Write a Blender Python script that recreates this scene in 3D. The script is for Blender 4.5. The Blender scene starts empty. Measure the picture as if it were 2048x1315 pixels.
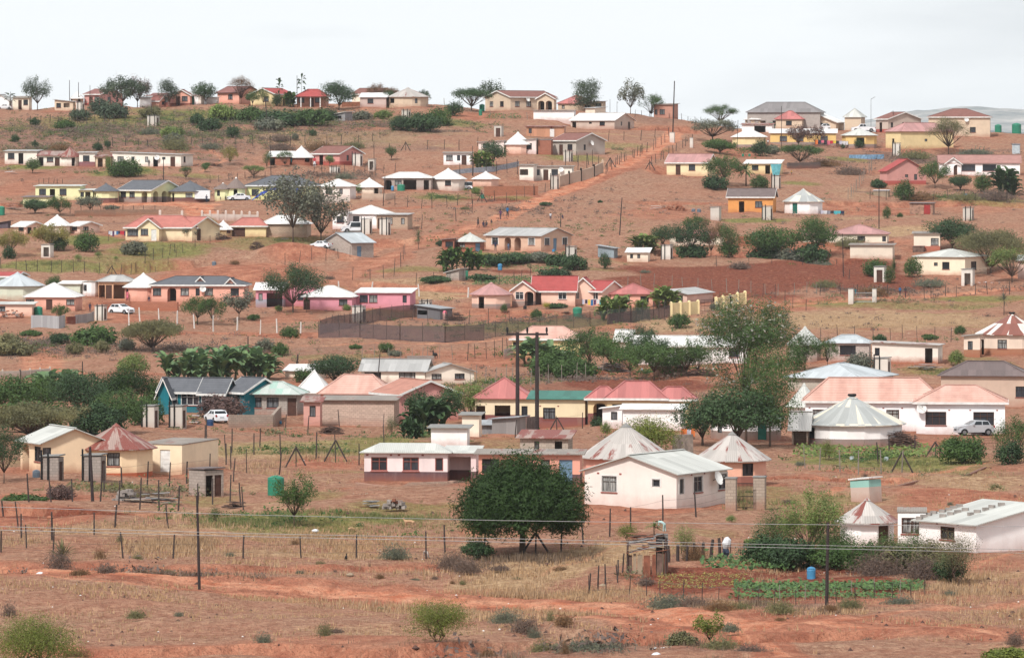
import bpy,math,random
import numpy as np
from mathutils import Vector,Matrix,noise as mnoise
R_=math.radians
rnd=random.Random(7)
scene=bpy.context.scene
COL=scene.collection
# ---------------------------------------------------------------- camera
F,HZ,UC=10000.0,300.0,1024.0
cam_d=bpy.data.cameras.new('camera');cam=bpy.data.objects.new('camera',cam_d);COL.objects.link(cam)
cam.location=(0,0,0);cam.rotation_euler=(R_(90),0,0)
cam_d.sensor_width=36.0;cam_d.lens=F/2048*36.0
cam_d.shift_y=-(657.5-HZ)/2048
cam_d.clip_start=1.0;cam_d.clip_end=20000
scene.camera=cam
# ---------------------------------------------------------------- world
w=bpy.data.worlds.new('World');scene.world=w;w.use_nodes=True
nt=w.node_tree;nt.nodes.clear()
out=nt.nodes.new('ShaderNodeOutputWorld');bg=nt.nodes.new('ShaderNodeBackground')
sky=nt.nodes.new('ShaderNodeTexSky');sky.sky_type='NISHITA';sky.sun_disc=False
SUN_EL,SUN_ROT=R_(48),R_(180+28)
sky.sun_elevation=SUN_EL;sky.sun_rotation=SUN_ROT
sm=nt.nodes.new('ShaderNodeMixRGB');sm.blend_type='MULTIPLY';sm.inputs[0].default_value=1
sm.inputs[2].default_value=(0.10,0.10,0.10,1)
tc=nt.nodes.new('ShaderNodeTexCoord');mp=nt.nodes.new('ShaderNodeMapping');mp.inputs['Scale'].default_value=(1.6,1.6,9)
nz=nt.nodes.new('ShaderNodeTexNoise');nz.inputs['Scale'].default_value=4.0;nz.inputs['Detail'].default_value=5
cr=nt.nodes.new('ShaderNodeValToRGB')
cr.color_ramp.elements[0].position=0.36;cr.color_ramp.elements[0].color=(0.72,0.76,0.80,1)
cr.color_ramp.elements[1].position=0.56;cr.color_ramp.elements[1].color=(0.96,1.0,1.03,1)
mx=nt.nodes.new('ShaderNodeMixRGB');mx.inputs[0].default_value=0.93
lk=nt.links.new
lk(tc.outputs['Generated'],mp.inputs[0]);lk(mp.outputs[0],nz.inputs['Vector']);lk(nz.outputs[0],cr.inputs[0])
lk(sky.outputs[0],sm.inputs[1]);lk(sm.outputs[0],mx.inputs[1]);lk(cr.outputs[0],mx.inputs[2])
lk(mx.outputs[0],bg.inputs[0]);bg.inputs[1].default_value=0.575;lk(bg.outputs[0],out.inputs[0])
# ---------------------------------------------------------------- sun through thin cloud
sd=bpy.data.lights.new('sun','SUN');so=bpy.data.objects.new('sun',sd);COL.objects.link(so)
sd.energy=2.4;sd.angle=R_(6);sd.color=(1.0,0.965,0.91)
so.rotation_euler=(R_(90)-SUN_EL,0,R_(-28))
scene.view_settings.view_transform='Standard';scene.view_settings.look='None'
scene.view_settings.gamma=1;scene.view_settings.exposure=0.82
scene.render.engine='CYCLES'
scene.cycles.max_bounces=5;scene.cycles.transparent_max_bounces=12
scene.cycles.volume_bounces=0
# ---------------------------------------------------------------- colour helpers
def lin(c):
 c=c/255.0
 return c/12.92 if c<=0.04045 else((c+0.055)/1.055)**2.4
def C(r,g,b,k=0.72):
 return(min(lin(r)*k,.86),min(lin(g)*k,.86),min(lin(b)*k,.86),1)
# ---------------------------------------------------------------- terrain
TAB=[(1315,238),(1200,270),(1100,303),(1010,345),(960,385),(900,444),(850,500),(780,578),(700,658),(620,741),
 (560,775),(500,813),(440,855),(380,909),(330,943),(260,1000),(205,1069)]
_d=np.array([0,40,80,120,160,200]+[t[1]for t in TAB],float)
_z=np.array([-1.7,-7,-15,-22,-24.5,-24.4]+[(HZ-t[0])*t[1]/F for t in TAB])
DD=np.arange(0,1500.1,1.0)
ZZ=np.interp(DD,_d,_z)
_sl=(_z[-1]-_z[-3])/(_d[-1]-_d[-3])
over=DD>1069
ZZ[over]=_z[-1]+0*DD[over]
ZZ[DD>1085]=_z[-1]-0.10*(DD[DD>1085]-1085)
ker=np.ones(15)/15;pad_=np.concatenate([np.full(7,ZZ[0]),ZZ,np.full(7,ZZ[-1])]);ZZ=np.convolve(pad_,ker,'valid')
SU=[-1500,0,150,300,500,650,860,970,1110,1250,1350,1480,1650,1850,2048,3600]
SS=[8,8,5,0,3,5,8,15,20,25,32,45,55,60,62,62]
def sst(a,b,x):
 t=np.clip((x-a)/(b-a),0,1);return t*t*(3-2*t)
_rng=np.random.RandomState(3)
_W=[(_rng.uniform(0.02,0.35),_rng.uniform(0,6.28),_rng.uniform(0,6.28))for _ in range(26)]
def hbase(x,y):
 x=np.asarray(x,float);y=np.asarray(y,float)
 z=np.interp(y,DD,ZZ)
 u=UC+F*x/np.maximum(y,60)
 sh=np.interp(u,SU,SS)
 wv=sst(790,1040,y)
 z=z-sh*wv*np.maximum(y,60)/F
 n=0
 for k,a,p in _W:
  n=n+np.sin(k*(x*math.cos(a)+y*math.sin(a))+p)*(0.016/k**0.75)
 return z+n*sst(150,300,y)*(1+sst(1000,1080,y)*.5)
PADS=[]
BANKS=[]
def segdist(x,y,pts):
 best=np.full(np.shape(x),1e9);sgn=np.zeros(np.shape(x))
 for(ax,ay),(bx,by)in zip(pts[:-1],pts[1:]):
  dx,dy=bx-ax,by-ay;L2=dx*dx+dy*dy+1e-9
  t=np.clip(((x-ax)*dx+(y-ay)*dy)/L2,0,1)
  ex=x-ax-t*dx;ey=y-ay-t*dy
  dd=np.hypot(ex,ey);m=dd<best
  best=np.where(m,dd,best);sgn=np.where(m,np.where(dx*ey-dy*ex>0,1,-1),sgn)
 return best,sgn
def hfull(x,y):
 x=np.asarray(x,float);y=np.asarray(y,float)
 z=hbase(x,y)
 num=np.zeros(np.shape(z));den=np.zeros(np.shape(z));mxw=np.zeros(np.shape(z))
 for px,py,r,pz in PADS:
  dd=np.hypot(x-px,y-py)
  wgt=1-sst(r*.92,r+3.2,dd)
  num+=wgt*pz;den+=wgt;mxw=np.maximum(mxw,wgt)
 z=np.where(den>0,z*(1-mxw)+mxw*num/np.maximum(den,1e-6),z)
 for pts,h,run in BANKS:
  dd,sg=segdist(x,y,pts)
  z=z-np.where(sg<0,h*(1-sst(run*.35,run,dd))*sst(0,.35,dd),0)
 return z
def at0(u,v):
 """ground point seen at photo pixel (u, v)"""
 a,b=60.0,1120.0
 ds=np.linspace(a,b,1400)
 zs=hbase((u-UC)/F*ds,ds)
 vv=HZ-zs*F/ds
 ok=np.where(vv<=v)[0]
 i=ok[0]if len(ok)else int(np.argmin(vv))
 d=ds[i]
 if i>0 and len(ok)and vv[i-1]>v:d=ds[i-1]+(ds[i]-ds[i-1])*(vv[i-1]-v)/(vv[i-1]-vv[i])
 return float((u-UC)/F*d),float(d)
_c={}
def at(u,v):
 k=(u,v)
 if k not in _c:
  x,y=at0(u,v);_c[k]=(x,y,float(hfull(x,y)))
 return Vector(_c[k])
def sc(v,u=UC):
 return F/at0(u,v)[1]
# ---------------------------------------------------------------- object helpers
def tag(o,label,cat,group=None,kind=None):
 if label:o['label']=label
 if cat:o['category']=cat
 if group:o['group']=group
 if kind:o['kind']=kind
 return o
def empty(name,loc,rz=0,label=None,cat=None,group=None):
 o=bpy.data.objects.new(name,None);COL.objects.link(o);o.location=loc;o.rotation_euler=(0,0,rz)
 o.empty_display_size=.3
 return tag(o,label,cat,group)
class MB:
 def __init__(s):s.v=[];s.f=[];s.m=[];s.mats=[]
 def mi(s,mat):
  if mat not in s.mats:s.mats.append(mat)
  return s.mats.index(mat)
 def poly(s,pts,mat):
  n=len(s.v);s.v+=[tuple(p)for p in pts];s.f.append(tuple(range(n,n+len(pts))));s.m.append(s.mi(mat))
 def box(s,x0,x1,y0,y1,z0,z1,mat):
  P=[(x0,y0,z0),(x1,y0,z0),(x1,y1,z0),(x0,y1,z0),(x0,y0,z1),(x1,y0,z1),(x1,y1,z1),(x0,y1,z1)]
  s.hexa(P,mat)
 def hexa(s,P,mat):
  for q in((0,3,2,1),(4,5,6,7),(0,1,5,4),(1,2,6,5),(2,3,7,6),(3,0,4,7)):s.poly([P[i]for i in q],mat)
 def prism(s,pts,dz,mat):
  b=[(p[0],p[1],p[2]-dz)for p in pts]
  s.poly(pts,mat);s.poly(b[::-1],mat)
  for i in range(len(pts)):
   j=(i+1)%len(pts);s.poly([pts[i],b[i],b[j],pts[j]],mat)
 def beam(s,a,b,wd,ht,mat):
  a=Vector(a);b=Vector(b);d=(b-a).normalized()
  side=d.cross(Vector((0,0,1)))
  side=side.normalized()*wd/2 if side.length>1e-4 else Vector((wd/2,0,0))
  up=side.cross(d).normalized()*ht/2
  s.hexa([a-side-up,a+side-up,b+side-up,b-side-up,a-side+up,a+side+up,b+side+up,b-side+up],mat)
 def tube(s,pts,rads,mat,n=6,caps=True):
  rings=[]
  for i,p in enumerate(pts):
   p=Vector(p);a=Vector(pts[max(i-1,0)]);b=Vector(pts[min(i+1,len(pts)-1)])
   d=(b-a).normalized();x=d.orthogonal().normalized();y=d.cross(x)
   if i and rings:
    px=(Vector(s.v[rings[-1][0]])-Vector(pts[i-1]));px=px-d*px.dot(d)
    if px.length>1e-6:x=px.normalized();y=d.cross(x)
   r=rads[i]if hasattr(rads,'__len__')else rads
   k=len(s.v)
   for j in range(n):
    t=2*math.pi*j/n;s.v.append(tuple(p+(x*math.cos(t)+y*math.sin(t))*r))
   rings.append(list(range(k,k+n)))
  mi=s.mi(mat)
  for A,B in zip(rings[:-1],rings[1:]):
   for j in range(n):
    s.f.append((A[j],A[(j+1)%n],B[(j+1)%n],B[j]));s.m.append(mi)
  if caps:
   s.f.append(tuple(rings[0][::-1]));s.m.append(mi);s.f.append(tuple(rings[-1]));s.m.append(mi)
 def cone(s,c,r,z0,z1,n,mat,r1=0.0,ph=0):
  A=[(c[0]+r*math.cos(ph+2*math.pi*i/n),c[1]+r*math.sin(ph+2*math.pi*i/n),z0)for i in range(n)]
  B=[(c[0]+r1*math.cos(ph+2*math.pi*i/n),c[1]+r1*math.sin(ph+2*math.pi*i/n),z1)for i in range(n)]
  for i in range(n):
   j=(i+1)%n
   if r1>1e-4:s.poly([A[i],A[j],B[j],B[i]],mat)
   else:s.poly([A[i],A[j],(c[0],c[1],z1)],mat)
  if r1>1e-4:s.poly(B,mat)
  s.poly(A[::-1],mat)
 def build(s,name,parent=None,smooth=False):
  me=bpy.data.meshes.new(name);me.from_pydata(s.v,[],s.f)
  for m in s.mats:me.materials.append(m)
  me.polygons.foreach_set('material_index',s.m)
  uv=me.uv_layers.new(name='UVMap');data=np.zeros(len(me.loops)*2)
  for p in me.polygons:
   nx,ny,nz=p.normal
   h=math.hypot(nx,ny)
   if h<.05:t=Vector((1,0,0));b=Vector((0,1,0))
   else:
    t=Vector((-ny/h,nx/h,0));b=Vector(p.normal).cross(t)
    if b.z<0:b=-b
   for li in p.loop_indices:
    co=me.vertices[me.loops[li].vertex_index].co
    data[li*2]=co.dot(t);data[li*2+1]=co.z if h>.98 else co.dot(b)
  uv.data.foreach_set('uv',data)
  if smooth:me.polygons.foreach_set('use_smooth',[True]*len(me.polygons))
  o=bpy.data.objects.new(name,me);COL.objects.link(o)
  if parent:o.parent=parent
  return o
def clone(o,name=None):
 c=o.copy();COL.objects.link(c)
 for ch in o.children:
  d=clone(ch);d.parent=c
 return c
# ---------------------------------------------------------------- materials
def newmat(name):
 m=bpy.data.materials.new(name);m.use_nodes=True;n=m.node_tree;n.nodes.clear()
 o=n.nodes.new('ShaderNodeOutputMaterial');b=n.nodes.new('ShaderNodeBsdfPrincipled')
 n.links.new(b.outputs[0],o.inputs[0]);b.inputs['Roughness'].default_value=.85
 b.inputs['Specular IOR Level'].default_value=.25
 return m,n,b
class NG:
 def __init__(s,n):s.n=n
 def a(s,t,**k):
  x=s.n.nodes.new(t)
  for kk,vv in k.items():setattr(x,kk,vv)
  return x
 def l(s,a,b):s.n.links.new(a,b)
 def val(s,sock,v):
  if isinstance(v,(int,float)):sock.default_value=v
  elif isinstance(v,tuple):sock.default_value=v
  else:s.l(v,sock)
 def math(s,op,a,b=0.0,c=None):
  x=s.a('ShaderNodeMath',operation=op);s.val(x.inputs[0],a);s.val(x.inputs[1],b)
  if c is not None:s.val(x.inputs[2],c)
  return x.outputs[0]
 def noise(s,vec,scale,detail=3,rough=.55,dim='3D'):
  x=s.a('ShaderNodeTexNoise');x.noise_dimensions=dim;s.l(vec,x.inputs['Vector'])
  x.inputs['Scale'].default_value=scale;x.inputs['Detail'].default_value=detail;x.inputs['Roughness'].default_value=rough
  return x.outputs[0]
 def ramp(s,f,a,b):
  x=s.a('ShaderNodeMapRange');s.l(f,x.inputs[0]);x.inputs[1].default_value=a;x.inputs[2].default_value=b;return x.outputs[0]
 def mix(s,f,a,b,bt='MIX'):
  x=s.a('ShaderNodeMixRGB',blend_type=bt);s.val(x.inputs[0],f);s.val(x.inputs[1],a);s.val(x.inputs[2],b);return x.outputs[0]
 def mapv(s,vec,sc_):
  x=s.a('ShaderNodeMapping');s.l(vec,x.inputs[0]);x.inputs['Scale'].default_value=sc_;return x.outputs[0]
 def bump(s,hgt,bsdf,strength=.4,dist=.05):
  x=s.a('ShaderNodeBump');s.l(hgt,x.inputs['Height']);x.inputs['Strength'].default_value=strength
  x.inputs['Distance'].default_value=dist;s.l(x.outputs[0],bsdf.inputs['Normal'])
DIRT=C(178,108,80)
_mc={}
def noff(g,v):
 ge=g.a('ShaderNodeNewGeometry');x=g.a('ShaderNodeVectorMath',operation='MULTIPLY_ADD');g.l(ge.outputs['True Normal'],x.inputs[0]);x.inputs[1].default_value=(23,31,7);g.l(v,x.inputs[2]);return x.outputs[0]
def plain(col,rough=.8,metal=0,name='paint',var=.12):
 k=('p',col,rough,metal)
 if k in _mc:return _mc[k]
 m,n,b=newmat(name);g=NG(n);tc=g.a('ShaderNodeTexCoord')
 f=g.noise(tc.outputs['Object'],2.3,4)
 dk=tuple(c*(1-var*1.6)for c in col[:3])+(1,);lt=tuple(min(c*(1+var),.9)for c in col[:3])+(1,)
 g.l(g.mix(g.ramp(f,.3,.7),dk,lt),b.inputs[0]);b.inputs['Roughness'].default_value=rough;b.inputs['Metallic'].default_value=metal
 _mc[k]=m;return m
def wallm(col,band=None,bh=.7,block=False,dirt=.55):
 k=('w',col,band,bh,block,dirt)
 if k in _mc:return _mc[k]
 m,n,b=newmat('wall_paint');g=NG(n)
 uv=g.a('ShaderNodeUVMap').outputs[0];oi=g.a('ShaderNodeObjectInfo')
 off=g.a('ShaderNodeVectorMath',operation='MULTIPLY_ADD');g.l(oi.outputs['Location'],off.inputs[0]);off.inputs[1].default_value=(.7,.7,.7);g.l(uv,off.inputs[2])
 vec=noff(g,off.outputs[0])
 sx=g.a('ShaderNodeSeparateXYZ');g.l(uv,sx.inputs[0]);hz=sx.outputs[1]
 n1=g.noise(vec,.55,5,.6);n2=g.noise(g.mapv(vec,(2.2,.35,1)),1.2,4)
 dk=tuple(c*.91 for c in col[:3])+(1,);lt=tuple(min(c*1.06,.89)for c in col[:3])+(1,)
 base=g.mix(g.ramp(n1,.3,.62),dk,lt)
 if block:
  br=g.a('ShaderNodeTexBrick');g.l(uv,br.inputs['Vector'])
  br.inputs['Scale'].default_value=1;br.inputs['Brick Width'].default_value=.42;br.inputs['Row Height'].default_value=.21
  br.inputs['Mortar Size'].default_value=.022;br.inputs['Mortar Smooth'].default_value=.1
  br.inputs['Color1'].default_value=tuple(c*.8 for c in col[:3])+(1,);br.inputs['Color2'].default_value=lt
  br.inputs['Mortar'].default_value=tuple(c*.62 for c in col[:3])+(1,)
  base=g.mix(g.ramp(n1,.2,.75),br.outputs[0],base);base=g.mix(.65,base,br.outputs[0])
 if band:
  e=g.math('LESS_THAN',hz,bh);base=g.mix(e,base,band)
 base=g.mix(g.math('MULTIPLY',g.ramp(n2,.55,.8),.20),base,tuple(c*.55 for c in col[:3])+(1,))
 n3=g.noise(vec,.9,5,.65)
 hh=g.math('SUBTRACT',g.math('MULTIPLY',n3,1.15),hz)
 base=g.mix(g.math('MULTIPLY',g.ramp(hh,-.25,.6),dirt),base,DIRT)
 g.l(base,b.inputs[0]);b.inputs['Roughness'].default_value=.92
 g.bump(g.noise(vec,6,4),b,.25,.03)
 _mc[k]=m;return m
def roofm(col,kind='metal',rust=.0,rc=None,alt=None):
 k=('r',col,kind,rust,rc,alt)
 if k in _mc:return _mc[k]
 m,n,b=newmat(kind+'_roofing');g=NG(n)
 uv=g.a('ShaderNodeUVMap').outputs[0];oi=g.a('ShaderNodeObjectInfo')
 sx=g.a('ShaderNodeSeparateXYZ');g.l(uv,sx.inputs[0]);U,V=sx.outputs[0],sx.outputs[1]
 off=g.a('ShaderNodeVectorMath',operation='MULTIPLY_ADD');g.l(oi.outputs['Location'],off.inputs[0]);off.inputs[1].default_value=(.37,.37,.37);g.l(uv,off.inputs[2]);vec=noff(g,off.outputs[0])
 rc=rc or C(135,72,62)
 dk=tuple(c*.78 for c in col[:3])+(1,);lt=tuple(min(c*1.08,.88)for c in col[:3])+(1,)
 if kind=='metal':
  wn=g.a('ShaderNodeTexWhiteNoise',noise_dimensions='2D');cb=g.a('ShaderNodeCombineXYZ')
  svv=g.a('ShaderNodeSeparateXYZ');g.l(vec,svv.inputs[0]);pu=g.math('FLOOR',g.math('DIVIDE',svv.outputs[0],.78));g.l(pu,cb.inputs[0]);g.l(g.math('FLOOR',g.math('DIVIDE',V,3.1)),cb.inputs[1]);g.l(cb.outputs[0],wn.inputs['Vector'])
  base=g.mix(wn.outputs[0],dk,lt)
  if alt:base=g.mix(g.math('GREATER_THAN',wn.outputs[0],.72),base,alt)
  st=g.noise(g.mapv(vec,(1.6,.22,1)),1.3,4,.6)
  base=g.mix(g.math('MULTIPLY',g.ramp(st,.45,.75),.35),base,tuple(c*.6 for c in col[:3])+(1,))
  if rust>0:
   rn=g.noise(g.mapv(vec,(1.1,.30,1)),.9,6,.65)
   rf=g.math('ADD',rn,g.math('MULTIPLY',g.math('SUBTRACT',wn.outputs[0],.5),.16))
   base=g.mix(g.ramp(rf,.80-rust*.5,.88-rust*.5),base,rc)
  g.bump(g.math('SINE',g.math('MULTIPLY',U,2*math.pi/.15)),b,.6,.02)
  b.inputs['Roughness'].default_value=.55;b.inputs['Metallic'].default_value=.0;b.inputs['Specular IOR Level'].default_value=.4
 elif kind=='tile':
  row=g.math('FRACT',g.math('DIVIDE',V,.36));cl=g.math('FRACT',g.math('DIVIDE',U,.33))
  n1=g.noise(g.mapv(vec,(1,1,1)),1.1,5,.6);n2=g.noise(g.mapv(vec,(1,.15,1)),.5,3)
  base=g.mix(g.ramp(n1,.25,.7),dk,lt)
  if alt:base=g.mix(g.math('MULTIPLY',g.ramp(n2,.42,.62),.6),base,alt)
  gap=g.math('LESS_THAN',row,.16)
  base=g.mix(g.math('MULTIPLY',gap,.42),base,tuple(c*.45 for c in col[:3])+(1,))
  g.bump(g.math('ADD',row,g.math('MULTIPLY',cl,.5)),b,.6,.05)
 else:
  n1=g.noise(g.mapv(vec,(9,.6,1)),1.4,5)
  base=g.mix(g.ramp(n1,.3,.7),dk,lt);g.bump(n1,b,.6,.05)
 g.l(base,b.inputs[0]);_mc[k]=m;return m
def panem():
 m,n,b=newmat('window_glass');g=NG(n);oi=g.a('ShaderNodeObjectInfo')
 x=g.a('ShaderNodeValToRGB');g.l(oi.outputs['Random'],x.inputs[0]);e=x.color_ramp;e.interpolation='CONSTANT'
 e.elements[0].color=(.03,.035,.045,1);e.elements[1].position=.38;e.elements[1].color=(.18,.19,.2,1)
 q=e.elements.new(.58);q.color=(.45,.45,.43,1);q=e.elements.new(.85);q.color=(.06,.07,.09,1)
 tc=g.a('ShaderNodeTexCoord');fld=g.noise(g.mapv(tc.outputs['Object'],(7,7,.4)),2.2,2)
 g.l(g.mix(g.ramp(fld,.3,.7),x.outputs[0],(.02,.02,.025,1),'MIX'),b.inputs[0])
 b.inputs['Roughness'].default_value=.12;b.inputs['Specular IOR Level'].default_value=.6;return m
PANE=panem()
BROWN=plain(C(92,62,52),name='brown_paint');DARK=plain(C(52,46,46),name='dark_paint');WHITE=plain(C(238,236,232,.8),name='white_paint')
BLACK=plain((.012,.012,.013,1),.6,name='black_plastic');BLUE=plain(C(120,150,175),name='blue_paint');GREEN=plain(C(40,110,95),name='green_paint')
GREY=plain(C(150,148,145),name='concrete');POSTM=plain(C(84,74,70,.8),.9,name='weathered_wood');LWOOD=plain(C(170,150,128),.9,name='pale_wood')
SILL=plain(C(165,95,85),name='sill_paint');STEEL=plain(C(140,140,142),.5,.3,name='steel');RED=plain(C(200,60,60),name='red_paint')
def leafm(name,col,var=.35,trans=.25):
 col=tuple(c*.86 for c in col[:3])if col[1]>col[0]*.97 else col;m,n,b=newmat(name);g=NG(n)
 at_=g.a('ShaderNodeAttribute',attribute_name='tone');oi=g.a('ShaderNodeObjectInfo')
 f=g.math('ADD',g.math('MULTIPLY',at_.outputs['Fac'],.8),g.math('MULTIPLY',oi.outputs['Random'],.2))
 dk=(col[0]*(1-var),col[1]*(1-var*.9),col[2]*(1-var*.6),1)
 lt=(min(col[0]*(1+1.3*var),.6),min(col[1]*(1+1.1*var),.6),col[2]*(1+.5*var),1)
 cc=g.mix(f,dk,lt);g.l(cc,b.inputs[0]);b.inputs['Roughness'].default_value=.6;b.inputs['Specular IOR Level'].default_value=.2
 tr=g.a('ShaderNodeBsdfTranslucent');g.l(cc,tr.inputs[0]);ms=g.a('ShaderNodeMixShader');ms.inputs[0].default_value=trans
 g.l(b.outputs[0],ms.inputs[1]);g.l(tr.outputs[0],ms.inputs[2]);o=[x for x in n.nodes if x.type=='OUTPUT_MATERIAL'][0];g.l(ms.outputs[0],o.inputs[0])
 return m
LEAF=dict(
 dark=leafm('dark_leaves',C(76,102,68)),mid=leafm('green_leaves',C(90,118,66)),light=leafm('light_green_leaves',C(132,152,88)),
 olive=leafm('olive_leaves',C(128,126,92)),dry=leafm('dry_twigs',C(120,102,94),.35,.1),yel=leafm('yellowing_leaves',C(158,150,88)),
 grey=leafm('grey_green_leaves',C(128,132,116)),pod=leafm('pale_seed_pods',C(166,162,154),.25),brn=leafm('brown_leaves',C(135,105,78),.3),
 ban=leafm('banana_leaves',C(124,154,112),.4),lime=leafm('yellow_green_leaves',C(178,178,60)),far=leafm('hazy_green_leaves',C(96,112,92),.3),cyp=leafm('deep_green_leaves',C(58,84,44),.5),
 bus=leafm('bright_shrub_leaves',C(128,140,66),.35),crop=leafm('crop_leaves',C(106,138,88),.4),redl=leafm('purplish_leaves',C(120,96,92),.3))
BARK=plain(C(112,92,80,.8),.95,name='bark',var=.2)
Z0={}
DET=[0]
# ---------------------------------------------------------------- buildings
FT={'w':(1.25,1.15,.95,'win'),'W':(2.0,1.3,.85,'win'),'s':(.65,.55,1.45,'win'),'t':(.62,1.1,.95,'win'),
 'd':(.95,2.05,0,'open'),'D':(.95,2.05,0,'door'),'b':(.95,2.05,0,'blue'),'n':(.95,2.05,0,'green'),'m':(.9,2.0,0,'white'),
 'g':(2.4,2.1,0,'open'),'G':(2.2,2.1,0,'door'),'h':(1.6,1.1,1.0,'hole'),'p':(2.5,2.2,0,'porch'),'a':(1.35,2.15,0,'arch'),'o':(0,0,0,'dish')}
DOORM={'door':BROWN,'blue':BLUE,'green':GREEN,'white':WHITE}
def parse(fs):
 r=[]
 for t in fs.split():r.append((t[0],float(t[1:])))
 return r
def wallface(mb,P,X,N,W,zb,h,mat,feats,fr,root,off,sca=1.0):
 """wall with real openings; P start point, X along, N outward; window and door parts go to root"""
 P=Vector((P[0],P[1],0));X=Vector((X[0],X[1],0));N=Vector((N[0],N[1],0));Z=Vector((0,0,1))
 k=min(1.0,(h-.12)/2.35)if h>.6 else .3
 holes=[]
 for t,f in feats:
  wd,ht,sl,kind=FT[t]
  if kind=='dish':continue
  wd=min(wd*sca,W*.8);ht*=k;sl*=k;c=f*W
  x0=max(.06,c-wd/2);x1=min(W-.06,x0+wd);x0=max(.06,x1-wd)
  if any(x0<b[1]+.05 and x1>b[0]-.05 for b in holes):continue
  holes.append((x0,x1,sl,sl+ht,kind))
 xs=sorted({0,W,*[a for q in holes for a in q[:2]]});zs=sorted({zb,h,*[a for q in holes for a in q[2:4]]})
 def pt(x,z,d=0):return P+X*x+Z*z-N*d
 for a,b in zip(xs[:-1],xs[1:]):
  for c,d in zip(zs[:-1],zs[1:]):
   if d-c<1e-5 or b-a<1e-5:continue
   mx_,mz=(a+b)/2,(c+d)/2
   if any(q[0]<mx_<q[1]and q[2]<mz<q[3]for q in holes):continue
   mb.poly([pt(a,c),pt(b,c),pt(b,d),pt(a,d)],mat)
 for x0,x1,z0,z1,kind in holes:
  dep=1.5 if kind in('porch','arch')else .17
  q=[(x0,z0),(x1,z0),(x1,z1),(x0,z1)]
  for i in range(4):
   (a,c),(b,d)=q[i],q[(i+1)%4]
   mb.poly([pt(a,c),pt(a,c,dep),pt(b,d,dep),pt(b,d)],mat)
  if kind=='win':
   f=MB();fw=.055;e=.07
   def bar(a,b,c,d,y0=.03,y1=.10):
    f.hexa([pt(a,c,y0),pt(b,c,y0),pt(b,c,y1),pt(a,c,y1),pt(a,d,y0),pt(b,d,y0),pt(b,d,y1),pt(a,d,y1)],fr)
   bar(x0,x0+e,z0,z1);bar(x1-e,x1,z0,z1);bar(x0+e,x1-e,z0,z0+e);bar(x0+e,x1-e,z1-e,z1)
   wd=x1-x0;nb=2 if wd>1.6 else 1 if wd>.8 else 0
   for i in range(nb):m_=x0+wd*(i+1)/(nb+1);bar(m_-fw/2,m_+fw/2,z0+e,z1-e,.04,.09)
   if wd>.8:bar(x0+e,x1-e,z0+(z1-z0)*.68-.02,z0+(z1-z0)*.68+.02,.045,.085)
   wo=f.build('window',root);wo.location=off
   if DET[0]and wd>1:
    for xx in(x0-.38,x1+.2):
     if 0<xx<W-.2:f=MB();f.hexa([pt(xx,z1+.1,-.012),pt(xx+.18,z1+.1,-.012),pt(xx+.18,z1+.1,.03),pt(xx,z1+.1,.03),pt(xx,z1+.22,-.012),pt(xx+.18,z1+.22,-.012),pt(xx+.18,z1+.22,.03),pt(xx,z1+.22,.03)],SILL);f.build('air_brick',root)
   if fr is GREY:
    f=MB();fr_=fr;e2=.11
    for a_,b_,c_,d_ in((x0-e2,x0,z0-.02,z1+e2),(x1,x1+e2,z0-.02,z1+e2),(x0,x1,z1,z1+e2)):f.hexa([pt(a_,c_,-.02),pt(b_,c_,-.02),pt(b_,c_,.04),pt(a_,c_,.04),pt(a_,d_,-.02),pt(b_,d_,-.02),pt(b_,d_,.04),pt(a_,d_,.04)],WHITE)
    f.build('surround',wo)
   g=MB();g.poly([pt(x0+.01,z0+.01,.12),pt(x1-.01,z0+.01,.12),pt(x1-.01,z1-.01,.12),pt(x0+.01,z1-.01,.12)],PANE)
   g.build('pane',wo)
   if wd>1:
    g=MB();g.hexa([pt(x0-.06,z0-.09,-.06),pt(x1+.06,z0-.09,-.06),pt(x1+.06,z0-.09,.05),pt(x0-.06,z0-.09,.05),
 pt(x0-.06,z0-.01,-.06),pt(x1+.06,z0-.01,-.06),pt(x1+.06,z0-.01,.05),pt(x0-.06,z0-.01,.05)],SILL);g.build('sill',wo)
  elif kind in DOORM:
   f=MB();f.hexa([pt(x0+.01,z0+.01,.07),pt(x1-.01,z0+.01,.07),pt(x1-.01,z0+.01,.12),pt(x0+.01,z0+.01,.12),
 pt(x0+.01,z1-.01,.07),pt(x1-.01,z1-.01,.07),pt(x1-.01,z1-.01,.12),pt(x0+.01,z1-.01,.12)],DOORM[kind])
   for zz_ in(.3,1.15):
    a,b=x0+.15,x1-.15;c=zz_*k;d=c+.6*k
    f.hexa([pt(a,c,.05),pt(b,c,.05),pt(b,c,.075),pt(a,c,.075),pt(a,d,.05),pt(b,d,.05),pt(b,d,.075),pt(a,d,.075)],DOORM[kind])
   do=f.build('door',root);do.location=off
  elif kind in('porch','arch'):
   mb.poly([pt(x0,z0,dep),pt(x1,z0,dep),pt(x1,z1,dep),pt(x0,z1,dep)],mat)
   f=MB();c=(x0+x1)/2;f.hexa([pt(c-.45,0,dep-.05),pt(c+.45,0,dep-.05),pt(c+.45,0,dep-.003),pt(c-.45,0,dep-.003),
 pt(c-.45,z1*.9,dep-.05),pt(c+.45,z1*.9,dep-.05),pt(c+.45,z1*.9,dep-.003),pt(c-.45,z1*.9,dep-.003)],DARK)
   do=f.build('door',root);do.location=off
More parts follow.
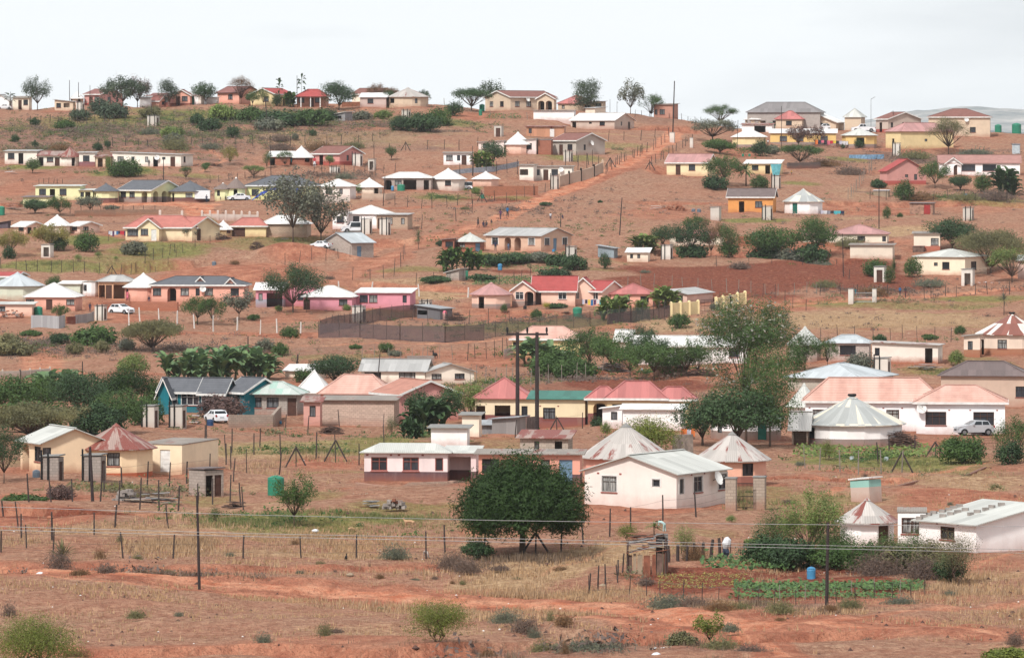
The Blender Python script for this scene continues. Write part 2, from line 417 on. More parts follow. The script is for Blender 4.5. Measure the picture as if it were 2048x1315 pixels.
   if kind=='arch':
    rr=(x1-x0)/2
    for sgn,xe in((1,x0),(-1,x1)):
     prev=(xe,z1-rr*.8)
     for i in range(1,5):
      t=math.pi/2*i/4;cur=(xe+sgn*rr*(1-math.cos(t)),z1-rr*.8+rr*.8*math.sin(t))
      P4=[pt(prev[0],prev[1],.002),pt(cur[0],cur[1],.002),pt(xe,z1,.002)]
      if sgn<0:P4=P4[::-1]
      mb.poly(P4,mat);prev=cur
 for t,f in feats:
  if t=='o':
   rr=.5;c=pt(f*W,h-.55)+N*.45;nn=(N+Vector((.25,0,.45))).normalized();a=nn.orthogonal().normalized();b=nn.cross(a)
   g=MB();rim=[c+(a*math.cos(j*.5236)+b*math.sin(j*.5236))*rr for j in range(12)];mid=[c-nn*.08+(p-c)*.55 for p in rim];cc=c-nn*.12
   for j in range(12):
    j2=(j+1)%12;g.poly([rim[j],rim[j2],mid[j2],mid[j]],WHITE);g.poly([mid[j],mid[j2],cc],WHITE)
   g.beam(pt(f*W,h-.75),cc,.04,.04,STEEL);g.beam(c-b*rr*.9,c+nn*.42,.03,.03,STEEL);g.beam(c+nn*.38,c+nn*.46,.09,.09,STEEL)
   do=g.build('satellite_dish',root);do.location=off
def fasc(mb,a,b,mat,hgt=.2):
 a=Vector(a);b=Vector(b);d=b-a;n=Vector((d.y,-d.x,0)).normalized()*.035;z=Vector((0,0,hgt));o=Vector((0,0,.02))
 mb.hexa([a-z+n*.1,b-z+n*.1,b-z+n*1.1,a-z+n*1.1,a+o+n*.1,b+o+n*.1,b+o+n*1.1,a+o+n*1.1],mat)
def rootfor(name,loc,rz,label,cat,root,group=None):
 """returns (root, loc offset, rz offset) - a wing joins the root of its house"""
 if root is None:return empty(name,loc,rz,label,cat,group),None
 M=(Matrix.Translation(root.location)@Matrix.Rotation(root.rotation_euler.z,4,'Z')).inverted()@Matrix.Translation(loc)@Matrix.Rotation(rz,4,'Z')
 return root,M
def place(objs,M):
 if M is None:return
 for o in objs:
  o.matrix_local=M@o.matrix_local
def house(label,u0,uc,u1,v,ve,vr,rt,wall,roof,th=None,L='',R='',B=7.0,root=None,fas=None,fr=None,ov=.35,name='house',cat='house',posts=0,sca=1.0,block=False,sub=None):
 fr=fr or DARK;DET[0]=v>850
 if th is None:th=4 if u1<=uc else 32
 t=R_(th);x,y=at0(uc,v);s=F/y
 A=(uc-u0)/s/math.cos(t);Bd=(u1-uc)/s/math.sin(t)if u1>uc else B
 z=float(hbase(x,y));h=(v-ve)/s;rise=max((ve-vr)/s,.12)
 ax=Vector((math.cos(t),-math.sin(t),0));by=Vector((math.sin(t),math.cos(t),0))
 cen=Vector((x,y,z))-ax*A/2+by*Bd/2
 if root is not None:z=Z0[root.name];cen.z=z;h=h+(float(hbase(x,y))-z)
 PADS.append((cen.x,cen.y,math.hypot(A,Bd)/2,z))
 rt_,M=rootfor(name,cen,-t,label,cat,root)
 if root is None:Z0[rt_.name]=z
 before=set(rt_.children)
 mb=MB();x0,x1,y0,y1=-A/2,A/2,-Bd/2,Bd/2;zb=-1.3
 zero=(0,0,0)
 hl=hr=hh=h
 wallface(mb,(x0,y0),(1,0),(0,-1),A,zb,h,wall,parse(L),fr,rt_,zero,sca)
 wallface(mb,(x1,y0),(0,1),(1,0),Bd,zb,h,wall,parse(R),fr,rt_,zero,sca)
 for q in([(x1,y1),(x0,y1)],[(x0,y1),(x0,y0)]):
  mb.poly([(q[0][0],q[0][1],zb),(q[1][0],q[1][1],zb),(q[1][0],q[1][1],h),(q[0][0],q[0][1],h)],wall)
 rb=MB();fb=MB();o=ov;th_=.07;k=1.0
 def FS(a,b):
  if fas:fasc(fb,a,b,fas)
 if rt=='gx':
  zo=h-rise*o/(Bd/2);e=.04
  a,b,c,d=(x0-o,y0-o,zo+e),(x1+o,y0-o,zo+e),(x1+o,0,h+rise+e),(x0-o,0,h+rise+e)
  a2,b2=(x0-o,y1+o,zo+e),(x1+o,y1+o,zo+e)
  rb.prism([a,b,c,d],th_,roof);rb.prism([d,c,b2,a2],th_,roof)
  for xx in(x0,x1):mb.poly([(xx,y0,h),(xx,y1,h),(xx,0,h+rise)],wall)
  FS(a,b);FS(b,c);FS(c,b2);FS(d,a);FS(a2,d)
 elif rt=='gy':
  zo=h-rise*o/(A/2);e=.04
  a,b,c,d=(x0-o,y1+o,zo+e),(x0-o,y0-o,zo+e),(0,y0-o,h+rise+e),(0,y1+o,h+rise+e)
  a2,b2=(x1+o,y1+o,zo+e),(x1+o,y0-o,zo+e)
  rb.prism([a,b,c,d],th_,roof);rb.prism([d,c,b2,a2],th_,roof)
  for yy in(y0,y1):mb.poly([(x0,yy,h),(x1,yy,h),(0,yy,h+rise)],wall)
  FS(b,c);FS(c,b2);FS(b2,a2);FS(a,b)
 elif rt in('hip','pyr'):
  e=.04;X0,X1,Y0,Y1=x0-o,x1+o,y0-o,y1+o;ins=min(X1-X0,Y1-Y0)/2
  if rt=='pyr':r0=r1=(0,0,h+rise)
  elif A>=Bd:r0,r1=(X0+ins,0,h+rise),(X1-ins,0,h+rise)
  else:r0,r1=(0,Y0+ins,h+rise),(0,Y1-ins,h+rise)
  P=[(X0,Y0,h+e),(X1,Y0,h+e),(X1,Y1,h+e),(X0,Y1,h+e)]
  def pl(*q):
   q2=[q[0]]
   for w_ in q[1:]:
    if w_!=q2[-1]:q2.append(w_)
   if q2[0]==q2[-1]:q2.pop()
   rb.prism(q2,th_,roof)
  if A>=Bd:pl(P[0],P[1],r1,r0);pl(P[1],P[2],r1);pl(P[2],P[3],r0,r1);pl(P[3],P[0],r0)
  else:pl(P[0],P[1],r0);pl(P[1],P[2],r1,r0);pl(P[2],P[3],r1);pl(P[3],P[0],r0,r1)
  for i in range(4):FS(P[i],P[(i+1)%4])
 else:
  sd_=rt[1]
  hl={(x0,y0):0,(x1,y0):0,(x1,y1):0,(x0,y1):0}
  for kx in hl:
   if(sd_=='l' and kx[0]==x0)or(sd_=='r' and kx[0]==x1)or(sd_=='f' and kx[1]==y0)or(sd_=='b' and kx[1]==y1):hl[kx]=rise
  cs=list(hl)
  for i in range(4):
   a,b=cs[i],cs[(i+1)%4]
   if hl[a]+hl[b]>0:
    q=[(a[0],a[1],h),(b[0],b[1],h)]
    if hl[b]:q.append((b[0],b[1],h+hl[b]))
    if hl[a]:q.append((a[0],a[1],h+hl[a]))
    mb.poly(q,wall)
  def zt(xx,yy):
   fx=(xx-x0)/A;fy=(yy-y0)/Bd
   return h+.05+rise*{'l':1-fx,'r':fx,'f':1-fy,'b':fy}[sd_]
  q=[(xx,yy,zt(xx,yy))for xx,yy in((x0-o,y0-o),(x1+o,y0-o),(x1+o,y1+o),(x0-o,y1+o))]
  rb.prism(q,th_,roof)
  for i in range(4):FS(q[i],q[(i+1)%4])
 wo=mb.build('wall',rt_);ro=rb.build('roof',rt_)
 if rt in('gx','gy','hip','pyr')and rise>.8:
  cp=MB();cm=fas or roof
  if rt=='gx':cp.beam((x0-o,0,h+rise+.07),(x1+o,0,h+rise+.07),.26,.05,cm if fas is None else roof)
  elif rt=='gy':cp.beam((0,y0-o,h+rise+.07),(0,y1+o,h+rise+.07),.26,.05,roof)
  else:
   if r0!=r1:cp.beam((r0[0],r0[1],r0[2]+.03),(r1[0],r1[1],r1[2]+.03),.24,.05,roof)
   for i,p in enumerate(P):
    tgt=r0 if(Vector(p)-Vector(r0)).length<=(Vector(p)-Vector(r1)).length else r1
    cp.beam((p[0],p[1],p[2]+.02),(tgt[0],tgt[1],tgt[2]+.02),.2,.05,roof)
  cp.build('ridge_cap',ro)
 if fas:fb.build('fascia',rt_)
 if posts:
  for i in range(posts):
   p=MB();px=x0+A*(i+.5)/posts;p.box(px-.1,px+.1,y0-1.55,y0-1.35,-.8,h-.15,fas or wall);p.build('post',rt_)
  p=MB();p.prism([(x0-.2,y0-1.8,h-.12),(x1+.2,y0-1.8,h-.12),(x1+.2,y0-.2,h+.1),(x0-.2,y0-.2,h+.1)],.06,roof);p.build('porch_roof',rt_)
 if M is not None:place([c for c in rt_.children if c not in before],M)
 return rt_
def rond(label,u0,u1,v,ve,vr,wall,roof,feats='',n=14,root=None,ov=.4,fr=None,cap=True,name='round_house',sca=1.0,capm=None,tyre=False):
 """round house: walls of n flats, cone roof; feats = letter + flat number, 0 faces the viewer"""
 fr=fr or DARK;DET[0]=v>850
 um=(u0+u1)/2;x,y=at0(um,v);s=F/y;Rr=(u1-u0)/2/s;z=float(hbase(x,y));h=(v-ve)/s;rise=(ve-vr)/s
 cen=Vector((x,y+Rr,z))
 if root is not None:h+=z-Z0[root.name];z=Z0[root.name];cen.z=z
 PADS.append((cen.x,cen.y,Rr+.3,z))
 rt_,M=rootfor(name,cen,0,label,'house',root)
 if root is None:Z0[rt_.name]=z
 before=set(rt_.children);mb=MB();st=2*math.pi/n
 fd={}
 for t in feats.split():fd.setdefault(int(t[1:])%n,[]).append((t[0],.5))
 for i in range(n):
  a0=-math.pi/2+(i-.5)*st;a1=a0+st
  P=Vector((math.cos(a0),math.sin(a0),0))*Rr;Q=Vector((math.cos(a1),math.sin(a1),0))*Rr;X=(Q-P).normalized();W=(Q-P).length
  wallface(mb,P,X,(math.cos((a0+a1)/2),math.sin((a0+a1)/2)),W,-1.3,h,wall,fd.get(i,[]),fr,rt_,(0,0,0),sca)
 mb.build('wall',rt_)
 rb=MB();Ro=Rr+ov;drop=rise*ov/Rr*.6;A=[]
 for i in range(n):a=-math.pi/2+(i-.5)*st;A.append((math.cos(a)*Ro,math.sin(a)*Ro,h+.05-drop))
 for i in range(n):rb.prism([A[i],A[(i+1)%n],(0,0,h+rise)],.07,roof)
 ro=rb.build('roof',rt_)
 if cap:
  c=MB();rs=.09*Ro;c.cone((0,0),rs*1.25,h+rise-rs*1.25*rise/Ro+.03,h+rise+.12,n,capm or roof);c.build('roof_cap',ro)
 if tyre:
  c=MB();pts=[(math.cos(k*.5236)*.3,math.sin(k*.5236)*.3,h+rise+.08)for k in range(13)];c.tube(pts,.12,BLACK,6,False);c.build('tyre',ro)
 if M is not None:place([c for c in rt_.children if c not in before],M)
 return rt_
# ---------------------------------------------------------------- paints (sampled by eye)
_C=C
def C(r,g,b,k=.82):return _C(r,g,b,k)
cream=C(246,232,212);creamw=C(248,240,228);wht=C(250,246,244,.88);pch=C(238,178,158);pchl=C(246,205,185);orng=C(242,214,180)
pnk=C(224,152,166);pnkb=C(212,158,150);lime=C(236,236,186);orange=C(226,158,92);tan=C(206,180,162);grayp=C(194,182,172);yel=C(240,218,168);yelo=C(236,200,132)
blk=C(188,174,164);blkb=C(198,172,150);brick=C(172,112,92);salm=C(236,170,150);teal=C(32,118,132);pgr=C(216,220,200);bige=C(218,196,172)
maroon=C(138,88,84);gband=C(160,148,142);rband=C(186,92,90);dband=C(104,80,84);bband=C(172,122,96)
W_=wallm
W_cream=W_(cream);W_creamw=W_(creamw);W_wht=W_(wht);W_pch=W_(pch);W_pchl=W_(pchl);W_orng=W_(orng,dirt=.75);W_pnk=W_(pnk);W_lime=W_(lime);W_orange=W_(orange);W_tan=W_(tan)
W_gray=W_(grayp);W_yel=W_(yel);W_yelo=W_(yelo,gband,.8);W_blk=W_(blk,block=True,dirt=.3);W_blkb=W_(blkb,block=True,dirt=.4);W_brick=W_(brick,block=True,dirt=.4);W_salm=W_(salm)
W_teal=W_(teal,dirt=.1);W_pgr=W_(pgr);W_bige=W_(bige);W_conc=W_(C(206,198,188),dirt=.35)
grayr=C(186,184,182);whr=C(236,233,230,.86);blur=C(198,204,208);slate=C(104,106,112);redr=C(176,84,82);coral=C(192,122,112);tilep=C(208,162,148);brwr=C(140,96,88);pinkr=C(206,150,142);rustr=C(150,92,78)
M_gray=roofm(grayr);M_wh=roofm(whr);M_whr=roofm(whr,rust=.22);M_blu=roofm(blur);M_slate=roofm(slate,'tile');M_red=roofm(redr,'tile');M_redm=roofm(C(192,118,114));M_coral=roofm(coral,'tile')
M_tilep=roofm(tilep,'tile',alt=C(236,196,182));M_brw=roofm(brwr,'tile');M_brm=roofm(C(146,92,84),rust=.2);M_pinkr=roofm(pinkr);M_rust=roofm(C(176,150,140),rust=.75);M_rust2=roofm(C(196,188,182),rust=.5)
M_rw=roofm(rustr,alt=C(238,230,222));M_gw=roofm(C(190,192,190),alt=C(238,226,206));M_fade=roofm(C(192,142,138),rust=.2,rc=C(170,120,118));M_green=roofm(C(58,118,104));M_dk=roofm(C(120,104,102));M_thatch=roofm(C(132,116,110),'thatch')
M_tileg=roofm(C(120,106,104),'tile');M_gl=roofm(C(206,206,200));M_mx=roofm(C(206,214,208),rust=.15,alt=C(170,200,188));M_dkg=roofm(C(140,134,134));M_flatc=roofm(C(150,138,128),rust=.4);M_tinc=roofm(C(160,162,166),rust=.3)
M_pk2=roofm(C(200,130,130),'tile')
H=house;RD=rond;wf=WHITE;bf=BROWN
# ================================================ skyline row
H('tiny white hut cut by the left edge on the skyline',-16,18,24,217,199,188,'gy',W_wht,M_gray,R='')
H('small cream flat-roofed house with a brown door behind the skyline tree at far left',23,58,63,213,189,187,'mb',W_cream,M_flatc,L='D.45 w.8')
H('beige shed with one barred window just below the far left skyline',107,146,150,223,203,199,'ml',W_bige,M_gray,L='w.22 h.65')
RD('small tan round house with a whitish roof beside the maroon-roofed skyline house',140,166,206,189,177,W_bige,M_wh,'d1 w-2')
r=H('pink brick house with maroon roof and red base on the left skyline',167,200,240,206,181,171,'gx',W_(pnkb,rband,.75),M_brm,30,'D.42 w.8','w.4 t.75',fas=wf)
H('half-hidden pink house behind the bushy tree, maroon roof above a porch',284,318,334,190,176,166,'gx',W_pch,M_brm,30,'','w.5',fas=wf)
H('reddish skyline house with an open veranda behind the satellite dish',300,340,346,209,187,182,'mb',W_(pnkb,maroon,.8),M_brm,14,'d.35 w.75 o.6','')
H('plain white block house between the leafy skyline tree and the veranda house',279,300,302,212,192,190,'mb',W_wht,M_gray,10,'','')
H('salmon gabled house with white bargeboards next to a white lean-to',345,380,384,209,187,177,'gy',W_(pch,maroon,.5),M_brm,10,'d.3 w.7','',fas=wf)
H('white lean-to with pale green door on the skyline',377,397,400,209,188,183,'mb',W_wht,M_gray,10,'n.35','')
H('pale house mostly hidden behind the salmon gabled house',358,402,408,196,176,173,'mb',W_creamw,M_gray,12,'','')
H('low white wall-like hut beside the skyline thorn tree',412,434,437,204,191,190,'mb',W_wht,M_gray,10,'','')
H('big salmon house with wide gable behind the brown-tipped skyline tree',433,478,519,198,175,163,'gx',W_pch,M_brm,35,'w.6','w.4',fas=bf)
H('yellow gabled house with red roof on the skyline',500,549,584,212,187,176,'gy',W_yel,M_red,25,'w.65','d.5',fas=wf)
H('brick-coloured house with red roof and white-posted veranda left of the round dark tree',594,652,656,214,192,178,'hip',W_(C(196,150,130)),M_red,6,'w.15 D.5 w.72','',fas=wf,posts=3)
H('cream gable showing over the veranda house roof',622,650,656,192,181,172,'gy',W_cream,M_brw,15,'t.6','',fas=bf)
H('cream house with long maroon roof behind the pale lean-to',703,757,790,207,182,171,'gx',W_cream,M_brw,30,'','',fas=wf)
H('low greyish pink house with pale tin roof and two windows',720,772,776,215,194,186,'mb',W_(C(206,184,176)),M_wh,6,'w.4 w.62','')
RD('tan round house with striped rusty cone roof on the middle skyline',774,856,215,193,175,W_bige,M_rust2,'h-2 t1')
H('low tin goat shed on the bushy slope below the round dark tree',662,690,704,243,229,224,'mr',plain(C(150,148,150),name='tin'),M_whr,30,'h.5','',name='shed',cat='shed')
r=H('long beige skyline house with brown roof and a gabled porch',970,1021,1112,222,193,181,'gy',W_bige,M_brw,52,'w.25 w.66','w.15 w.4 o.36',fas=wf)
H('',1074,1108,1113,224,196,186,'gy',W_bige,M_brw,12,'a.25 a.7','',B=3.5,root=r,fas=wf)
H('beige house with faded red pyramid roof under the tall skyline tree',1116,1186,1192,220,203,185,'pyr',W_bige,M_redm,6,'t.15 w.85','')
H('small flat beige annex right of the red pyramid roof',1187,1206,1212,222,201,200,'mb',W_bige,M_flatc,12,'w.5','')
H('cream block hut with flat roof above the whitewashed low building',1171,1190,1212,230,216,214,'mb',W_cream,M_gray,35,'','')
H('long low whitewashed building without windows below the beige skyline house',1067,1148,1152,241,221,220,'mb',W_wht,M_flatc,6,'','')
H('grey-pink house with white tin roof and six small openings beside the dirt road fence',1142,1229,1270,258,240,226,'gx',W_(C(206,186,172)),M_wh,30,'d.08 s.45 w.72','t.35 d.75')
H('shack walled with rust-streaked orange sheets and a white door',1053,1128,1132,275,253,252,'mb',roofm(C(206,150,118),rust=.45),M_rust,6,'t.1 m.68','',name='shack',cat='shack')
H('pinkish white flat wing of the round pale house above the reservoir sheets',957,1008,1012,304,284,281,'mr',W_(C(244,226,218)),M_gray,6,'w.3','')
RD('pale pink round house with broad white roof and dark door',1010,1062,307,287,264,W_pchl,M_wh,'d2')
H('pinkish white square block with one dark window joined to the pink round house',1045,1072,1076,308,280,277,'mr',W_(C(244,228,224)),M_gray,10,'w.45','')
H('roofless red brick room between the white block and the grey gabled house',1076,1102,1106,309,280,279,'mb',W_brick,M_dk,6,'','',ov=.05)
H('grey plastered gabled house with brown roof and satellite dish beside the road fence',1104,1152,1211,310,280,266,'gx',W_gray,M_brw,40,'D.38 w.75','t.3 o.5',fas=wf)
H('small white flat-roofed house with brown door left of the banana plants',887,941,944,331,306,304,'mb',W_wht,M_flatc,4,'w.22 t.56 D.76','')
r=H('whitewashed roadside house with scalloped parapet and red sign',1039,1067,1074,361,330,329,'mb',W_creamw,M_flatc,14,'h.3','')
H('',1067,1144,1148,360,333,332,'mb',W_creamw,M_flatc,6,'t.12 D.32 w.55 o.72','',root=r)
RD('small peach pyramid-roofed round house behind the brick wall',944,999,373,357,343,W_pchl,M_wh,'w-2',n=8)
r=RD('white round house with wide white roof joined to a grey open-fronted shed',862,930,380,357,337,W_(C(240,226,214)),M_wh,'w0')
H('',768,862,866,382,356,344,'hip',W_(C(180,166,158)),M_wh,4,'a.08 w.3 g.55 d.75 d.9','',root=r)
# right part of the skyline
H('pinkish brick hut alone on the ridge between the leafless tree and the pole',1308,1345,1357,235,206,204,'mb',W_(C(204,152,134),block=True),M_flatc,25,'t.12 w.45','')
H('large unfinished grey house with dark openings and broad grey hipped roof',1496,1640,1652,258,222,201,'hip',W_(C(186,176,170),block=True),M_dkg,10,'h.2 h.4 h.7','',B=13)
RD('beige house with white pyramid roof left of the green tank on the right ridge',1490,1534,256,237,222,W_bige,M_wh,'w-1',n=8)
H('beige house with pinkish red roof behind the green tank',1552,1604,1612,258,238,221,'hip',W_bige,M_redm,10,'w.5','')
H('beige gabled garage house with white bargeboards where a white car stands',1579,1672,1694,262,243,224,'gy',W_bige,M_wh,14,'g.35 g.72','',fas=wf,ov=.5)
H('beige house with pale pyramid roof right of the garage house',1690,1722,1732,262,234,216,'pyr',W_bige,M_gl,20,'','')
RD('pale yellow round house with white roof among thorn trees on the right slope',1466,1534,296,273,256,W_(yel,gband,.7),M_wh,'d2',n=10)
H('low flat-roofed hut with pinkish tin sheets above the white cone roof',1484,1544,1552,266,249,246,'mb',W_wht,M_rust,6,'g.6','')
H('long orange-yellow house with grey roof and pale curtained windows',1541,1672,1676,292,266,258,'mb',W_yelo,M_wh,4,'w.2 w.45 w.82','',sca=1.2)
RD('orange-yellow round house with grey cone roof beside the washing line',1686,1756,296,270,256,W_yelo,M_gl,'h0',n=10)
H('taupe gabled house with maroon roof and red base near the white pickup',1754,1776,1846,264,237,224,'gx',W_(C(206,188,176),rband,.6),M_brw,55,'d.4','t.12 w.5',fas=wf)
r=H('large pale yellow house with hipped pink roof behind the flat-topped thorn tree',1775,1801,1912,297,263,245,'hip',W_yel,M_fade,62,'d.5','s.48')
H('wide beige ridge house with brown tiled hip roof and white fascia beside green tanks',1858,1980,1990,274,234,217,'hip',W_bige,M_brw,6,'w.1 w.72 o.62','',fas=wf,B=12)
H('pink gabled house with bright red roof and red base above the kennel',1762,1774,1855,370,341,318,'gx',W_(C(208,152,144),rband,.8),M_red,68,'','s.5 t.73')
r=H('long white house with brown tiled roof behind garden shrubs at the right edge',1880,2040,2046,351,325,310,'gx',W_(wht),roofm(C(176,132,124),'tile'),4,'D.18 W.36 W.62','',sca=1.3)
H('',1892,1922,1928,351,326,315,'gy',W_(wht),M_brw,8,'a.75','',B=2.5,root=r,fas=wf)
H('cream house with faded pink roof and an orange door beside the road',1334,1415,1434,351,324,308,'gx',W_(C(246,226,184)),M_fade,14,'D.28 w.62','t.4',fas=wf)
H('yellow house with rusty tin roof behind bushes and a turquoise cloth',1490,1559,1568,348,327,320,'mb',W_(yel),M_whr,10,'w.3 d.66','')
H('orange house with dark brown tiled roof alone below the road',1457,1546,1555,426,392,377,'gx',W_orange,M_tileg,10,'d.3 w.68','',fas=wf)
RD('white round house with green door and one rusty roof panel',1570,1648,427,402,378,W_(wht,dirt=.4),M_gw,'n-1 s3',n=12)
# ================================================ second row left
H('long cream flat-roofed house with one window and one door at the left edge',9,74,78,328,302,300,'mb',W_creamw,M_gray,4,'w.2 d.5','')
r=RD('cream house with small rust-stained cone roof in the left terrace row',118,158,332,312,294,W_creamw,M_rust,'d1')
H('',76,124,127,331,311,303,'mb',W_creamw,M_rust,4,'d.12 n.25 w.5 D.8','',root=r)
H('cream block house with purple base left of the open brown porch',158,190,192,333,305,304,'mb',W_(creamw,C(140,100,108),.9),M_gray,4,'w.45','')
H('low brown lean-to with two dark openings between two cream houses',191,222,224,334,313,310,'mb',W_(C(222,196,168)),M_rust,4,'d.3 d.8','')
H('very long cream flat-roofed house with many doors and a satellite dish',222,362,381,334,309,304,'ml',W_(creamw,C(150,122,112),.05),M_gray,14,'w.12 t.3 t.5 d.63 s.75 D.88 o.66','w.3')
r=RD('brown brick round house with pointed white roof beside a washing line',580,624,331,313,292,W_brick,M_wh,'h1',n=10)
H('',536,580,584,331,313,303,'mb',W_brick,M_wh,4,'d.2 d.4','',root=r)
H('pink house with maroon roof and red base on the terrace in the upper left',625,679,724,331,306,292,'gx',W_(C(226,158,150),rband,.75),M_brw,38,'d.3 w.66','t.35',fas=wf)
# lime compound
H('flat-roofed lime house at the left end of the lime-coloured compound',70,160,166,401,372,370,'mb',W_lime,M_gl,6,'w.16 d.38 d.47 w.62','')
H('small lime outbuilding with tarred flat roof lower left of the compound',45,96,102,412,394,392,'mb',W_lime,M_dk,10,'','',cat='outbuilding')
H('lime wing with a single dark door next to the slate round house',160,186,190,402,380,378,'mb',W_lime,M_gl,6,'t.1 d.6','')
RD('lime round house with slate cone roof, the one left of the arcaded house',187,234,405,381,367,W_(lime,dband,.8),M_slate,'d-2',n=10)
r=H('lime house with slate roof, white bargeboards, grey base and arched porch',233,302,360,406,379,361,'gx',W_(lime,gband,1.1),M_slate,36,'w.15 w.42 a.8','a.15 a.42 o.6',fas=wf)
RD('lime round house with slate cone roof, the one behind the white box truck',338,418,404,382,362,W_(lime,dband,.8),M_slate,'d-2 w0',n=12)
r=RD('lime guest house under two thatched cones with white caps',428,462,401,377,366,W_(lime),M_thatch,'w-1',n=12,capm=WHITE)
RD('',452,490,401,374,355,W_(lime),M_thatch,'a0',n=12,root=r,capm=WHITE)
H('large lime house with slate hipped roof behind the blue tarpaulin',492,628,636,402,371,351,'hip',W_(C(238,236,168)),M_slate,5,'w.13 w.6','',fas=wf,B=9)
H('white-roofed pinkish house behind the crowns of the two bare-topped trees',640,700,710,398,373,358,'hip',W_(C(244,232,226)),M_wh,10,'w.3 t.7','')
RD('cream round house with wide white roof beside the clipped ball tree',712,764,389,373,356,W_cream,M_wh,'d1 s-2',n=10)
r=H('white house with patched white tin roofs and parked truck in its yard',694,758,786,457,428,411,'hip',W_(wht),M_wh,25,'w.28','t.4')
H('',665,693,697,456,426,421,'mr',W_(wht),M_wh,10,'w.55 D.9','',root=r)
H('long unpainted block house with flat roof right of the two latrines',753,815,824,460,429,427,'mb',W_blkb,M_gray,12,'D.12 w.4 t.85','')
H('unplastered block house with shiny pale tin roof on the red track',645,703,746,518,484,466,'gy',W_blk,M_blu,45,'d.06','b.35')
H('low brown block house with pale pyramid roof behind the two large tree trunks',523,614,620,475,448,430,'hip',W_blkb,M_wh,6,'','')
H('cream double garage house with coral roof',463,532,536,474,452,435,'hip',W_yel,M_coral,6,'G.2 g.45','',fas=wf)
RD('cream round house with white cone roof and pink-framed window beside the garages',428,463,472,457,441,W_yel,M_wh,'w1',n=8,fr=SILL)
r=H('large cream house with coral tiled roofs, gabled porch and grey columns',250,392,398,481,455,431,'hip',W_(C(248,228,190)),M_coral,5,'W.12 W.38 d.52','',fas=wf,sca=1.1)
H('',276,318,323,483,453,437,'gy',W_(C(248,228,190)),M_coral,8,'w.3 m.75','',B=4,root=r,fas=wf)
H('',340,384,436,482,453,434,'gx',W_(C(248,228,190)),M_coral,40,'w.55','D.25',root=r,fas=wf)
r=RD('pale pink and cream house with grey pyramid roof between two gabled wings',84,140,468,450,430,W_cream,M_wh,'',n=8)
H('',25,52,84,471,451,443,'gx',W_(pchl),M_wh,40,'w.6','d.2 t.5',root=r,fas=wf)
H('',136,160,196,468,450,443,'gx',W_(C(244,214,196)),M_wh,40,'w.5','w.3',root=r,fas=wf)
H('dark little tin hut cut by the left edge beside the yellow-flowering tree',-8,16,20,456,446,442,'mr',plain(C(96,84,92),name='tin'),M_dk,14,'','',name='shack',cat='shack')
# ================================================ middle rows
r=RD('red-brown brick house with grey cone roof uphill of the banana clump',912,968,503,482,466,W_brick,M_gl,'w-1 b1',n=10)
H('',884,908,912,503,479,477,'mr',W_brick,M_dk,6,'w.6','',root=r)
H('tan house with arched porch openings and long grey tin roof above the hedge',971,1082,1144,502,471,457,'gx',W_(C(218,182,158)),M_gray,38,'w.17 a.4 a.58 w.83','w.2 b.46 w.78',fr=GREY)
H('small block shed with pale lean-to roof and green tank above the valley path',892,918,931,562,545,538,'mr',W_blk,M_whr,30,'','',name='shed',cat='shed')
H('leaning bluish tin shed with corrugated walls',1196,1228,1236,513,496,491,'ml',roofm(C(150,164,172),rust=.1),M_tinc,15,'','',name='shed',cat='shed')
H('hidden cream house with red roof behind the garden trees',1340,1440,1452,492,471,460,'hip',W_cream,M_redm,8,'w.2 w.75 d.85','')
H('tiny cream hut with two small windows beside a latrine',1254,1296,1301,524,504,497,'mb',W_cream,M_wh,8,'t.22 t.56','',name='hut',cat='hut',sca=.75)
r=H('long cream house with faded red hipped roof behind the flat shed',1660,1774,1786,492,468,449,'hip',W_(cream,bband,.55),M_fade,6,'w.55 t.95','')
H('',1606,1660,1664,492,470,458,'gx',W_(cream,bband,.55),M_fade,4,'D.7','',root=r)
H('dirty cream flat shed in front of the faded red roof',1701,1785,1794,519,490,488,'mb',W_(C(232,218,200),dirt=.7),M_flatc,8,'','',name='shed',cat='shed')
H('small cream house with reddish base beside the dark glossy tree',1828,1880,1886,502,467,464,'mb',W_(cream,C(190,116,98),.8),M_flatc,6,'w.8','')
H('cream house with low grey hipped roof behind two latrines at far right',1834,1930,1982,551,514,499,'hip',W_(C(250,232,206)),M_gl,30,'s.42 w.62','W.4')
H('pinkish house corner cut by the right edge beyond the thorn tree',2036,2070,2080,558,521,512,'mb',W_(C(222,190,178)),M_gray,10,'','')
# ================================================ left middle row
H('pale green gabled house with red roof cut by the left edge',-40,30,46,590,552,545,'gx',W_pgr,M_red,10,'','',fas=wf)
RD('pale green round house with wide bluish white roof at the left edge',-22,82,599,571,546,W_pgr,M_blu,'w-3',n=10)
H('peach house with white pyramid roof and brown panel beside the tin fence',50,150,158,620,594,566,'pyr',W_pch,M_wh,6,'w.03 D.48 w.96','',B=8)
H('low peach flat-roofed house with one window at the left edge',-14,64,68,633,608,605,'mb',W_pchl,M_gl,6,'w.2','')
H('pale green box house with white flat roof behind the round leafy shrub',119,160,166,593,567,563,'mb',W_pgr,M_wh,8,'','')
RD('rough whitewashed round hut with stained walls and flat top',162,195,593,564,561,W_(wht,dirt=.9),M_flatc,'t-1',n=12,cap=False,ov=.05)
H('brown plastered house with dark doorways under a curved grey tin roof',196,262,268,597,563,550,'hip',W_(C(222,174,140)),M_gray,8,'d.1 D.32 g.7','')
RD('peach round house with stained white roof where a person in pink stands',246,322,602,573,547,W_pch,M_whr,'d-2',n=12)
r=H('long peach house with slate roof, white gablets and white columned porch',302,488,494,604,570,553,'hip',W_pch,M_slate,4,'w.06 a.22 w.36 t.5 w.62 w.9 o.56','',fas=wf,B=8)
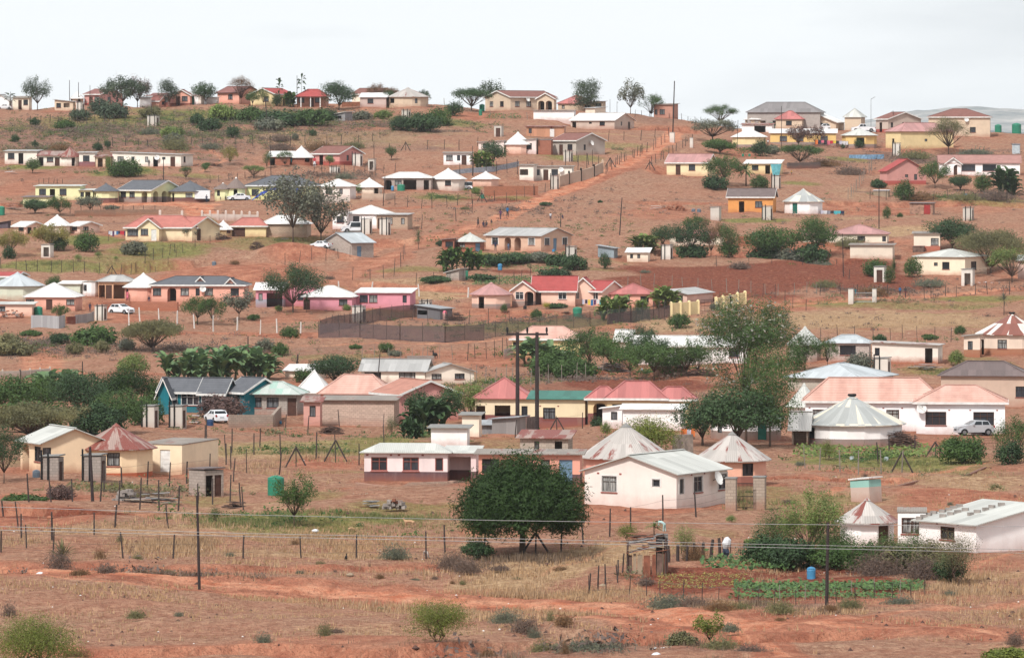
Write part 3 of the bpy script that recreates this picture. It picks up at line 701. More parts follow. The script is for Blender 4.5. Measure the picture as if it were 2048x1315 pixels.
H('',388,414,418,604,566,553,'gy',W_pch,M_slate,6,'w.5','',B=4.5,root=r,fas=wf)
H('',450,472,476,604,567,556,'gy',W_pch,M_slate,6,'w.5','',B=4.5,root=r,fas=wf)
H('pink house with grey-blue base and grey roof left of the leaning tree',511,566,572,614,578,566,'gx',W_(pnk,C(166,164,176),1.15),M_wh,6,'t.18 D.38 g.75','')
H('tall pink gabled house with brown roof edge behind the leaning tree',566,640,650,612,582,560,'gy',W_pnk,M_brm,8,'w.5','')
H('bright pink house with low white roof and one window beside the stumpy palm',606,704,713,621,594,572,'hip',W_pnk,M_wh,6,'D.07 w.82','',B=8)
H('bright pink flat house with white tin roof and three small windows',713,820,830,618,585,578,'mb',W_pnk,M_wh,10,'w.13 w.31 t.9','')
RD('peach round house with faded red roof and dark blue door left of the red-roofed house',942,1022,618,588,566,W_(pchl,gband,.75),M_fade,'d-1',n=12,fr=WHITE)
r=H('large peach house with bright red tiled roofs and white bargeboards',1066,1150,1156,611,579,553,'gx',W_(pchl),M_red,5,'D.12 w.7','',root=None,fas=wf,B=8,fr=WHITE)
H('',1024,1068,1073,612,578,562,'gy',W_(pchl,gband,.7),M_red,8,'w.34 a.82','',B=8,root=r,fas=wf,fr=WHITE)
H('',1143,1190,1197,610,576,555,'gy',W_(pchl),M_red,8,'t.25','',B=7,root=r,fas=wf,fr=WHITE)
H('',1170,1204,1248,612,580,562,'gx',W_(pchl),M_red,45,'d.15 w.6','o.55',root=r,fas=wf,fr=WHITE)
H('peach square house with bright red pyramid roof behind the banana plants',1222,1306,1312,613,588,567,'pyr',W_pch,M_redm,6,'w.35 w.8','')
H('white and peach house with flat grey tin roof behind the yellow wall',1342,1374,1432,608,588,580,'ml',W_(C(238,200,184)),M_gray,20,'w.5','')
H('open tin shed patched with grey sheets beside a wood stack',834,880,904,638,617,611,'ml',roofm(C(120,118,122),rust=.2),M_tinc,30,'h.2','',name='shed',cat='shed')
r=H('yellowish house with salmon hipped roof and white gablet behind the poles',1024,1160,1168,712,678,653,'hip',W_(C(240,216,160)),M_tilep,6,'t.05 w.35','',fas=wf,B=10)
r=H('cream house with grey tin roofs and barred windows behind the dark round tree',722,850,862,768,740,720,'gx',W_(C(248,236,220)),M_gray,8,'W.18 W.72','',B=9)
H('',840,852,948,768,743,728,'gx',W_(C(248,236,220)),M_gray,70,'','w.22 w.7',root=r)
H('small pale lean-to roof poking out left of the dark round tree',570,640,650,756,741,732,'mb',W_cream,M_wh,10,'','')
r=H('long white house with white roof mostly hidden behind garden trees',1272,1490,1500,729,690,674,'gx',W_wht,M_wh,5,'w.08 D.4 w.55 w.9','',fas=wf)
H('small white roofed hut between trees left of the long white house',1232,1262,1270,704,676,660,'gx',W_cream,M_wh,20,'','')
RD('grey round house with whitish cone roof right of the big flowering tree',1580,1644,722,686,654,W_gray,M_gl,'w0',n=12)
H('block house with white tin roof and wide dark window',1654,1738,1746,722,686,670,'hip',W_(C(206,192,184),block=True),M_blu,8,'W.5 h.5','')
H('battered whitewashed flat house with orange stains and dark doorway',1746,1876,1891,726,690,685,'ml',W_(C(242,230,218),dirt=.95),M_rust2,12,'t.08 d.86','')
r=RD('cream round house with brown base and red and white striped roof at far right',1962,2100,712,668,629,W_(C(240,218,200),bband,.95),M_rw,'d-3 w-1',n=16,tyre=True)
H('',1928,1960,1966,714,672,669,'mr',W_(C(240,218,200),bband,.95),M_flatc,8,'t.4','',root=r)
# ================================================ lower right
H('unfinished block house under a broad bluish tin roof',1580,1720,1800,788,757,730,'hip',W_(C(196,186,172),block=True),M_blu,25,'h.7','',ov=.5)
H('tan house with dark brown hipped roof behind the satellite dish at the right edge',1884,2056,2070,812,752,724,'hip',W_(C(206,180,162)),M_dk,8,'t.13 w.95','',B=10)
RD('small round house with weathered white roof beside the big flowering tree',1580,1640,850,808,768,W_wht,M_gl,'',n=14)
r=H('big white house with pink tiled roof and tall curtained windows',1834,2010,2020,868,805,772,'hip',W_(C(250,248,250,.9)),M_tilep,5,'W.22 W.76 o.06','',fas=wf,B=10,fr=BROWN)
H('',1612,1884,1892,862,803,757,'hip',W_(C(250,248,250,.9)),M_tilep,5,'w.1 w.64 g.75','',root=r,fas=wf,B=9,fr=BROWN)
RD('white round house with grey and cream striped cone roof topped by a tyre',1610,1812,897,849,796,W_(wht,C(150,136,130),.85),M_gw,'w-3',n=18,tyre=True,sca=.95)
H('white carport roof on two block pillars left of the striped cone roof',1584,1616,1622,892,848,824,'gx',W_(C(190,170,152),block=True),M_wh,12,'g.5','',name='carport',cat='carport')
RD('white round house with grey base behind the big flowering tree trunks',1424,1566,884,838,800,W_(wht,C(150,130,120),1.0),M_gw,'n1 t-2',n=14)
# ================================================ lower left
r=H('orange-cream house with pale tin roof and corner porch at far left',30,84,206,948,884,858,'gx',W_orng,M_gl,64,'a.25 w.8','t.07',sca=1.1)
r=RD('orange-cream round house with rust-red cone roof and a grey patch',153,300,953,896,852,W_(C(250,222,184),C(196,100,68),.28),M_rust,'w0',n=14)
H('',272,364,428,955,889,887,'mb',W_(C(250,228,196)),M_flatc,24,'m.62','',root=r,ov=.05)
r=H('teal house with dark slate roof and stepped white bargeboards',318,400,418,826,780,757,'gx',W_teal,M_slate,16,'w.3 W.75','',fas=wf,fr=WHITE,B=8)
H('',400,448,468,828,782,757,'gx',W_teal,M_slate,22,'w.25 d.7','',fas=wf,root=r,fr=WHITE,B=8)
H('',448,488,560,830,782,757,'gx',W_teal,M_slate,45,'d.6','',fas=wf,root=r,fr=WHITE)
H('',316,338,342,828,782,757,'gy',W_teal,M_slate,8,'','',fas=wf,root=r,B=4)
H('grey block house with greenish white hipped roof beside the parked white car',496,594,604,832,788,764,'hip',W_(C(178,168,160),block=True),M_mx,8,'w.15 w.5 d.7 D.92','',ov=.6)
H('steep white pyramid-roofed house behind the block house',594,650,660,812,786,742,'pyr',W_wht,M_wh,10,'','')
H('salmon tiled roof house hidden behind the long flat block house',640,776,790,822,788,750,'hip',W_pch,M_tilep,10,'','',B=9)
H('long flat-roofed block house with pink left end beside the firewood heap',642,788,797,852,800,796,'mb',W_(C(204,178,162),block=True,dirt=.35),M_flatc,6,'','')
H('pink plastered end room with one narrow window joined to the long block house',607,640,643,852,802,796,'mb',W_(C(214,162,150)),M_rust,5,'t.55','')
H('pink gabled house with brown tiled roof and white bargeboards behind the block house',744,800,916,842,787,762,'gx',W_(C(216,156,150)),roofm(C(190,136,120),'tile'),60,'','',fas=wf)
r=H('pinkish white house with dark base, grey roof and open porch on a stone terrace',728,895,900,964,905,887,'hip',W_(C(246,228,226),dband,.8),M_gl,5,'w.18 w.56 t.9','',fr=SILL,B=8)
H('',893,952,958,964,904,896,'mb',W_(C(236,212,210),dband,.8),M_gl,8,'g.38 d.85','',root=r,B=8)
H('long low coral house with dark base and a weathered blue door',957,1160,1166,972,908,905,'mb',W_(salm,dband,.85),M_flatc,4,'w.12 D.28 t.66 b.86','',B=5)
H('small block shed with rusty tin roof below the two tall poles',1040,1136,1146,913,875,865,'mb',W_(C(188,174,160),block=True,dirt=.1),M_rust,10,'t.35 d.8','',B=4,name='shed',cat='shed',sca=.7)
H('white latrine block with black vent pipes behind the pinkish white house',862,934,939,894,855,853,'mb',W_wht,GREY,6,'','',B=2.5,name='latrine_block',cat='latrine')
H('tall narrow cream hut behind the white latrine block',924,958,963,877,829,827,'mb',W_cream,GREY,10,'','',B=2,name='hut',cat='hut')
H('low grey tin shed cluttered with sacks left of the green tank',964,984,988,872,848,843,'mb',roofm(C(150,148,150),rust=.3),M_tinc,8,'','',B=3,name='shed',cat='shed')
H('corrugated iron shed with sagging flat roof right under the left pole',984,1034,1052,872,838,834,'mr',roofm(C(158,152,150),rust=.3),M_tinc,20,'','',name='shed',cat='shed')
r=H('cream house with brown base, red pyramid roof and long low wing behind the poles',950,1060,1068,852,797,756,'pyr',W_(C(244,226,194),maroon,1.15),M_redm,6,'d.1 h.5 t.9','',B=8)
H('',1060,1170,1178,853,797,786,'mb',W_(C(240,222,186),maroon,1.15),M_green,8,'w.35','',root=r,B=7)
r=H('yellow house with three-peaked pink-red roof and white fascia',1214,1330,1336,850,797,763,'hip',W_(C(240,214,168)),M_redm,5,'w.2 W.45 w.75','',fas=wf,B=9)
H('',1176,1236,1240,850,797,773,'hip',W_(C(240,214,168),maroon,1.1),M_redm,5,'a.4','',root=r,fas=wf)
H('',1310,1386,1390,850,799,774,'hip',W_(C(240,214,168)),M_redm,5,'w.3','',root=r,fas=wf)
r=H('low whitewashed house with flat white roof in front of the yellow house',1246,1366,1373,860,818,812,'mb',W_(wht),M_wh,6,'','',B=5)
H('',1205,1244,1248,860,816,811,'mr',W_(wht),M_wh,8,'t.6','',root=r,B=5)
# foreground pair
RD('large round house with rust-streaked white cone roof behind the nearest white house',1168,1340,968,914,852,W_salm,M_rust2,'',n=18,capm=GREY)
r=H('nearest white house with grey corrugated gable roof and satellite dish',1171,1353,1462,1015,946,914,'gy',W_(C(244,232,224),dirt=.3),M_gl,32,'w.27 s.78','t.1 w.42 w.93 o.72',fr=GREY,sca=.95,ov=.3)
RD('coral round house with two-tier rusty roof beside the block gate pillars',1398,1536,972,918,868,W_(C(240,182,158),C(150,100,92),.7),M_rust2,'w1',n=14,sca=1.1,capm=GREY)
RD('small white round house with patched rusty cone roof and brown door behind the thicket',1684,1792,1096,1041,1001,W_(wht,dirt=.8),M_rust2,'D1',n=10)
r=H('long white house with pale tin roof held down by rows of blocks',1849,1952,2090,1104,1048,1018,'mb',W_(wht,dirt=.35),M_gl,52,'w.5','',fr=BROWN)
H('',1796,1852,1858,1100,1024,1020,'mb',W_(wht,dirt=.35),M_flatc,5,'w.5','',root=r,fr=BROWN,B=4,ov=.05)
C=_C
# ---------------------------------------------------------------- cut banks (left to right, near side dug down): height m, run m
def WP(pts):return[at0(u,v)for u,v in pts]
for pts,h,run in[
 ([(-40,1012),(120,1016),(240,1022)],1.3,9),([(-60,1136),(150,1128),(320,1136),(600,1132),(860,1128)],.25,5),
 ([(120,1290),(300,1296),(480,1288),(640,1290),(760,1300),(900,1290)],.55,7),([(1540,955),(1640,952),(1710,958)],.9,5),([(1700,968),(2000,955)],.3,3),
 ([(1305,404),(1455,408)],1.6,7),([(660,672),(560,668),(400,664),(300,668)][::-1],.5,4),([(740,568),(860,574),(1020,578)],.6,4),
 ([(1340,503),(1470,500),(1650,515),(1690,520)],1.4,8),([(1650,405),(1830,405),(2048,408)],1.0,6),([(640,640),(760,640)],.1,3),
 ([(1300,1262),(1400,1268),(1560,1262)],.9,7),([(720,974),(900,970),(950,962)],.6,5),([(200,603),(360,606)],1.5,6),([(1270,254),(1380,256)],.9,8),
 ([(240,530),(300,525),(360,524)],1.2,8),([(690,478),(780,482)],1.2,8),([(940,625),(1060,622),(1140,626)],.7,5),([(0,410),(60,404)],.8,5)]:
 BANKS.append((WP(pts),h,run))
MOUND=[(590,518,9,4.5,2.6),(470,552,14,7,1.0),(1125,0,0,0,0)]
_hf=hfull
def hfull(x,y):
 z=_hf(x,y)
 for u,v,rx,ry,h in MOUND[:2]:
  mx_,my=at0(u,v);q=((np.asarray(x)-mx_)/rx)**2+((np.asarray(y)-my)/ry)**2
  z=z+h*np.exp(-q*1.4)
 return z
_c.clear()
us=np.concatenate([np.arange(-2200,-120,60),np.arange(-120,2170,5.0),np.arange(2170,4300,60)])
ds=[0,20,40,60,80,100,120,140,160,180,200,212,222]
d=226.0
while d<1078:ds.append(d);d+=max(.55,d*.0021)
ds+=[1080,1084,1090,1100,1120,1150,1200,1300,1400,1500]
ds=np.array(ds)
DG,UG=np.meshgrid(ds,us,indexing='ij')
X=(UG-UC)/F*np.maximum(DG,150);Y=DG
Z=hfull(X,Y)
# small lumps and clods so that the soil catches light
def lump(X,Y,sc_,seed):
 rs=np.random.RandomState(seed);G=rs.rand(256,256)
 gx=X/sc_;gy=Y/sc_;ix=np.floor(gx).astype(int);iy=np.floor(gy).astype(int);fx=gx-ix;fy=gy-iy
 fx=fx*fx*(3-2*fx);fy=fy*fy*(3-2*fy)
 g=lambda a,b:G[a%256,b%256]
 return(g(ix,iy)*(1-fx)+g(ix+1,iy)*fx)*(1-fy)+(g(ix,iy+1)*(1-fx)+g(ix+1,iy+1)*fx)*fy-.5
Z=Z+(lump(X,Y,5.3,1)*.5+lump(X,Y,2.1,2)*.28+lump(X,Y,.9,3)*.12)*sst(180,240,Y)*.8
V=HZ-Z*F/np.maximum(Y,1)
# ground cover masks: red soil, green, straw, plough and painted bank shading, path, scrub
wob=lump(X,Y,9,11)*2.6+lump(X,Y,3.1,12)*1.4+lump(X,Y,1.2,13)*.8
R=np.zeros(X.shape);G=R.copy();S=R.copy();P=R.copy();K=R.copy();B=R.copy()
def area(M,u,v,ru,rv,st,soft=.55):
 x,y=at0(u,v);s=F/y;_,y2=at0(u,v-rv);ry=max(abs(y2-y),.8);rx=ru/s
 q=np.sqrt(((X-x)/rx)**2+((Y-y)/ry)**2)+wob*.16
 np.maximum(M,st*(1-sst(1-soft,1+soft*.3,q)),out=M)
def stroke(M,pts,wd,st,rag=.35):
 dd,_=segdist(X,Y,WP(pts));dd=dd+wob*rag*min(wd,2.2)*.5
 np.maximum(M,st*(1-sst(wd*.35,wd*.75,dd)),out=M)
for px,py,r_,pz in PADS:
 q=np.hypot(X-px,Y-py)+wob*.9
 np.maximum(R,.62*(1-sst(r_+.3,r_+3.6,q)),out=R)
for pts,h,run in BANKS:
 dd,sg=segdist(X,Y,pts);dd=dd+wob*.3
 np.maximum(R,np.where(sg<0,1.0,.6)*(1-sst(.8,2.6+h*1.8,dd)),out=R)
# the dirt road up the hill, and tracks
stroke(K,[(1000,438),(1060,408),(1120,385),(1180,360),(1240,330),(1290,305),(1330,288),(1352,262)],3.6,.85,.6);stroke(K,[(860,480),(940,456),(1010,434)],1.4,.6,.8);stroke(K,[(690,560),(760,520),(870,474)],3.0,.4,1);stroke(R,[(560,640),(640,590),(700,552),(800,505),(960,450)],7,.6,1)
stroke(K,[(870,470),(830,478),(770,492),(690,525)],2.4,.5);stroke(R,[(1000,405),(1110,388),(1230,345),(1330,300)],4,.8)
stroke(K,[(-40,1140),(200,1146),(420,1164),(600,1180),(760,1192),(900,1200),(1050,1206),(1200,1214),(1330,1226),(1420,1238),(1500,1244)],2.8,1)
stroke(K,[(-40,1148),(180,1160),(340,1176)],.5,.7);stroke(K,[(100,1158),(420,1182),(700,1190),(940,1212),(1240,1240),(1420,1262)],.55,.6)
stroke(R,[(-40,1143),(300,1152),(600,1182),(900,1200),(1200,1214),(1420,1238)],8,.95)
stroke(K,[(1500,1244),(1660,1236),(1780,1228),(1900,1218),(2090,1200)],1.3,.55);stroke(K,[(1420,1238),(1600,1240),(1800,1252),(1960,1264),(2100,1276)],1.0,.9)
stroke(R,[(1480,1240),(1700,1244),(2090,1270)],8,.9);stroke(K,[(1460,1250),(1520,1280),(1570,1316)],.6,.8);stroke(R,[(1440,1245),(1520,1280),(1570,1316)],2.5,.8)
stroke(K,[(1560,1250),(1800,1270),(2060,1292)],.3,.5);stroke(K,[(2090,1110),(2020,1110),(1960,1120),(1940,1140)],1.2,.6)
stroke(K,[(-40,690),(60,693),(240,690),(400,692),(560,690),(700,688),(840,690),(960,684),(1020,676)],1.1,.85);stroke(K,[(80,700),(84,730),(100,752)],5.5,.6);stroke(R,[(60,745),(180,750),(300,745)],4,.7)
stroke(K,[(700,566),(860,574),(1020,580)],1.2,.55);stroke(K,[(1070,1150),(1180,1110),(1250,1082)],.8,.45);stroke(S,[(1000,1170),(1130,1125),(1250,1090)],6,.9)
stroke(K,[(1640,995),(1760,970),(1870,945),(1980,925)],1.0,.6);stroke(K,[(1560,610),(1700,600),(1900,590),(2060,575)],2.0,.7);stroke(R,[(1500,625),(1620,600),(1900,595),(2060,575)],5,.7)
stroke(K,[(350,292),(420,298),(450,320),(400,345)],1.2,.6);stroke(R,[(0,345),(90,350),(200,345),(300,340)],3,.5);stroke(K,[(120,275),(160,295),(220,292),(380,300)],.8,.6)
stroke(R,[(660,420),(800,418),(960,410),(1010,405)],3,.9);stroke(K,[(620,640),(700,640),(900,650)],.8,.3)
stroke(K,[(200,407),(320,408),(420,410)],4.5,.9,.1);stroke(K,[(395,412),(405,430)],5,.9,.1)
for u,v,ru,rv,st in[(470,552,190,32,.95),(590,512,90,22,1),(760,505,90,20,.4),(1320,425,100,24,.6),(1480,430,140,14,.4),(1740,420,160,14,.8),(1960,420,120,20,.5),(1740,345,80,10,.6),
 (1540,505,200,18,.85),(1850,560,200,16,.5),(1550,610,100,22,.9),(1040,635,130,14,1),(1200,630,90,12,.9),(1240,655,80,10,.7),(860,710,200,16,.55),(980,712,120,20,.7),(1350,745,200,30,.8),(1250,765,130,12,.6),
 (1720,880,120,12,.9),(1860,885,160,14,.7),(90,1000,180,14,.8),(80,1034,160,14,1),(260,1130,120,8,.4),(640,925,120,14,.8),(700,905,100,12,.5),(860,1010,120,10,.5),(1180,1020,260,12,.8),(1240,1040,160,8,.6),
 (1390,1170,190,34,1.0),(1700,1190,240,34,.8),(1500,1130,120,16,.7),(1900,990,140,22,.9),(2000,1000,120,14,.8),(1960,1130,140,20,.6),(640,1285,260,16,.6),(360,1300,160,20,.7),(1000,1300,300,16,.4),(1380,1290,130,22,.5),
 (2010,700,90,14,.7),(1850,740,80,8,.5),(560,868,130,10,.7),(380,850,100,10,.4),(120,640,200,20,.5),(230,640,140,16,.8),(60,940,100,12,.7),(1180,220,160,10,.3),(950,233,90,10,.7),(1560,335,90,6,.5),(1760,300,120,10,.7),(1480,306,60,10,.8),
 (880,1130,60,8,.5),(1060,1060,120,12,.5),(950,1060,60,12,.8),(470,1085,200,14,.35),(30,380,60,24,.6),(90,350,120,16,.45),(240,470,60,10,.7),(1310,300,60,14,.5),(1320,337,40,6,.9),(850,345,110,10,.35),(1000,395,60,6,.6),(480,600,60,8,.6)]:
 area(R,u,v,ru,rv,st)
for u,v,ru,rv,st in[(560,1040,240,18,.95),(720,1035,200,14,.8),(800,1010,160,16,.55),(420,1000,120,12,.5),(620,990,120,12,.5),(260,970,120,8,.6),(880,1050,160,14,.4),(1780,920,260,14,.8),(1850,930,160,20,.5),(1650,1000,120,14,.5),(1500,985,100,16,.5),
 (620,895,260,16,.5),(760,882,120,14,.7),(1000,760,200,14,.4),(1130,700,200,14,.4),(980,650,220,8,.6),(1180,640,130,8,.5),(970,512,90,8,.95),(1060,512,120,8,.6),(980,530,120,8,.4),(1500,440,90,5,.9),(1610,440,90,5,.4),(1600,367,60,5,.7),
 (560,480,120,22,.55),(500,490,90,16,.5),(330,500,130,20,.9),(240,520,120,12,.6),(100,530,190,14,.9),(60,505,120,14,.3),(180,480,90,12,.8),(60,335,90,6,.8),(250,345,110,12,.8),(380,350,80,8,.6),(880,395,110,12,.6),(930,375,50,8,.6),(1030,397,60,4,.6),
 (420,235,260,20,.75),(200,238,160,16,.6),(600,245,120,16,.7),(870,240,130,10,.9),(60,255,90,12,.5),(1250,290,90,8,.5),(1330,300,30,6,.4),(1150,315,90,8,.7),(1920,250,60,6,.1),(1700,320,70,6,.7),(1960,398,130,8,.6),(1800,610,300,12,.55),(1950,600,160,10,.7),(1700,605,120,8,.7),
 (1880,740,110,14,.6),(1960,720,90,10,.5),(150,640,110,12,.5),(700,712,160,8,.5),(300,690,200,12,.25),(1900,950,160,10,.4),(760,625,80,8,.4),(640,575,70,8,.4),(820,540,90,8,.6),(1210,540,60,6,.5),(1090,1005,60,8,.3),(1450,1120,90,10,.4),(1240,305,60,6,.4)]:
 area(G,u,v,ru,rv,st)
for u,v,ru,rv,st in[(660,270,260,14,1),(330,262,190,16,.7),(860,262,140,8,.5),(1000,260,160,8,.3),(1780,640,340,26,.95),(1500,640,220,16,.6),(1350,650,120,12,.7),(560,900,220,20,.8),(900,860,130,18,.5),(620,960,160,10,.3),(420,1020,300,20,.4),
 (300,1060,340,16,.55),(600,1110,300,10,.6),(1100,1120,200,20,.8),(1000,1150,160,14,.6),(880,560,240,10,.6),(830,590,130,10,.8),(920,480,240,22,.3),(1300,460,200,14,.3),(1800,460,140,12,.8),(1700,385,60,22,.4),(1200,520,90,10,.5),(1700,1000,160,20,.5),(1920,960,140,14,.6),
 (1980,1150,140,14,.6),(200,1240,300,18,.3),(800,1260,260,14,.4),(1200,1290,200,12,.3),(560,580,120,6,.5),(1290,300,60,10,.3),(700,400,60,10,.4),(1600,470,120,8,.3),(1240,290,120,6,.5),(900,1090,120,8,.5),(1960,1290,160,12,.4)]:
 area(S,u,v,ru,rv,st)
for u,v,ru,rv,st in[(1430,562,240,30,.95),(1700,555,150,30,.9),(1560,535,330,16,.9),(1030,543,60,8,1),(1290,770,190,12,.8),(1100,776,160,12,.5),(1395,1168,125,30,1),(1650,1180,240,28,1),(1600,1148,150,10,.9),(110,1024,150,9,1),(975,400,80,4,.7)]:  # includes the dug bank at left: its dark red shading painted as soil
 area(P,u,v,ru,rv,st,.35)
for u,v,ru,rv,st in[(500,235,330,22,.7),(150,262,260,26,.55),(420,270,260,16,.5),(750,250,160,14,.6),(60,300,120,12,.5),(80,690,140,16,.7),(360,700,260,14,.5),(650,700,200,14,.4),(1100,640,300,10,.2),(900,640,120,10,.4),(1050,1115,150,10,.9),(1860,320,260,10,.7),(1650,325,90,10,.5),
 (300,985,160,10,.4),(1500,1210,240,10,.8),(1800,1190,160,14,.6),(1100,1300,220,16,.6),(1380,1290,120,24,.7),(250,1140,260,5,.6),(860,1140,160,8,.4),(1150,520,60,20,.4),(420,500,60,10,.4),(240,300,240,10,.4),(1150,765,200,12,.3),(330,370,200,8,.3),(640,350,160,12,.4),(1980,395,160,10,.5),(800,380,60,10,.3)]:
 area(B,u,v,ru,rv,st)
rz=random.Random(12)
for i in range(210):
 u=rz.uniform(-20,2060);v=225+900*rz.random()**1.5;M_,st=rz.choice([(B,.75),(B,.6),(R,.6),(B,.5),(S,.6),(G,.35)]if v<500 else[(B,.5),(R,.7),(S,.5),(G,.4),(R,.5)])
 area(M_,u,v,rz.uniform(30,150),rz.uniform(1.6,4.5)*(1 if v<700 else 2),st,.7)
area(B,250,275,460,60,.62,.8);area(B,700,265,300,40,.55,.8);area(B,250,360,420,26,.38,.8);area(B,1850,320,260,30,.35,.8)
me=bpy.data.meshes.new('ground');nr,nc=X.shape
me.vertices.add(nr*nc);me.vertices.foreach_set('co',np.stack([X,Y,Z],-1).ravel())
ii=np.arange(nr*nc).reshape(nr,nc);q=np.stack([ii[:-1,:-1],ii[:-1,1:],ii[1:,1:],ii[1:,:-1]],-1).reshape(-1,4)
me.loops.add(q.size);me.loops.foreach_set('vertex_index',q.ravel());me.polygons.add(len(q))
me.polygons.foreach_set('loop_start',np.arange(0,q.size,4));me.polygons.foreach_set('loop_total',np.full(len(q),4));me.update()
me.polygons.foreach_set('use_smooth',[True]*len(q))
def attr(name,a,b,c):
 at_=me.color_attributes.new(name=name,type='FLOAT_COLOR',domain='POINT');at_.data.foreach_set('color',np.stack([a,b,c,np.ones_like(a)],-1).ravel().astype(np.float32))
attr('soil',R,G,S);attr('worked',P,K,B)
ground=bpy.data.objects.new('ground',me);COL.objects.link(ground);ground['kind']='structure'
m,n,b=newmat('dry_red_ground');g=NG(n)
tc=g.a('ShaderNodeTexCoord').outputs['Object']
a1=g.a('ShaderNodeAttribute',attribute_name='soil');a2=g.a('ShaderNodeAttribute',attribute_name='worked')
s1=g.a('ShaderNodeSeparateColor');g.l(a1.outputs[0],s1.inputs[0]);s2=g.a('ShaderNodeSeparateColor');g.l(a2.outputs[0],s2.inputs[0])
nA=g.noise(tc,.09,6,.62);nB=g.noise(tc,.42,6,.65);nC=g.noise(tc,1.9,5,.7);nD=g.noise(g.mapv(tc,(1,.45,1)),5.5,3,.7);nE=g.noise(tc,.2,5,.7)
mixn=g.math('ADD',g.math('MULTIPLY',nB,.55),g.math('MULTIPLY',nC,.45))
grass=g.mix(g.ramp(nC,.38,.62),C(150,122,104),C(204,172,144));grass=g.mix(g.ramp(nA,.35,.65),grass,g.mix(g.ramp(nC,.38,.62),C(166,126,106),C(202,160,132)))
redc=g.mix(g.ramp(nB,.38,.62),C(170,104,82),C(212,148,118))
thr=g.ramp(mixn,.40,.62)
base=g.mix(g.math('MULTIPLY',g.math('SUBTRACT',1.0,thr),.34),grass,redc)
def m_(sock,col,base,k=1.0,w=.5):
 f=g.math('ADD',sock,g.math('MULTIPLY',g.math('SUBTRACT',mixn,.5),w*2));f=g.math('MULTIPLY',g.ramp(f,.25,.75),g.math('MINIMUM',g.math('MULTIPLY',sock,4),1));return g.mix(g.math('MULTIPLY',f,k),base,col)
base=m_(s1.outputs[2],g.mix(g.ramp(nC,.38,.62),C(178,152,112),C(222,196,156)),base,.85)
base=m_(s2.outputs[2],g.mix(g.ramp(nC,.38,.62),C(98,80,76),C(152,130,120)),base,.85)
base=m_(s1.outputs[0],redc,base,.85)
base=m_(s1.outputs[1],g.mix(g.ramp(nC,.38,.62),C(108,122,64),C(160,166,98)),base,.92)
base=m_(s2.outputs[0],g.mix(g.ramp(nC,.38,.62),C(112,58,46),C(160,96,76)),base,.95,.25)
base=m_(s2.outputs[1],g.mix(g.ramp(nB,.38,.62),C(216,136,102),C(238,180,146)),base,.95,.25)
base=g.mix(g.math('MULTIPLY',g.ramp(nD,.50,.68),.42),base,C(112,84,68));base=g.mix(g.math('MULTIPLY',g.ramp(g.noise(g.mapv(tc,(1,.5,1)),3.1,4,.75),.54,.68),.35),base,C(218,184,152))
base=g.mix(g.math('MULTIPLY',g.ramp(nE,.56,.72),.25),base,C(150,98,76))
base=g.mix(1.0,base,(1.0,.915,.905,1),'MULTIPLY');nF=g.noise(g.mapv(tc,(1,.6,1)),1.1,6,.8);base=g.mix(g.math('MULTIPLY',g.ramp(nF,.48,.6),.36),base,C(120,72,54));hg=g.a('ShaderNodeHueSaturation');hg.inputs['Saturation'].default_value=.99;g.l(base,hg.inputs['Color']);base=hg.outputs[0]
g.l(base,b.inputs[0]);b.inputs['Roughness'].default_value=1;b.inputs['Specular IOR Level'].default_value=.05
g.bump(g.math('ADD',nC,g.math('MULTIPLY',nD,.6)),b,1.0,.35)
me.materials.append(m)
# far wooded hill beyond the ridge, on the right
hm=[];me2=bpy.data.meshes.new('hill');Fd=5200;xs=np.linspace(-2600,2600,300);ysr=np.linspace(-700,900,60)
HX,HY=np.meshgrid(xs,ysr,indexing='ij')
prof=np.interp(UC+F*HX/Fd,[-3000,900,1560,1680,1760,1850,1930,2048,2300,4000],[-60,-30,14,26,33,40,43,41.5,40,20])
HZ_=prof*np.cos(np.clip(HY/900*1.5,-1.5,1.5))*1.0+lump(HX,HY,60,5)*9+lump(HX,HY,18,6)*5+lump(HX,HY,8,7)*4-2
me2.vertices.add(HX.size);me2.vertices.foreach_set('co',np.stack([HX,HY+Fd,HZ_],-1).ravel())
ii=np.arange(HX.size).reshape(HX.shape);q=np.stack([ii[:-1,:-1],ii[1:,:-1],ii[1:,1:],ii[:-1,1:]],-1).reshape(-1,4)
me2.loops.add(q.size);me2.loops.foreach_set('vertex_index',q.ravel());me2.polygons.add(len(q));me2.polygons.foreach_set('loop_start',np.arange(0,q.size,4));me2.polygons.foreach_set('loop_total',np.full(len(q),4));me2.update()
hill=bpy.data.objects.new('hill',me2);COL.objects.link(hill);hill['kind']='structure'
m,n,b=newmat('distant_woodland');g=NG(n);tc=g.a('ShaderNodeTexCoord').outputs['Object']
g.l(g.mix(g.ramp(g.noise(tc,.02,6,.7),.35,.65),C(120,128,130),C(186,182,178)),b.inputs[0]);b.inputs['Roughness'].default_value=1;me2.materials.append(m)
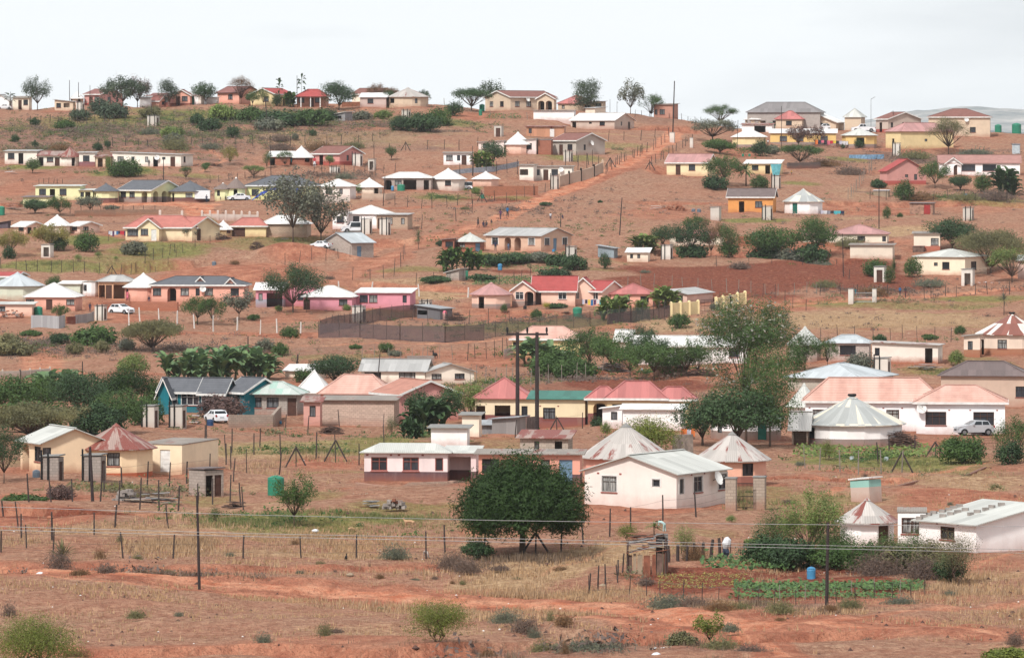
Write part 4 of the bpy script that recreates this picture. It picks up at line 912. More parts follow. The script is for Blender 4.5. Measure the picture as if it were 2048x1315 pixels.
# ---------------------------------------------------------------- plants: templates of unit height and unit half-width, many leaf-sized faces
ASP=[1.0]
NRM=[0]
def leafmesh(name,cen,nrm,size,tone,mat,aspect=1.5,tubes=None,droop=None,seed=0):
 rs=np.random.RandomState(seed);N=len(cen)
 if NRM[0]:fz=np.percentile(cen[:,2],99.3);fr_=np.percentile(np.abs(cen[:,0]),98);cen=cen*np.array([1/fr_,1/fr_,1/fz]);NRM[0]=0
 cen=cen*np.array([1,1,ASP[0]])
 nrm=nrm/(np.linalg.norm(nrm,axis=1,keepdims=True)+1e-9)
 r=rs.normal(size=(N,3));t=np.cross(nrm,r);t/=np.linalg.norm(t,axis=1,keepdims=True)+1e-9
 if droop is not None:t=t*(1-droop)+np.array([0,0,-1.0])*droop;t/=np.linalg.norm(t,axis=1,keepdims=True)
 b=np.cross(nrm,t);b/=np.linalg.norm(b,axis=1,keepdims=True)+1e-9
 sz=(size*(.6+.8*rs.rand(N)))[:,None]
 a=t*sz*aspect*.5;c=b*sz*.5
 V4=np.stack([cen-a,cen+c*.9+a*.1,cen+a,cen-c*.9+a*.1],1).reshape(-1,3)
 me=bpy.data.meshes.new(name);nv=len(V4)
 me.vertices.add(nv);me.vertices.foreach_set('co',V4.ravel().astype(np.float32))
 me.loops.add(nv);me.loops.foreach_set('vertex_index',np.arange(nv));me.polygons.add(N)
 me.polygons.foreach_set('loop_start',np.arange(0,nv,4));me.polygons.foreach_set('loop_total',np.full(N,4));me.update()
 at_=me.color_attributes.new(name='tone',type='FLOAT_COLOR',domain='POINT')
 tt=np.repeat(np.clip(tone,0,1),4);at_.data.foreach_set('color',np.stack([tt,tt,tt,np.ones_like(tt)],-1).ravel().astype(np.float32))
 me.materials.append(mat)
 return me
def crown_pts(blobs,N,rs,shell=.55,up=.5,rough=.28):
 """leaves spread through uneven blobs, denser near their skins"""
 w_=np.array([b[3]*b[4]*b[5]for b in blobs])**.67;w_/=w_.sum();bi=rs.choice(len(blobs),N,p=w_)
 Bm=np.array(blobs)[bi];d=rs.normal(size=(N,3));d/=np.linalg.norm(d,axis=1,keepdims=True)
 ph=bi*1.7
 lum=1+rough*(np.sin(d[:,0]*5+ph)*np.sin(d[:,1]*5+ph*2)+.6*np.sin(d[:,2]*9+ph*3)*np.sin(d[:,0]*11))
 r=(shell+(1-shell)*rs.rand(N)**.6)*lum*(1+.12*rs.normal(size=N)*(rs.rand(N)<.2))
 cen=Bm[:,:3]+d*Bm[:,3:6]*r[:,None]
 nrm=d*.9+rs.normal(size=(N,3))*.45+np.array([0,0,up])
 btone=rs.rand(len(blobs))[bi]
 tone=.5+(btone-.5)*.55+rs.normal(size=N)*.16
 return cen,nrm,tone,bi
def limbs(blobs,trunk_h,r0,rs,lean=0.0,multi=1,mat=None,thin=.35,nmax=9):
 mb=MB()
 for k in range(multi):
  ang=6.28*k/multi+rs.rand();bx=.022*multi*math.cos(ang)*(multi>1);by_=.022*multi*math.sin(ang)*(multi>1)
  tx,ty=lean*.6+bx*2.5,by_*2.5
  mb.tube([(0,0,-.08),(bx*1.1+lean*.15,by_,trunk_h*.4),(tx,ty,trunk_h)],[r0*1.35/math.sqrt(multi),r0/math.sqrt(multi),r0*.8/math.sqrt(multi)],mat or BARK,6)
  sel=[b for i,b in enumerate(blobs)if i%multi==k][:nmax]
  for b in sel:
   T=Vector((tx,ty,trunk_h));E=Vector(b[:3]);Mid=T.lerp(E,.5)+Vector((rs.normal()*.04,rs.normal()*.04,-.02))
   mb.tube([T-Vector((0,0,trunk_h*.12)),Mid,E],[r0*.6,r0*thin,r0*.12],mat or BARK,5)
   for q in range(2):
    D=Vector((rs.normal()*b[3]*.5,rs.normal()*b[4]*.5,abs(rs.normal())*b[5]*.6));mb.tube([Mid,Mid.lerp(E+D,.6),E+D],[r0*thin*.7,r0*.14,r0*.05],mat or BARK,4)
 return mb
def blobs_round(rs,n,cz,rz,sz,spread=1.0):
 out=[]
 for i in range(n):
  a=6.283*(i+rs.rand()*.6)/n*2.4;q=math.sqrt((i+.5)/n)*(1-sz*.75)*spread
  h=(1-q*q*.8)*rz*(rs.rand()*1.5-.55)
  s_=sz*(.8+.5*rs.rand());out.append((math.cos(a)*q,math.sin(a)*q,cz+h,s_,s_,s_*rz*1.5))
 return out
TPL={}
def template(kind,var,leaf,N,asp=1.0):
 key=(kind,var,leaf,N,asp)
 if key in TPL:return TPL[key]
 rs=np.random.RandomState((sum(map(ord,kind))*31+var*977)%99991);ASP[0]=asp;NRM[0]=1
 lm=LEAF[leaf];tr=None;sec=None
 sf=math.sqrt(3000/N)if leaf!='pod' else .62
 if kind=='round':
  bl=blobs_round(rs,18,.58,.34,.36);c,n_,t,bi=crown_pts(bl,N,rs,.62,.5);cr_=leafmesh('crown',c,n_,np.full(N,.075*sf),t,lm,seed=var)
  tr=limbs(bl,.16,.045,rs).build
 elif kind=='loose':
  bl=blobs_round(rs,24,.57,.42,.25,1.12);c,n_,t,bi=crown_pts(bl,N,rs,.35,.5,.4);cr_=leafmesh('crown',c,n_,np.full(N,.066*sf),t,lm,seed=var)
  tr=limbs(bl,.22,.03,rs,nmax=14).build
 elif kind=='high':
  bl=blobs_round(rs,24,.77,.22,.30)+[(math.cos(i*2.4)*.55,math.sin(i*2.4)*.5,.3+.035*i,.32,.32,.08)for i in range(9)]
  c,n_,t,bi=crown_pts(bl,N,rs,.5,.5,.4);cr_=leafmesh('crown',c,n_,np.full(N,.082*sf),t,lm,seed=var);tr=limbs(bl,.34,.026,rs,nmax=12).build
 elif kind=='umbrella':
  bl=[]
  for i in range(22):
   a=rs.rand()*6.28;q=math.sqrt(rs.rand())*.82;bl.append((math.cos(a)*q,math.sin(a)*q,.76-q*q*.30+rs.normal()*.05,.27,.27,.13))
  c,n_,t,bi=crown_pts(bl,N,rs,.2,1.2,.3);cr_=leafmesh('crown',c,n_,np.full(N,.05*sf),t,lm,seed=var);tr=limbs(bl,.22,.03,rs,thin=.4,nmax=22).build
 elif kind=='dryumb':
  bl=[]
  for i in range(24):
   a=rs.rand()*6.28;q=math.sqrt((i+.5)/24)*.85;a=i*2.4;bl.append((math.cos(a)*q,math.sin(a)*q,.74-q*q*.30+rs.normal()*.04,.34,.34,.15))
  c,n_,t,bi=crown_pts(bl,N,rs,.1,.2,.3)
  n_=np.stack([-c[:,1],c[:,0],np.zeros(N)],1)+rs.normal(size=(N,3))*.5
  cr_=leafmesh('crown',c,n_,np.full(N,.042*sf),t,lm,aspect=4,seed=var);tr=limbs(bl,.16,.034,rs,thin=.45,nmax=24).build
 elif kind=='tall':
  bl=[(math.cos(i*2.4)*.62*math.sqrt(rs.rand()),math.sin(i*2.4)*.6*math.sqrt(rs.rand()),.26+.66*i/19,.42,.42,.11+.04*rs.rand())for i in range(20)]
  c,n_,t,bi=crown_pts(bl,N,rs,.4,.4,.45);cr_=leafmesh('crown',c,n_,np.full(N,.075*sf),t,lm,seed=var);tr=limbs(bl,.3,.035,rs).build
 elif kind=='cypress':
  bl=[(0,0,.80,.34,.34,.17),(.12,.1,.72,.42,.4,.2),(-.15,-.1,.70,.42,.4,.2)]
  for i in range(34):
   a=i*2.4;q=math.sqrt((i+.5)/34)*.70;bl.append((math.cos(a)*q,math.sin(a)*q,.66-.34*q**1.6+rs.normal()*.03,.34,.34,.19))
  for i in range(16):
   a=i*.393;bl.append((math.cos(a)*.70,math.sin(a)*.70,.37+rs.normal()*.04,.30,.30,.15))
  c,n_,t,bi=crown_pts(bl,N,rs,.66,.2,.45)
  t=t*.75+.25*(np.sin(c[:,0]*19+c[:,2]*23)*.5+.5)
  cr_=leafmesh('crown',c,n_,np.full(N,.019),t,lm,aspect=4.2,droop=.4,seed=var);tr=limbs(bl,.25,.06,rs,nmax=12).build
 elif kind=='bush':
  bl=[(math.cos(i*2.4)*.72*math.sqrt(i/15),math.sin(i*2.4)*.72*math.sqrt(i/15),.28+.3*rs.rand()*(1.2-i/15),.16+.26*rs.rand(),.16+.26*rs.rand(),.16+.26*rs.rand())for i in range(15)]
  c,n_,t,bi=crown_pts(bl,N,rs,.5,.5,.35);c[:,2]=np.abs(c[:,2]);cr_=leafmesh('foliage',c,n_,np.full(N,.09*sf),t,lm,seed=var)
  tr=limbs(bl,.12,.03,rs,multi=3).build
 elif kind=='fine':
  bl=[(math.cos(i*2.4)*.6*math.sqrt(i/16),math.sin(i*2.4)*.6*math.sqrt(i/16),.44+.28*(1-i/16)+rs.normal()*.08,.42,.42,.32)for i in range(16)]
  c,n_,t,bi=crown_pts(bl,N,rs,.3,.5,.35);c[:,2]=np.abs(c[:,2]);cr_=leafmesh('foliage',c,n_,np.full(N,.045*sf),t,lm,aspect=2.2,seed=var)
  tr=limbs(bl,.2,.03,rs,multi=5).build
 elif kind=='twig':
  c=rs.normal(size=(N,3))*np.array([.42,.42,.3]);c[:,2]=np.abs(c[:,2])+.05;n_=rs.normal(size=(N,3));n_[:,2]*=.2
  cr_=leafmesh('twigs',c,n_,np.full(N,.030*sf),rs.rand(N),lm,aspect=6,droop=-.35,seed=var);tr=limbs([(math.cos(i)*.5,math.sin(i)*.5,.6,.3,.3,.3)for i in range(7)],.1,.02,rs).build
 elif kind in('banana','palm','tuft','papaya'):
  mb=MB();st=MB();ns={'banana':9,'palm':1,'tuft':1,'papaya':1}[kind];tones=[]
  for s_ in range(ns):
   if kind=='banana':sx,sy,h=rs.uniform(-.6,.6),rs.uniform(-.6,.6),rs.uniform(.12,.42)
   else:sx=sy=0;h={'palm':.62,'tuft':.1,'papaya':.82}[kind]
   rr={'banana':.05,'palm':.035,'tuft':.04,'papaya':.025}[kind]
   st.tube([(0,0,-.1),(sx*.9,sy*.9,-.03),(sx,sy,h)]if kind=='banana' else[(0,0,-.08),(0,0,h)],[rr,rr,rr*.7]if kind=='banana' else[rr*1.3,rr*.8],BARK if kind!='banana' else LEAF['olive'],6)
   nl={'banana':14,'palm':46,'tuft':60,'papaya':16}[kind]
   for l in range(nl):
    a=rs.rand()*6.28;L={'banana':rs.uniform(.55,.85),'palm':.8,'tuft':.9,'papaya':.8}[kind];wd={'banana':.13,'palm':.03,'tuft':.028,'papaya':.14}[kind]
    el={'banana':rs.uniform(.55,1.5),'palm':rs.uniform(-.9,1.4),'tuft':rs.uniform(.1,1.5),'papaya':rs.uniform(-.3,1.1)}[kind]
    z0=h-(rs.rand()*.3 if kind=='papaya' else rs.rand()*(.22 if kind=='banana' else .1));pz=Vector((sx,sy,z0));prev=None;nseg=5 if kind=='banana' else 3
    vs=.55 if kind in('banana',)else .42
    for j in range(nseg+1):
     f=j/nseg;e2=el-f*f*(1.9 if kind=='banana' else 1.0)
     w2=wd*math.sin(math.pi*min(max(.08+f*.9,0),1))**.6*(1 if kind!='papaya' else(f>.5)*1.4+.12)
     sd2=Vector((-math.sin(a),math.cos(a),0))*w2;lift=Vector((0,0,w2*.45))
     cur=(pz-sd2+lift*vs,pz.copy(),pz+sd2+lift*vs)
     if prev:
      for u_,v_ in((0,1),(1,2)):mb.poly([prev[u_],prev[v_],cur[v_],cur[u_]],lm);tones.append(rs.rand())
     prev=cur;stp=L/nseg;pz=pz+Vector((math.cos(a)*math.cos(e2),math.sin(a)*math.cos(e2),math.sin(e2)*vs))*stp
  zs_=max(p[2]for p in mb.v);rx_=sorted(abs(p[0])for p in mb.v)[int(len(mb.v)*.97)];KX=1/rx_;KZ=1/zs_;st.v=[(a*KX,b*KX,c*KZ)for a,b,c in st.v]
  me=bpy.data.meshes.new('leaves');me.from_pydata([(a*KX,b*KX,c*KZ)for a,b,c in mb.v],[],mb.f);me.materials.append(lm)
  at_=me.color_attributes.new(name='tone',type='FLOAT_COLOR',domain='POINT');tt=np.repeat(np.array(tones),4);tt=tt[:len(me.vertices)]
  at_.data.foreach_set('color',np.stack([tt,tt,tt,np.ones_like(tt)],-1).ravel().astype(np.float32));cr_=me
  tr=st.build
 tm=None
 if tr:
  o=tr('trunk');tm=o.data
  if kind not in('banana','palm','tuft','papaya')and asp!=1.0:tm.transform(Matrix.Diagonal((1,1,asp,1)))
  bpy.data.objects.remove(o);tm.polygons.foreach_set('use_smooth',[True]*len(tm.polygons))
 ASP[0]=1.0;NRM[0]=0;TPL[key]=(cr_,tm);return TPL[key]
KINDN=dict(high='tree',round='tree',loose='tree',umbrella='thorn_tree',dryumb='thorn_tree',tall='tree',cypress='tree',bush='shrub',fine='shrub',twig='dry_shrub',banana='banana_plant',palm='palm',tuft='spiky_plant',papaya='papaya_tree')
CATN=dict(high='tree',round='tree',loose='tree',umbrella='tree',dryumb='tree',tall='tree',cypress='tree',bush='bush',fine='bush',twig='bush',banana='banana plant',palm='palm',tuft='plant',papaya='tree')
LM=[(1042,1110,'the huge dense tree'),(876,1288,'the round fine-leaved bush'),(66,1300,'the bottom left corner bush'),(398,1175,'the thin foreground pole'),(1653,1215,'the dark pole by the garden'),(1300,1150,'the plank shack'),(1420,1290,'the rubbish heap'),(1623,1160,'the blue bin'),(1700,1185,'the vegetable beds'),(125,1120,'the spiky aloe clump'),(1350,1010,'the nearest white house'),(1736,1000,'the leaning turquoise latrine'),(1914,1160,'the dark thorn bush of the thicket'),(2030,1290,'the bottom right corner shrub'),(1500,1010,'the block gate pillars'),(840,960,'the pinkish white house'),(550,990,'the green tank'),(410,990,'the double latrine'),(300,1000,'the heap of boards'),(660,275,'the straw slope'),(345,280,'the flat light green bush'),(110,315,'the cream terrace houses'),(300,330,'the very long cream house'),(630,330,'the pink terrace house'),(1770,470,'the faded red roof'),(1610,425,'the orange house'),(1850,310,'the pale yellow house'),(1950,345,'the long white house'),(1700,320,'the blue ground sheet'),(1700,590,'the field gate'),(1908,545,'the cream grey-roofed house'),(700,500,'the pale tin roof block house'),(560,520,'the red earth mound'),(1050,490,'the arched porch house'),(1400,540,'the ploughed field'),(980,380,'the brick wall'),(1760,440,'the tin and wood shed'),(1240,450,'the leaning slope pole'),(1820,1040,'the long white house with blocks on its roof'),(600,1120,'the lower fence'),(1180,1215,'the orange track')]
SL=set()
def scrub_label(u,v,wd,i):
 tone_=['pale dry','brown','olive-brown','greyish'][i%4];size_='broad' if wd>54 else 'low' if wd>36 else 'small' if wd>22 else 'tiny'
 c=sorted(LM,key=lambda q:math.hypot((q[0]-u)*.6,q[1]-v))
 for q in c[:5]:
  du,dv=u-q[0],v-q[1]
  rel=('right of' if du>0 else 'left of')if abs(du)*.5>abs(dv)else('just below' if dv>0 else 'just above')
  for pre in('','some way ')if abs(du)*.5>abs(dv)else('',):
   l=f'{size_} {tone_} twiggy scrub {pre}{rel} {q[2]}'
   if l not in SL and len(l.split())<=16:SL.add(l);return l
 return f'{size_} {tone_} twiggy scrub on open ground'
tn=[0]
def T(kind,leaf,u,v,top,wpx,label,N=2600,var=None,group=None,extra=None,rz=None,dep=1.0):
 tn[0]+=1;var=tn[0]%3 if var is None else var
 p=at(u,v);s=F/p.y;hgt=(v-top)/s;hw=wpx/2/s
 N=int(N*2.1);ra=hgt/hw;asp=1.0 if kind in('banana','palm','tuft','papaya')else min((.55,.8,1.1,1.5,2.0,2.7,3.6,4.8),key=lambda q:abs(math.log(q/ra)))
 o=empty(KINDN[kind],p,(tn[0]*1.37)%6.28 if rz is None else rz,label,CATN[kind],group);o.scale=(hw*1.04,hw*dep*1.04,hgt/asp)
 cr_,tm=template(kind,var,leaf,N,asp)
 c=bpy.data.objects.new('crown' if cr_.name.startswith('crown')else 'foliage',cr_);COL.objects.link(c);c.parent=o
 if tm:t=bpy.data.objects.new('trunk' if CATN[kind]in('tree','palm')else 'stems',tm);COL.objects.link(t);t.parent=o
 for lf,n2,sc2 in(extra or[]):
  rs=np.random.RandomState(tn[0]);cr2,_=template(kind,var,lf,n2,asp)
  e=bpy.data.objects.new('seed_pods',cr2);COL.objects.link(e);e.parent=o;e['kind']='stuff';e.scale=(sc2,sc2,sc2);e.location=(0,0,(1-sc2)*.62*asp)
 return o
# ---- skyline trees
T('loose','far',75,220,153,52,'leafy dark tree in front of the first skyline house from the left',2200)
T('papaya','far',20,219,185,24,'small spindly plant beside the left edge on the skyline',600)
T('loose','far',246,213,152,78,'broad leafy skyline tree left of the veranda house',3000)
T('loose','redl',275,214,152,50,'thin purplish tree leaning against the broad leafy skyline tree',1500)
T('round','far',338,210,154,38,'compact dark skyline tree in front of the salmon gabled house',2200)
T('round','dark',411,206,161,42,'dark round tree between two salmon skyline houses',2200)
T('umbrella','brn',482,205,149,48,'brown-tipped thorn tree in front of the big salmon house',2200)
T('papaya','dark',559,213,156,15,'tall thin papaya tree by the yellow skyline house',500)
T('papaya','dark',603,213,145,17,'tallest thin papaya tree by the veranda house',500)
T('round','mid',505,212,180,26,'small tree in front of the yellow gabled skyline house',1500)
T('loose','mid',527,213,176,22,'slim dark-topped tree on the bank by the yellow skyline house',1400)
T('banana','mid',585,214,182,30,'banana plant between the two papaya trees on the skyline',600)
T('bush','dark',554,214,186,22,'dark bush by the veranda of the skyline house',1200)
T('round','dark',678,220,163,62,'big round dense dark tree on the middle skyline',4200,extra=None)
T('umbrella','brn',755,200,154,46,'brownish thorn tree behind the long maroon roof',1800)
T('umbrella','brn',785,205,165,36,'smaller brownish thorn tree right behind the maroon roof gable',1400)
T('round','dark',777,213,177,24,'small dark lollipop tree by the two-window skyline house',1500)
T('loose','far',845,208,178,28,'dark tree behind the striped cone roof on the skyline',1200)
T('umbrella','dark',943,222,176,84,'spreading dark tree left of the long beige skyline house',3600)
T('loose','far',985,215,153,50,'open-crowned tree rising behind the long beige skyline house',1300)
T('tall','far',1174,208,143,56,'tall full green tree behind the red pyramid roof on the skyline',4200)
T('loose','grey',1261,229,158,50,'nearly leafless tall tree on the open ridge',900)
T('umbrella','mid',1302,230,180,48,'leaning green tree beside the brick hut on the ridge',1500)
T('umbrella','mid',1441,246,203,66,'round-topped thorn tree on the right ridge beside the fence',3000)
T('bush','dark',845,262,226,70,'dark bush clump at the right end of the overgrown bank',1800)
T('bush','dark',800,260,230,44,'dark bush below the striped-roofed skyline house',1800)
T('bush','mid',878,250,214,46,'bright bush on the long bank below the skyline',1600)
T('bush','dark',908,232,202,34,'bluish bush at the top of the long hedge bank',1400)
for i,(u,v,t,wd,lf,lb)in enumerate([(200,228,196,46,'far','bluish shrub under the pink skyline house'),(228,236,205,60,'far','shrub mass below the broad leafy skyline tree'),(160,240,218,40,'far','low shrub beside the white latrine on the skyline'),(300,236,214,40,'olive','olive shrub right of the broad leafy skyline tree'),
 (312,228,210,20,'olive','round brownish bush beside the leaning post on the skyline bank'),(445,242,208,56,'light','bright flat-topped bush on the upper left bank'),(500,244,214,56,'mid','green bush under the small yellow-house tree'),(560,252,222,80,'dark','wide dark scrub under the two papaya trees'),(620,250,218,80,'mid','wide scrub left of the tin goat shed'),
 (540,262,236,60,'grey','greyish scrub at the foot of the overgrown bank'),(420,262,236,44,'dark','dark scrub left of the bright flat-topped bush'),(465,276,250,26,'dark','lone dark shrub above the straw slope'),(70,252,235,20,'dark','small round shrub on the far left slope'),(130,258,240,40,'mid','low green scrub left of the leaning fence posts'),
 (345,276,253,46,'light','flat light green bush on the upper left slope'),(345,290,266,40,'grey','grey scrub under the flat light green bush'),(655,242,215,40,'dark','dark scrub against the tin goat shed'),(765,238,220,34,'light','light green flat bush above the dark bush clump'),(395,250,226,30,'dark','small shrub by the upper left fence line'),(722,240,222,40,'grey','dull scrub right of the tin goat shed'),
 (30,285,268,16,'dark','tiny shrub above the leftmost cream house'),(70,296,280,14,'dark','tiny shrub over the second cream house'),(195,300,284,20,'dark','small shrub above the brown lean-to'),(215,296,280,14,'dark','small dark shrub left of the terrace path'),(590,280,266,14,'grey','little grey bush on the straw slope'),(625,272,258,16,'dark','little dark bush on the straw slope')]):
 T('bush',lf,u,v,t,wd,lb,1100)
# ---- upper left slope and terrace
T('round','mid',65,348,316,30,'small tree in front of the leftmost cream house',1400)
T('tall','light',217,352,310,15,'narrow bright tree in front of the brown lean-to',1400)
T('bush','mid',250,352,318,60,'wide green bush in front of the long cream house',2200)
T('umbrella','mid',372,360,332,28,'small flat tree right of the long cream house',1200)
T('round','mid',410,344,328,14,'tiny tree right of the long cream house',800)
T('loose','yel',460,332,290,30,'thin yellowish tree on the dry slope left of the white cone roof',1500)
T('umbrella','light',507,356,330,42,'spreading light green tree above the thatched cones',1600)
T('round','mid',412,336,325,16,'small shrub tree beside a fallen pile of branches',700)
T('round','mid',534,340,300,18,'slim tree at the end of the white-roofed shed',1100)
T('umbrella','mid',570,336,302,32,'small thorn tree in front of the white cone roof',1300)
T('round','light',659,332,312,18,'small bright tree in front of the pink terrace house',1000)
T('round','mid',783,320,292,22,'lone little round tree on the bare slope',1100)
T('round','dark',987,332,282,50,'leafy dark tree in front of the pale pink round house',2600)
T('banana','light',962,340,300,44,'banana plants left of the leafy dark tree by the reservoir sheets',900)
T('round','dark',70,428,398,50,'round dark tree in front of the lime outbuilding',2400)
T('loose','mid',120,432,392,46,'loose green tree in front of the flat-roofed lime house',2000)
T('loose','grey',180,424,392,48,'sparse greyish tree below the lime compound wall',1500)
T('loose','grey',222,424,410,26,'sparse sapling on the rubble wall below the lime compound',600)
T('round','light',716,388,367,20,'clipped ball-shaped tree beside the cream cone-roof house',1600,var=0)
T('loose','grey',586,484,338,108,'large half-bare tree with thick trunk left of its twin',1500,extra=[('pod',260,1.0)],var=0)
T('loose','grey',642,480,350,108,'large half-bare tree, the right one of the pair',1500,extra=[('pod',260,1.0)],var=1)
T('loose','grey',572,420,372,36,'bare grey tree in front of the blue tarpaulin',500)
T('loose','yel',22,514,458,60,'yellow-flowering tree cut by the left edge',2800)
T('bush','dark',18,518,490,26,'dark bush at the foot of the left edge yellow tree',900)
T('loose','yel',104,500,448,70,'yellow-flowering tree in front of the pink and cream house',3000)
T('bush','dark',118,500,470,34,'dark bush right behind the open latrine',1000)
T('bush','mid',172,502,462,48,'wide feathery bush right of the open latrine',2000)
T('bush','grey',268,510,482,50,'feathery grey-green bush below the big coral-roofed house',1500)
T('loose','yel',412,476,428,36,'slender yellow-leaved tree in front of the coral-roofed houses',1500)
T('loose','grey',383,480,448,30,'leafless sapling in front of the coral-roofed house',500)
for u,v,t,wd,lb in[(156,522,507,16,'leftmost of three pale little round bushes above the left fence'),(197,514,502,15,'middle one of three pale little round bushes above the left fence'),(232,520,511,10,'smallest of three pale little round bushes above the left fence')]:T('fine','light',u,v,t,wd,lb,700)
T('round','mid',108,582,549,30,'round leafy tree between the pale green houses',1500)
T('bush','mid',128,580,562,20,'small bush against the pale green box house',700)
T('loose','mid',120,640,608,32,'leafy shrub behind the grey tin fence',1400)
T('dryumb','olive',305,704,640,108,'wide flat-topped thorn tree alone on the left slope',5200,var=1)
T('loose','mid',395,646,592,60,'loose olive-green tree in front of the long slate-roofed house',2200)
T('loose','mid',425,650,590,50,'second loose tree in front of the long slate-roofed house',1800)
T('loose','grey',478,638,580,60,'nearly bare branching tree right of the slate-roofed house',900)
T('loose','dark',586,626,527,104,'tall leaning dark tree in front of the pink houses',5200,var=2)
T('palm','mid',613,624,586,18,'stumpy palm against the pink house corner',600)
T('palm','dark',837,500,454,20,'small palm alone beside the red track',600)
T('palm','grey',2008,628,582,32,'spiky palm alone on the right grass slope',800)
for u,v,t,wd,lf,lb in[(190,690,652,84,'mid','long green bush below the white hatchback yard'),(120,688,665,40,'dark','dark bush at the left end of the green bank bush'),(30,712,680,70,'olive','wide olive bush at the left edge above the pale road'),(150,708,684,36,'olive','olive bush right of the pale sandy gully'),(205,704,680,30,'olive','small olive bush on the gully bank'),
 (252,700,676,34,'grey','greyish bush left of the lone flat-topped thorn tree'),(580,676,652,36,'mid','small bush below the white concrete posts'),(507,640,628,24,'mid','low green bush below the pink house terrace'),(560,712,684,34,'mid','leafy bush by the footpath above the banana grove'),(530,702,676,40,'grey','thin grey bush above the banana grove'),
 (772,704,684,30,'mid','low bush on the path verge left of the stone pile'),(712,698,688,24,'mid','small bush on the verge below the shade net'),(790,712,700,28,'grey','greyish verge bush left of the stone pile'),(20,700,664,50,'olive','bush cut by the left edge above the sandy gully'),(60,672,660,40,'mid','low bush below the peach flat house'),
 (1430,620,604,20,'grey','small shrub outside the yellow wall'),(1358,656,626,42,'mid','round shrub below the yellow wall'),(1073,638,618,24,'mid','round clipped bush in the red yard'),(1008,623,606,14,'mid','small round bush beside the blue door'),(1115,617,606,34,'dark','low dark hedge by the peach house wall'),(558,622,610,14,'light','small pale bush under the leaning dark tree'),(694,622,608,18,'light','small pale bush beside the pink house and latrine'),
 (1091,411,404,24,'dark','lone dark bush beside the red road'),(1200,406,400,10,'dark','tiny bush on the bare slope'),(952,388,374,18,'light','small bush below the peach round house'),(880,492,480,18,'dark','dark bush left of the brown brick house'),(1774,437,412,18,'mid','green bush left of the tin and wood shed'),(1800,435,425,12,'mid','tiny bush beside the tin and wood shed')]:
 T('bush',lf,u,v,t,wd,lb,1100)
T('fine','lime',1093,618,603,16,'bright yellow-green clipped bush by the porch',1500)
# ---- middle right
T('umbrella','grey',1425,282,238,90,'wide grey thorn tree beside the road top',2600)
T('round','mid',1440,308,278,56,'leafy green tree behind the cream orange-door house',2000)
T('umbrella','mid',1600,332,288,84,'bright flat-topped thorn tree below the orange-yellow house',2800)
T('loose','redl',1597,296,250,40,'bare reddish tree in front of the orange-yellow house',900)
T('loose','redl',1630,292,250,34,'second bare reddish tree in front of the orange-yellow house',800)
T('bush','dark',1520,312,280,34,'dark bush right of the pale yellow round house',1400)
T('bush','grey',1545,308,290,30,'grey bush left of the flat-topped thorn tree',800)
T('umbrella','olive',1897,308,233,80,'flat-topped thorn tree in front of the pale yellow house',4600)
T('bush','dark',1718,296,278,18,'round potted-looking bush by the yellow round house',900);T('bush','dark',1686,297,288,10,'tiny bush under the washing line',400)
T('loose','mid',1448,372,310,70,'leafy tree right of the cream orange-door house',3200)
T('palm','mid',1492,372,322,50,'banana-like palm in front of the rusty-roofed yellow house',700)
T('bush','mid',1518,376,350,34,'green bush at the foot of the palm by the yellow house',1400)
T('bush','dark',1430,378,350,50,'tangled dark bush below the leafy tree',1500)
T('bush','mid',1808,402,358,38,'bright green bush below the pink red-roofed house',2000)
T('loose','mid',1870,378,322,54,'feathery tree between the pink and the long white house',2400)
T('round','dark',1921,382,350,42,'round dark bush tree in front of the long white house',1700)
T('bush','mid',1966,384,346,34,'round green bush before the long white house windows',1500)
T('banana','dark',2006,390,330,60,'tangled palm clump at the right end of the long white house',900)
T('bush','dark',1756,376,358,30,'dark small tree left of the pink red-roofed house',1000)
for u,v,t,wd,k,lf,lb,N in[(1326,496,449,42,'round','dark','dark round tree left of the hidden cream house',2600),(1382,514,440,74,'loose','dark','dark bushy tree in front of the hidden cream house',3400),(1390,470,428,44,'loose','mid','green treetop above the hidden cream house',1500),(1422,512,432,46,'loose','brn','brownish slender tree in the garden row',1800),
 (1458,516,446,42,'round','mid','oval green tree in the garden row',2400),(1548,512,437,100,'round','mid','broad grey-green tree right of the garden row',4200),(1632,512,433,80,'round','mid','broad dark green tree left of the faded red roof',4200)]:T(k,lf,u,v,t,wd,lb,N)
T('banana','light',1285,500,466,56,'light banana plants above the tiny cream hut',900)
T('round','dark',1905,498,434,90,'dark glossy tree above the cream house at right',4200)
T('dryumb','olive',1981,538,452,118,'large dry flat-topped thorn tree above the long cream house',6500,var=2)
T('umbrella','light',2024,566,494,86,'bright thorn tree at the right edge',2800)
T('bush','mid',1750,552,517,48,'bush behind the latrine with brown door',1400);T('bush','mid',1780,568,530,22,'thin bush right of the latrine with brown door',900)
T('bush','mid',1828,552,514,34,'bush against the left wall of the cream grey-roofed house',1200);T('tuft','dark',1788,544,512,18,'spiky plant below the dirty cream shed',500)
T('bush','dark',1210,538,504,24,'dark shrub under the leaning bluish tin shed',1100)
T('banana','mid',905,542,492,50,'left half of the big banana clump in front of the brick round house',1000,var=0);T('banana','mid',942,540,494,50,'right half of the big banana clump in front of the brick round house',1000,var=1)
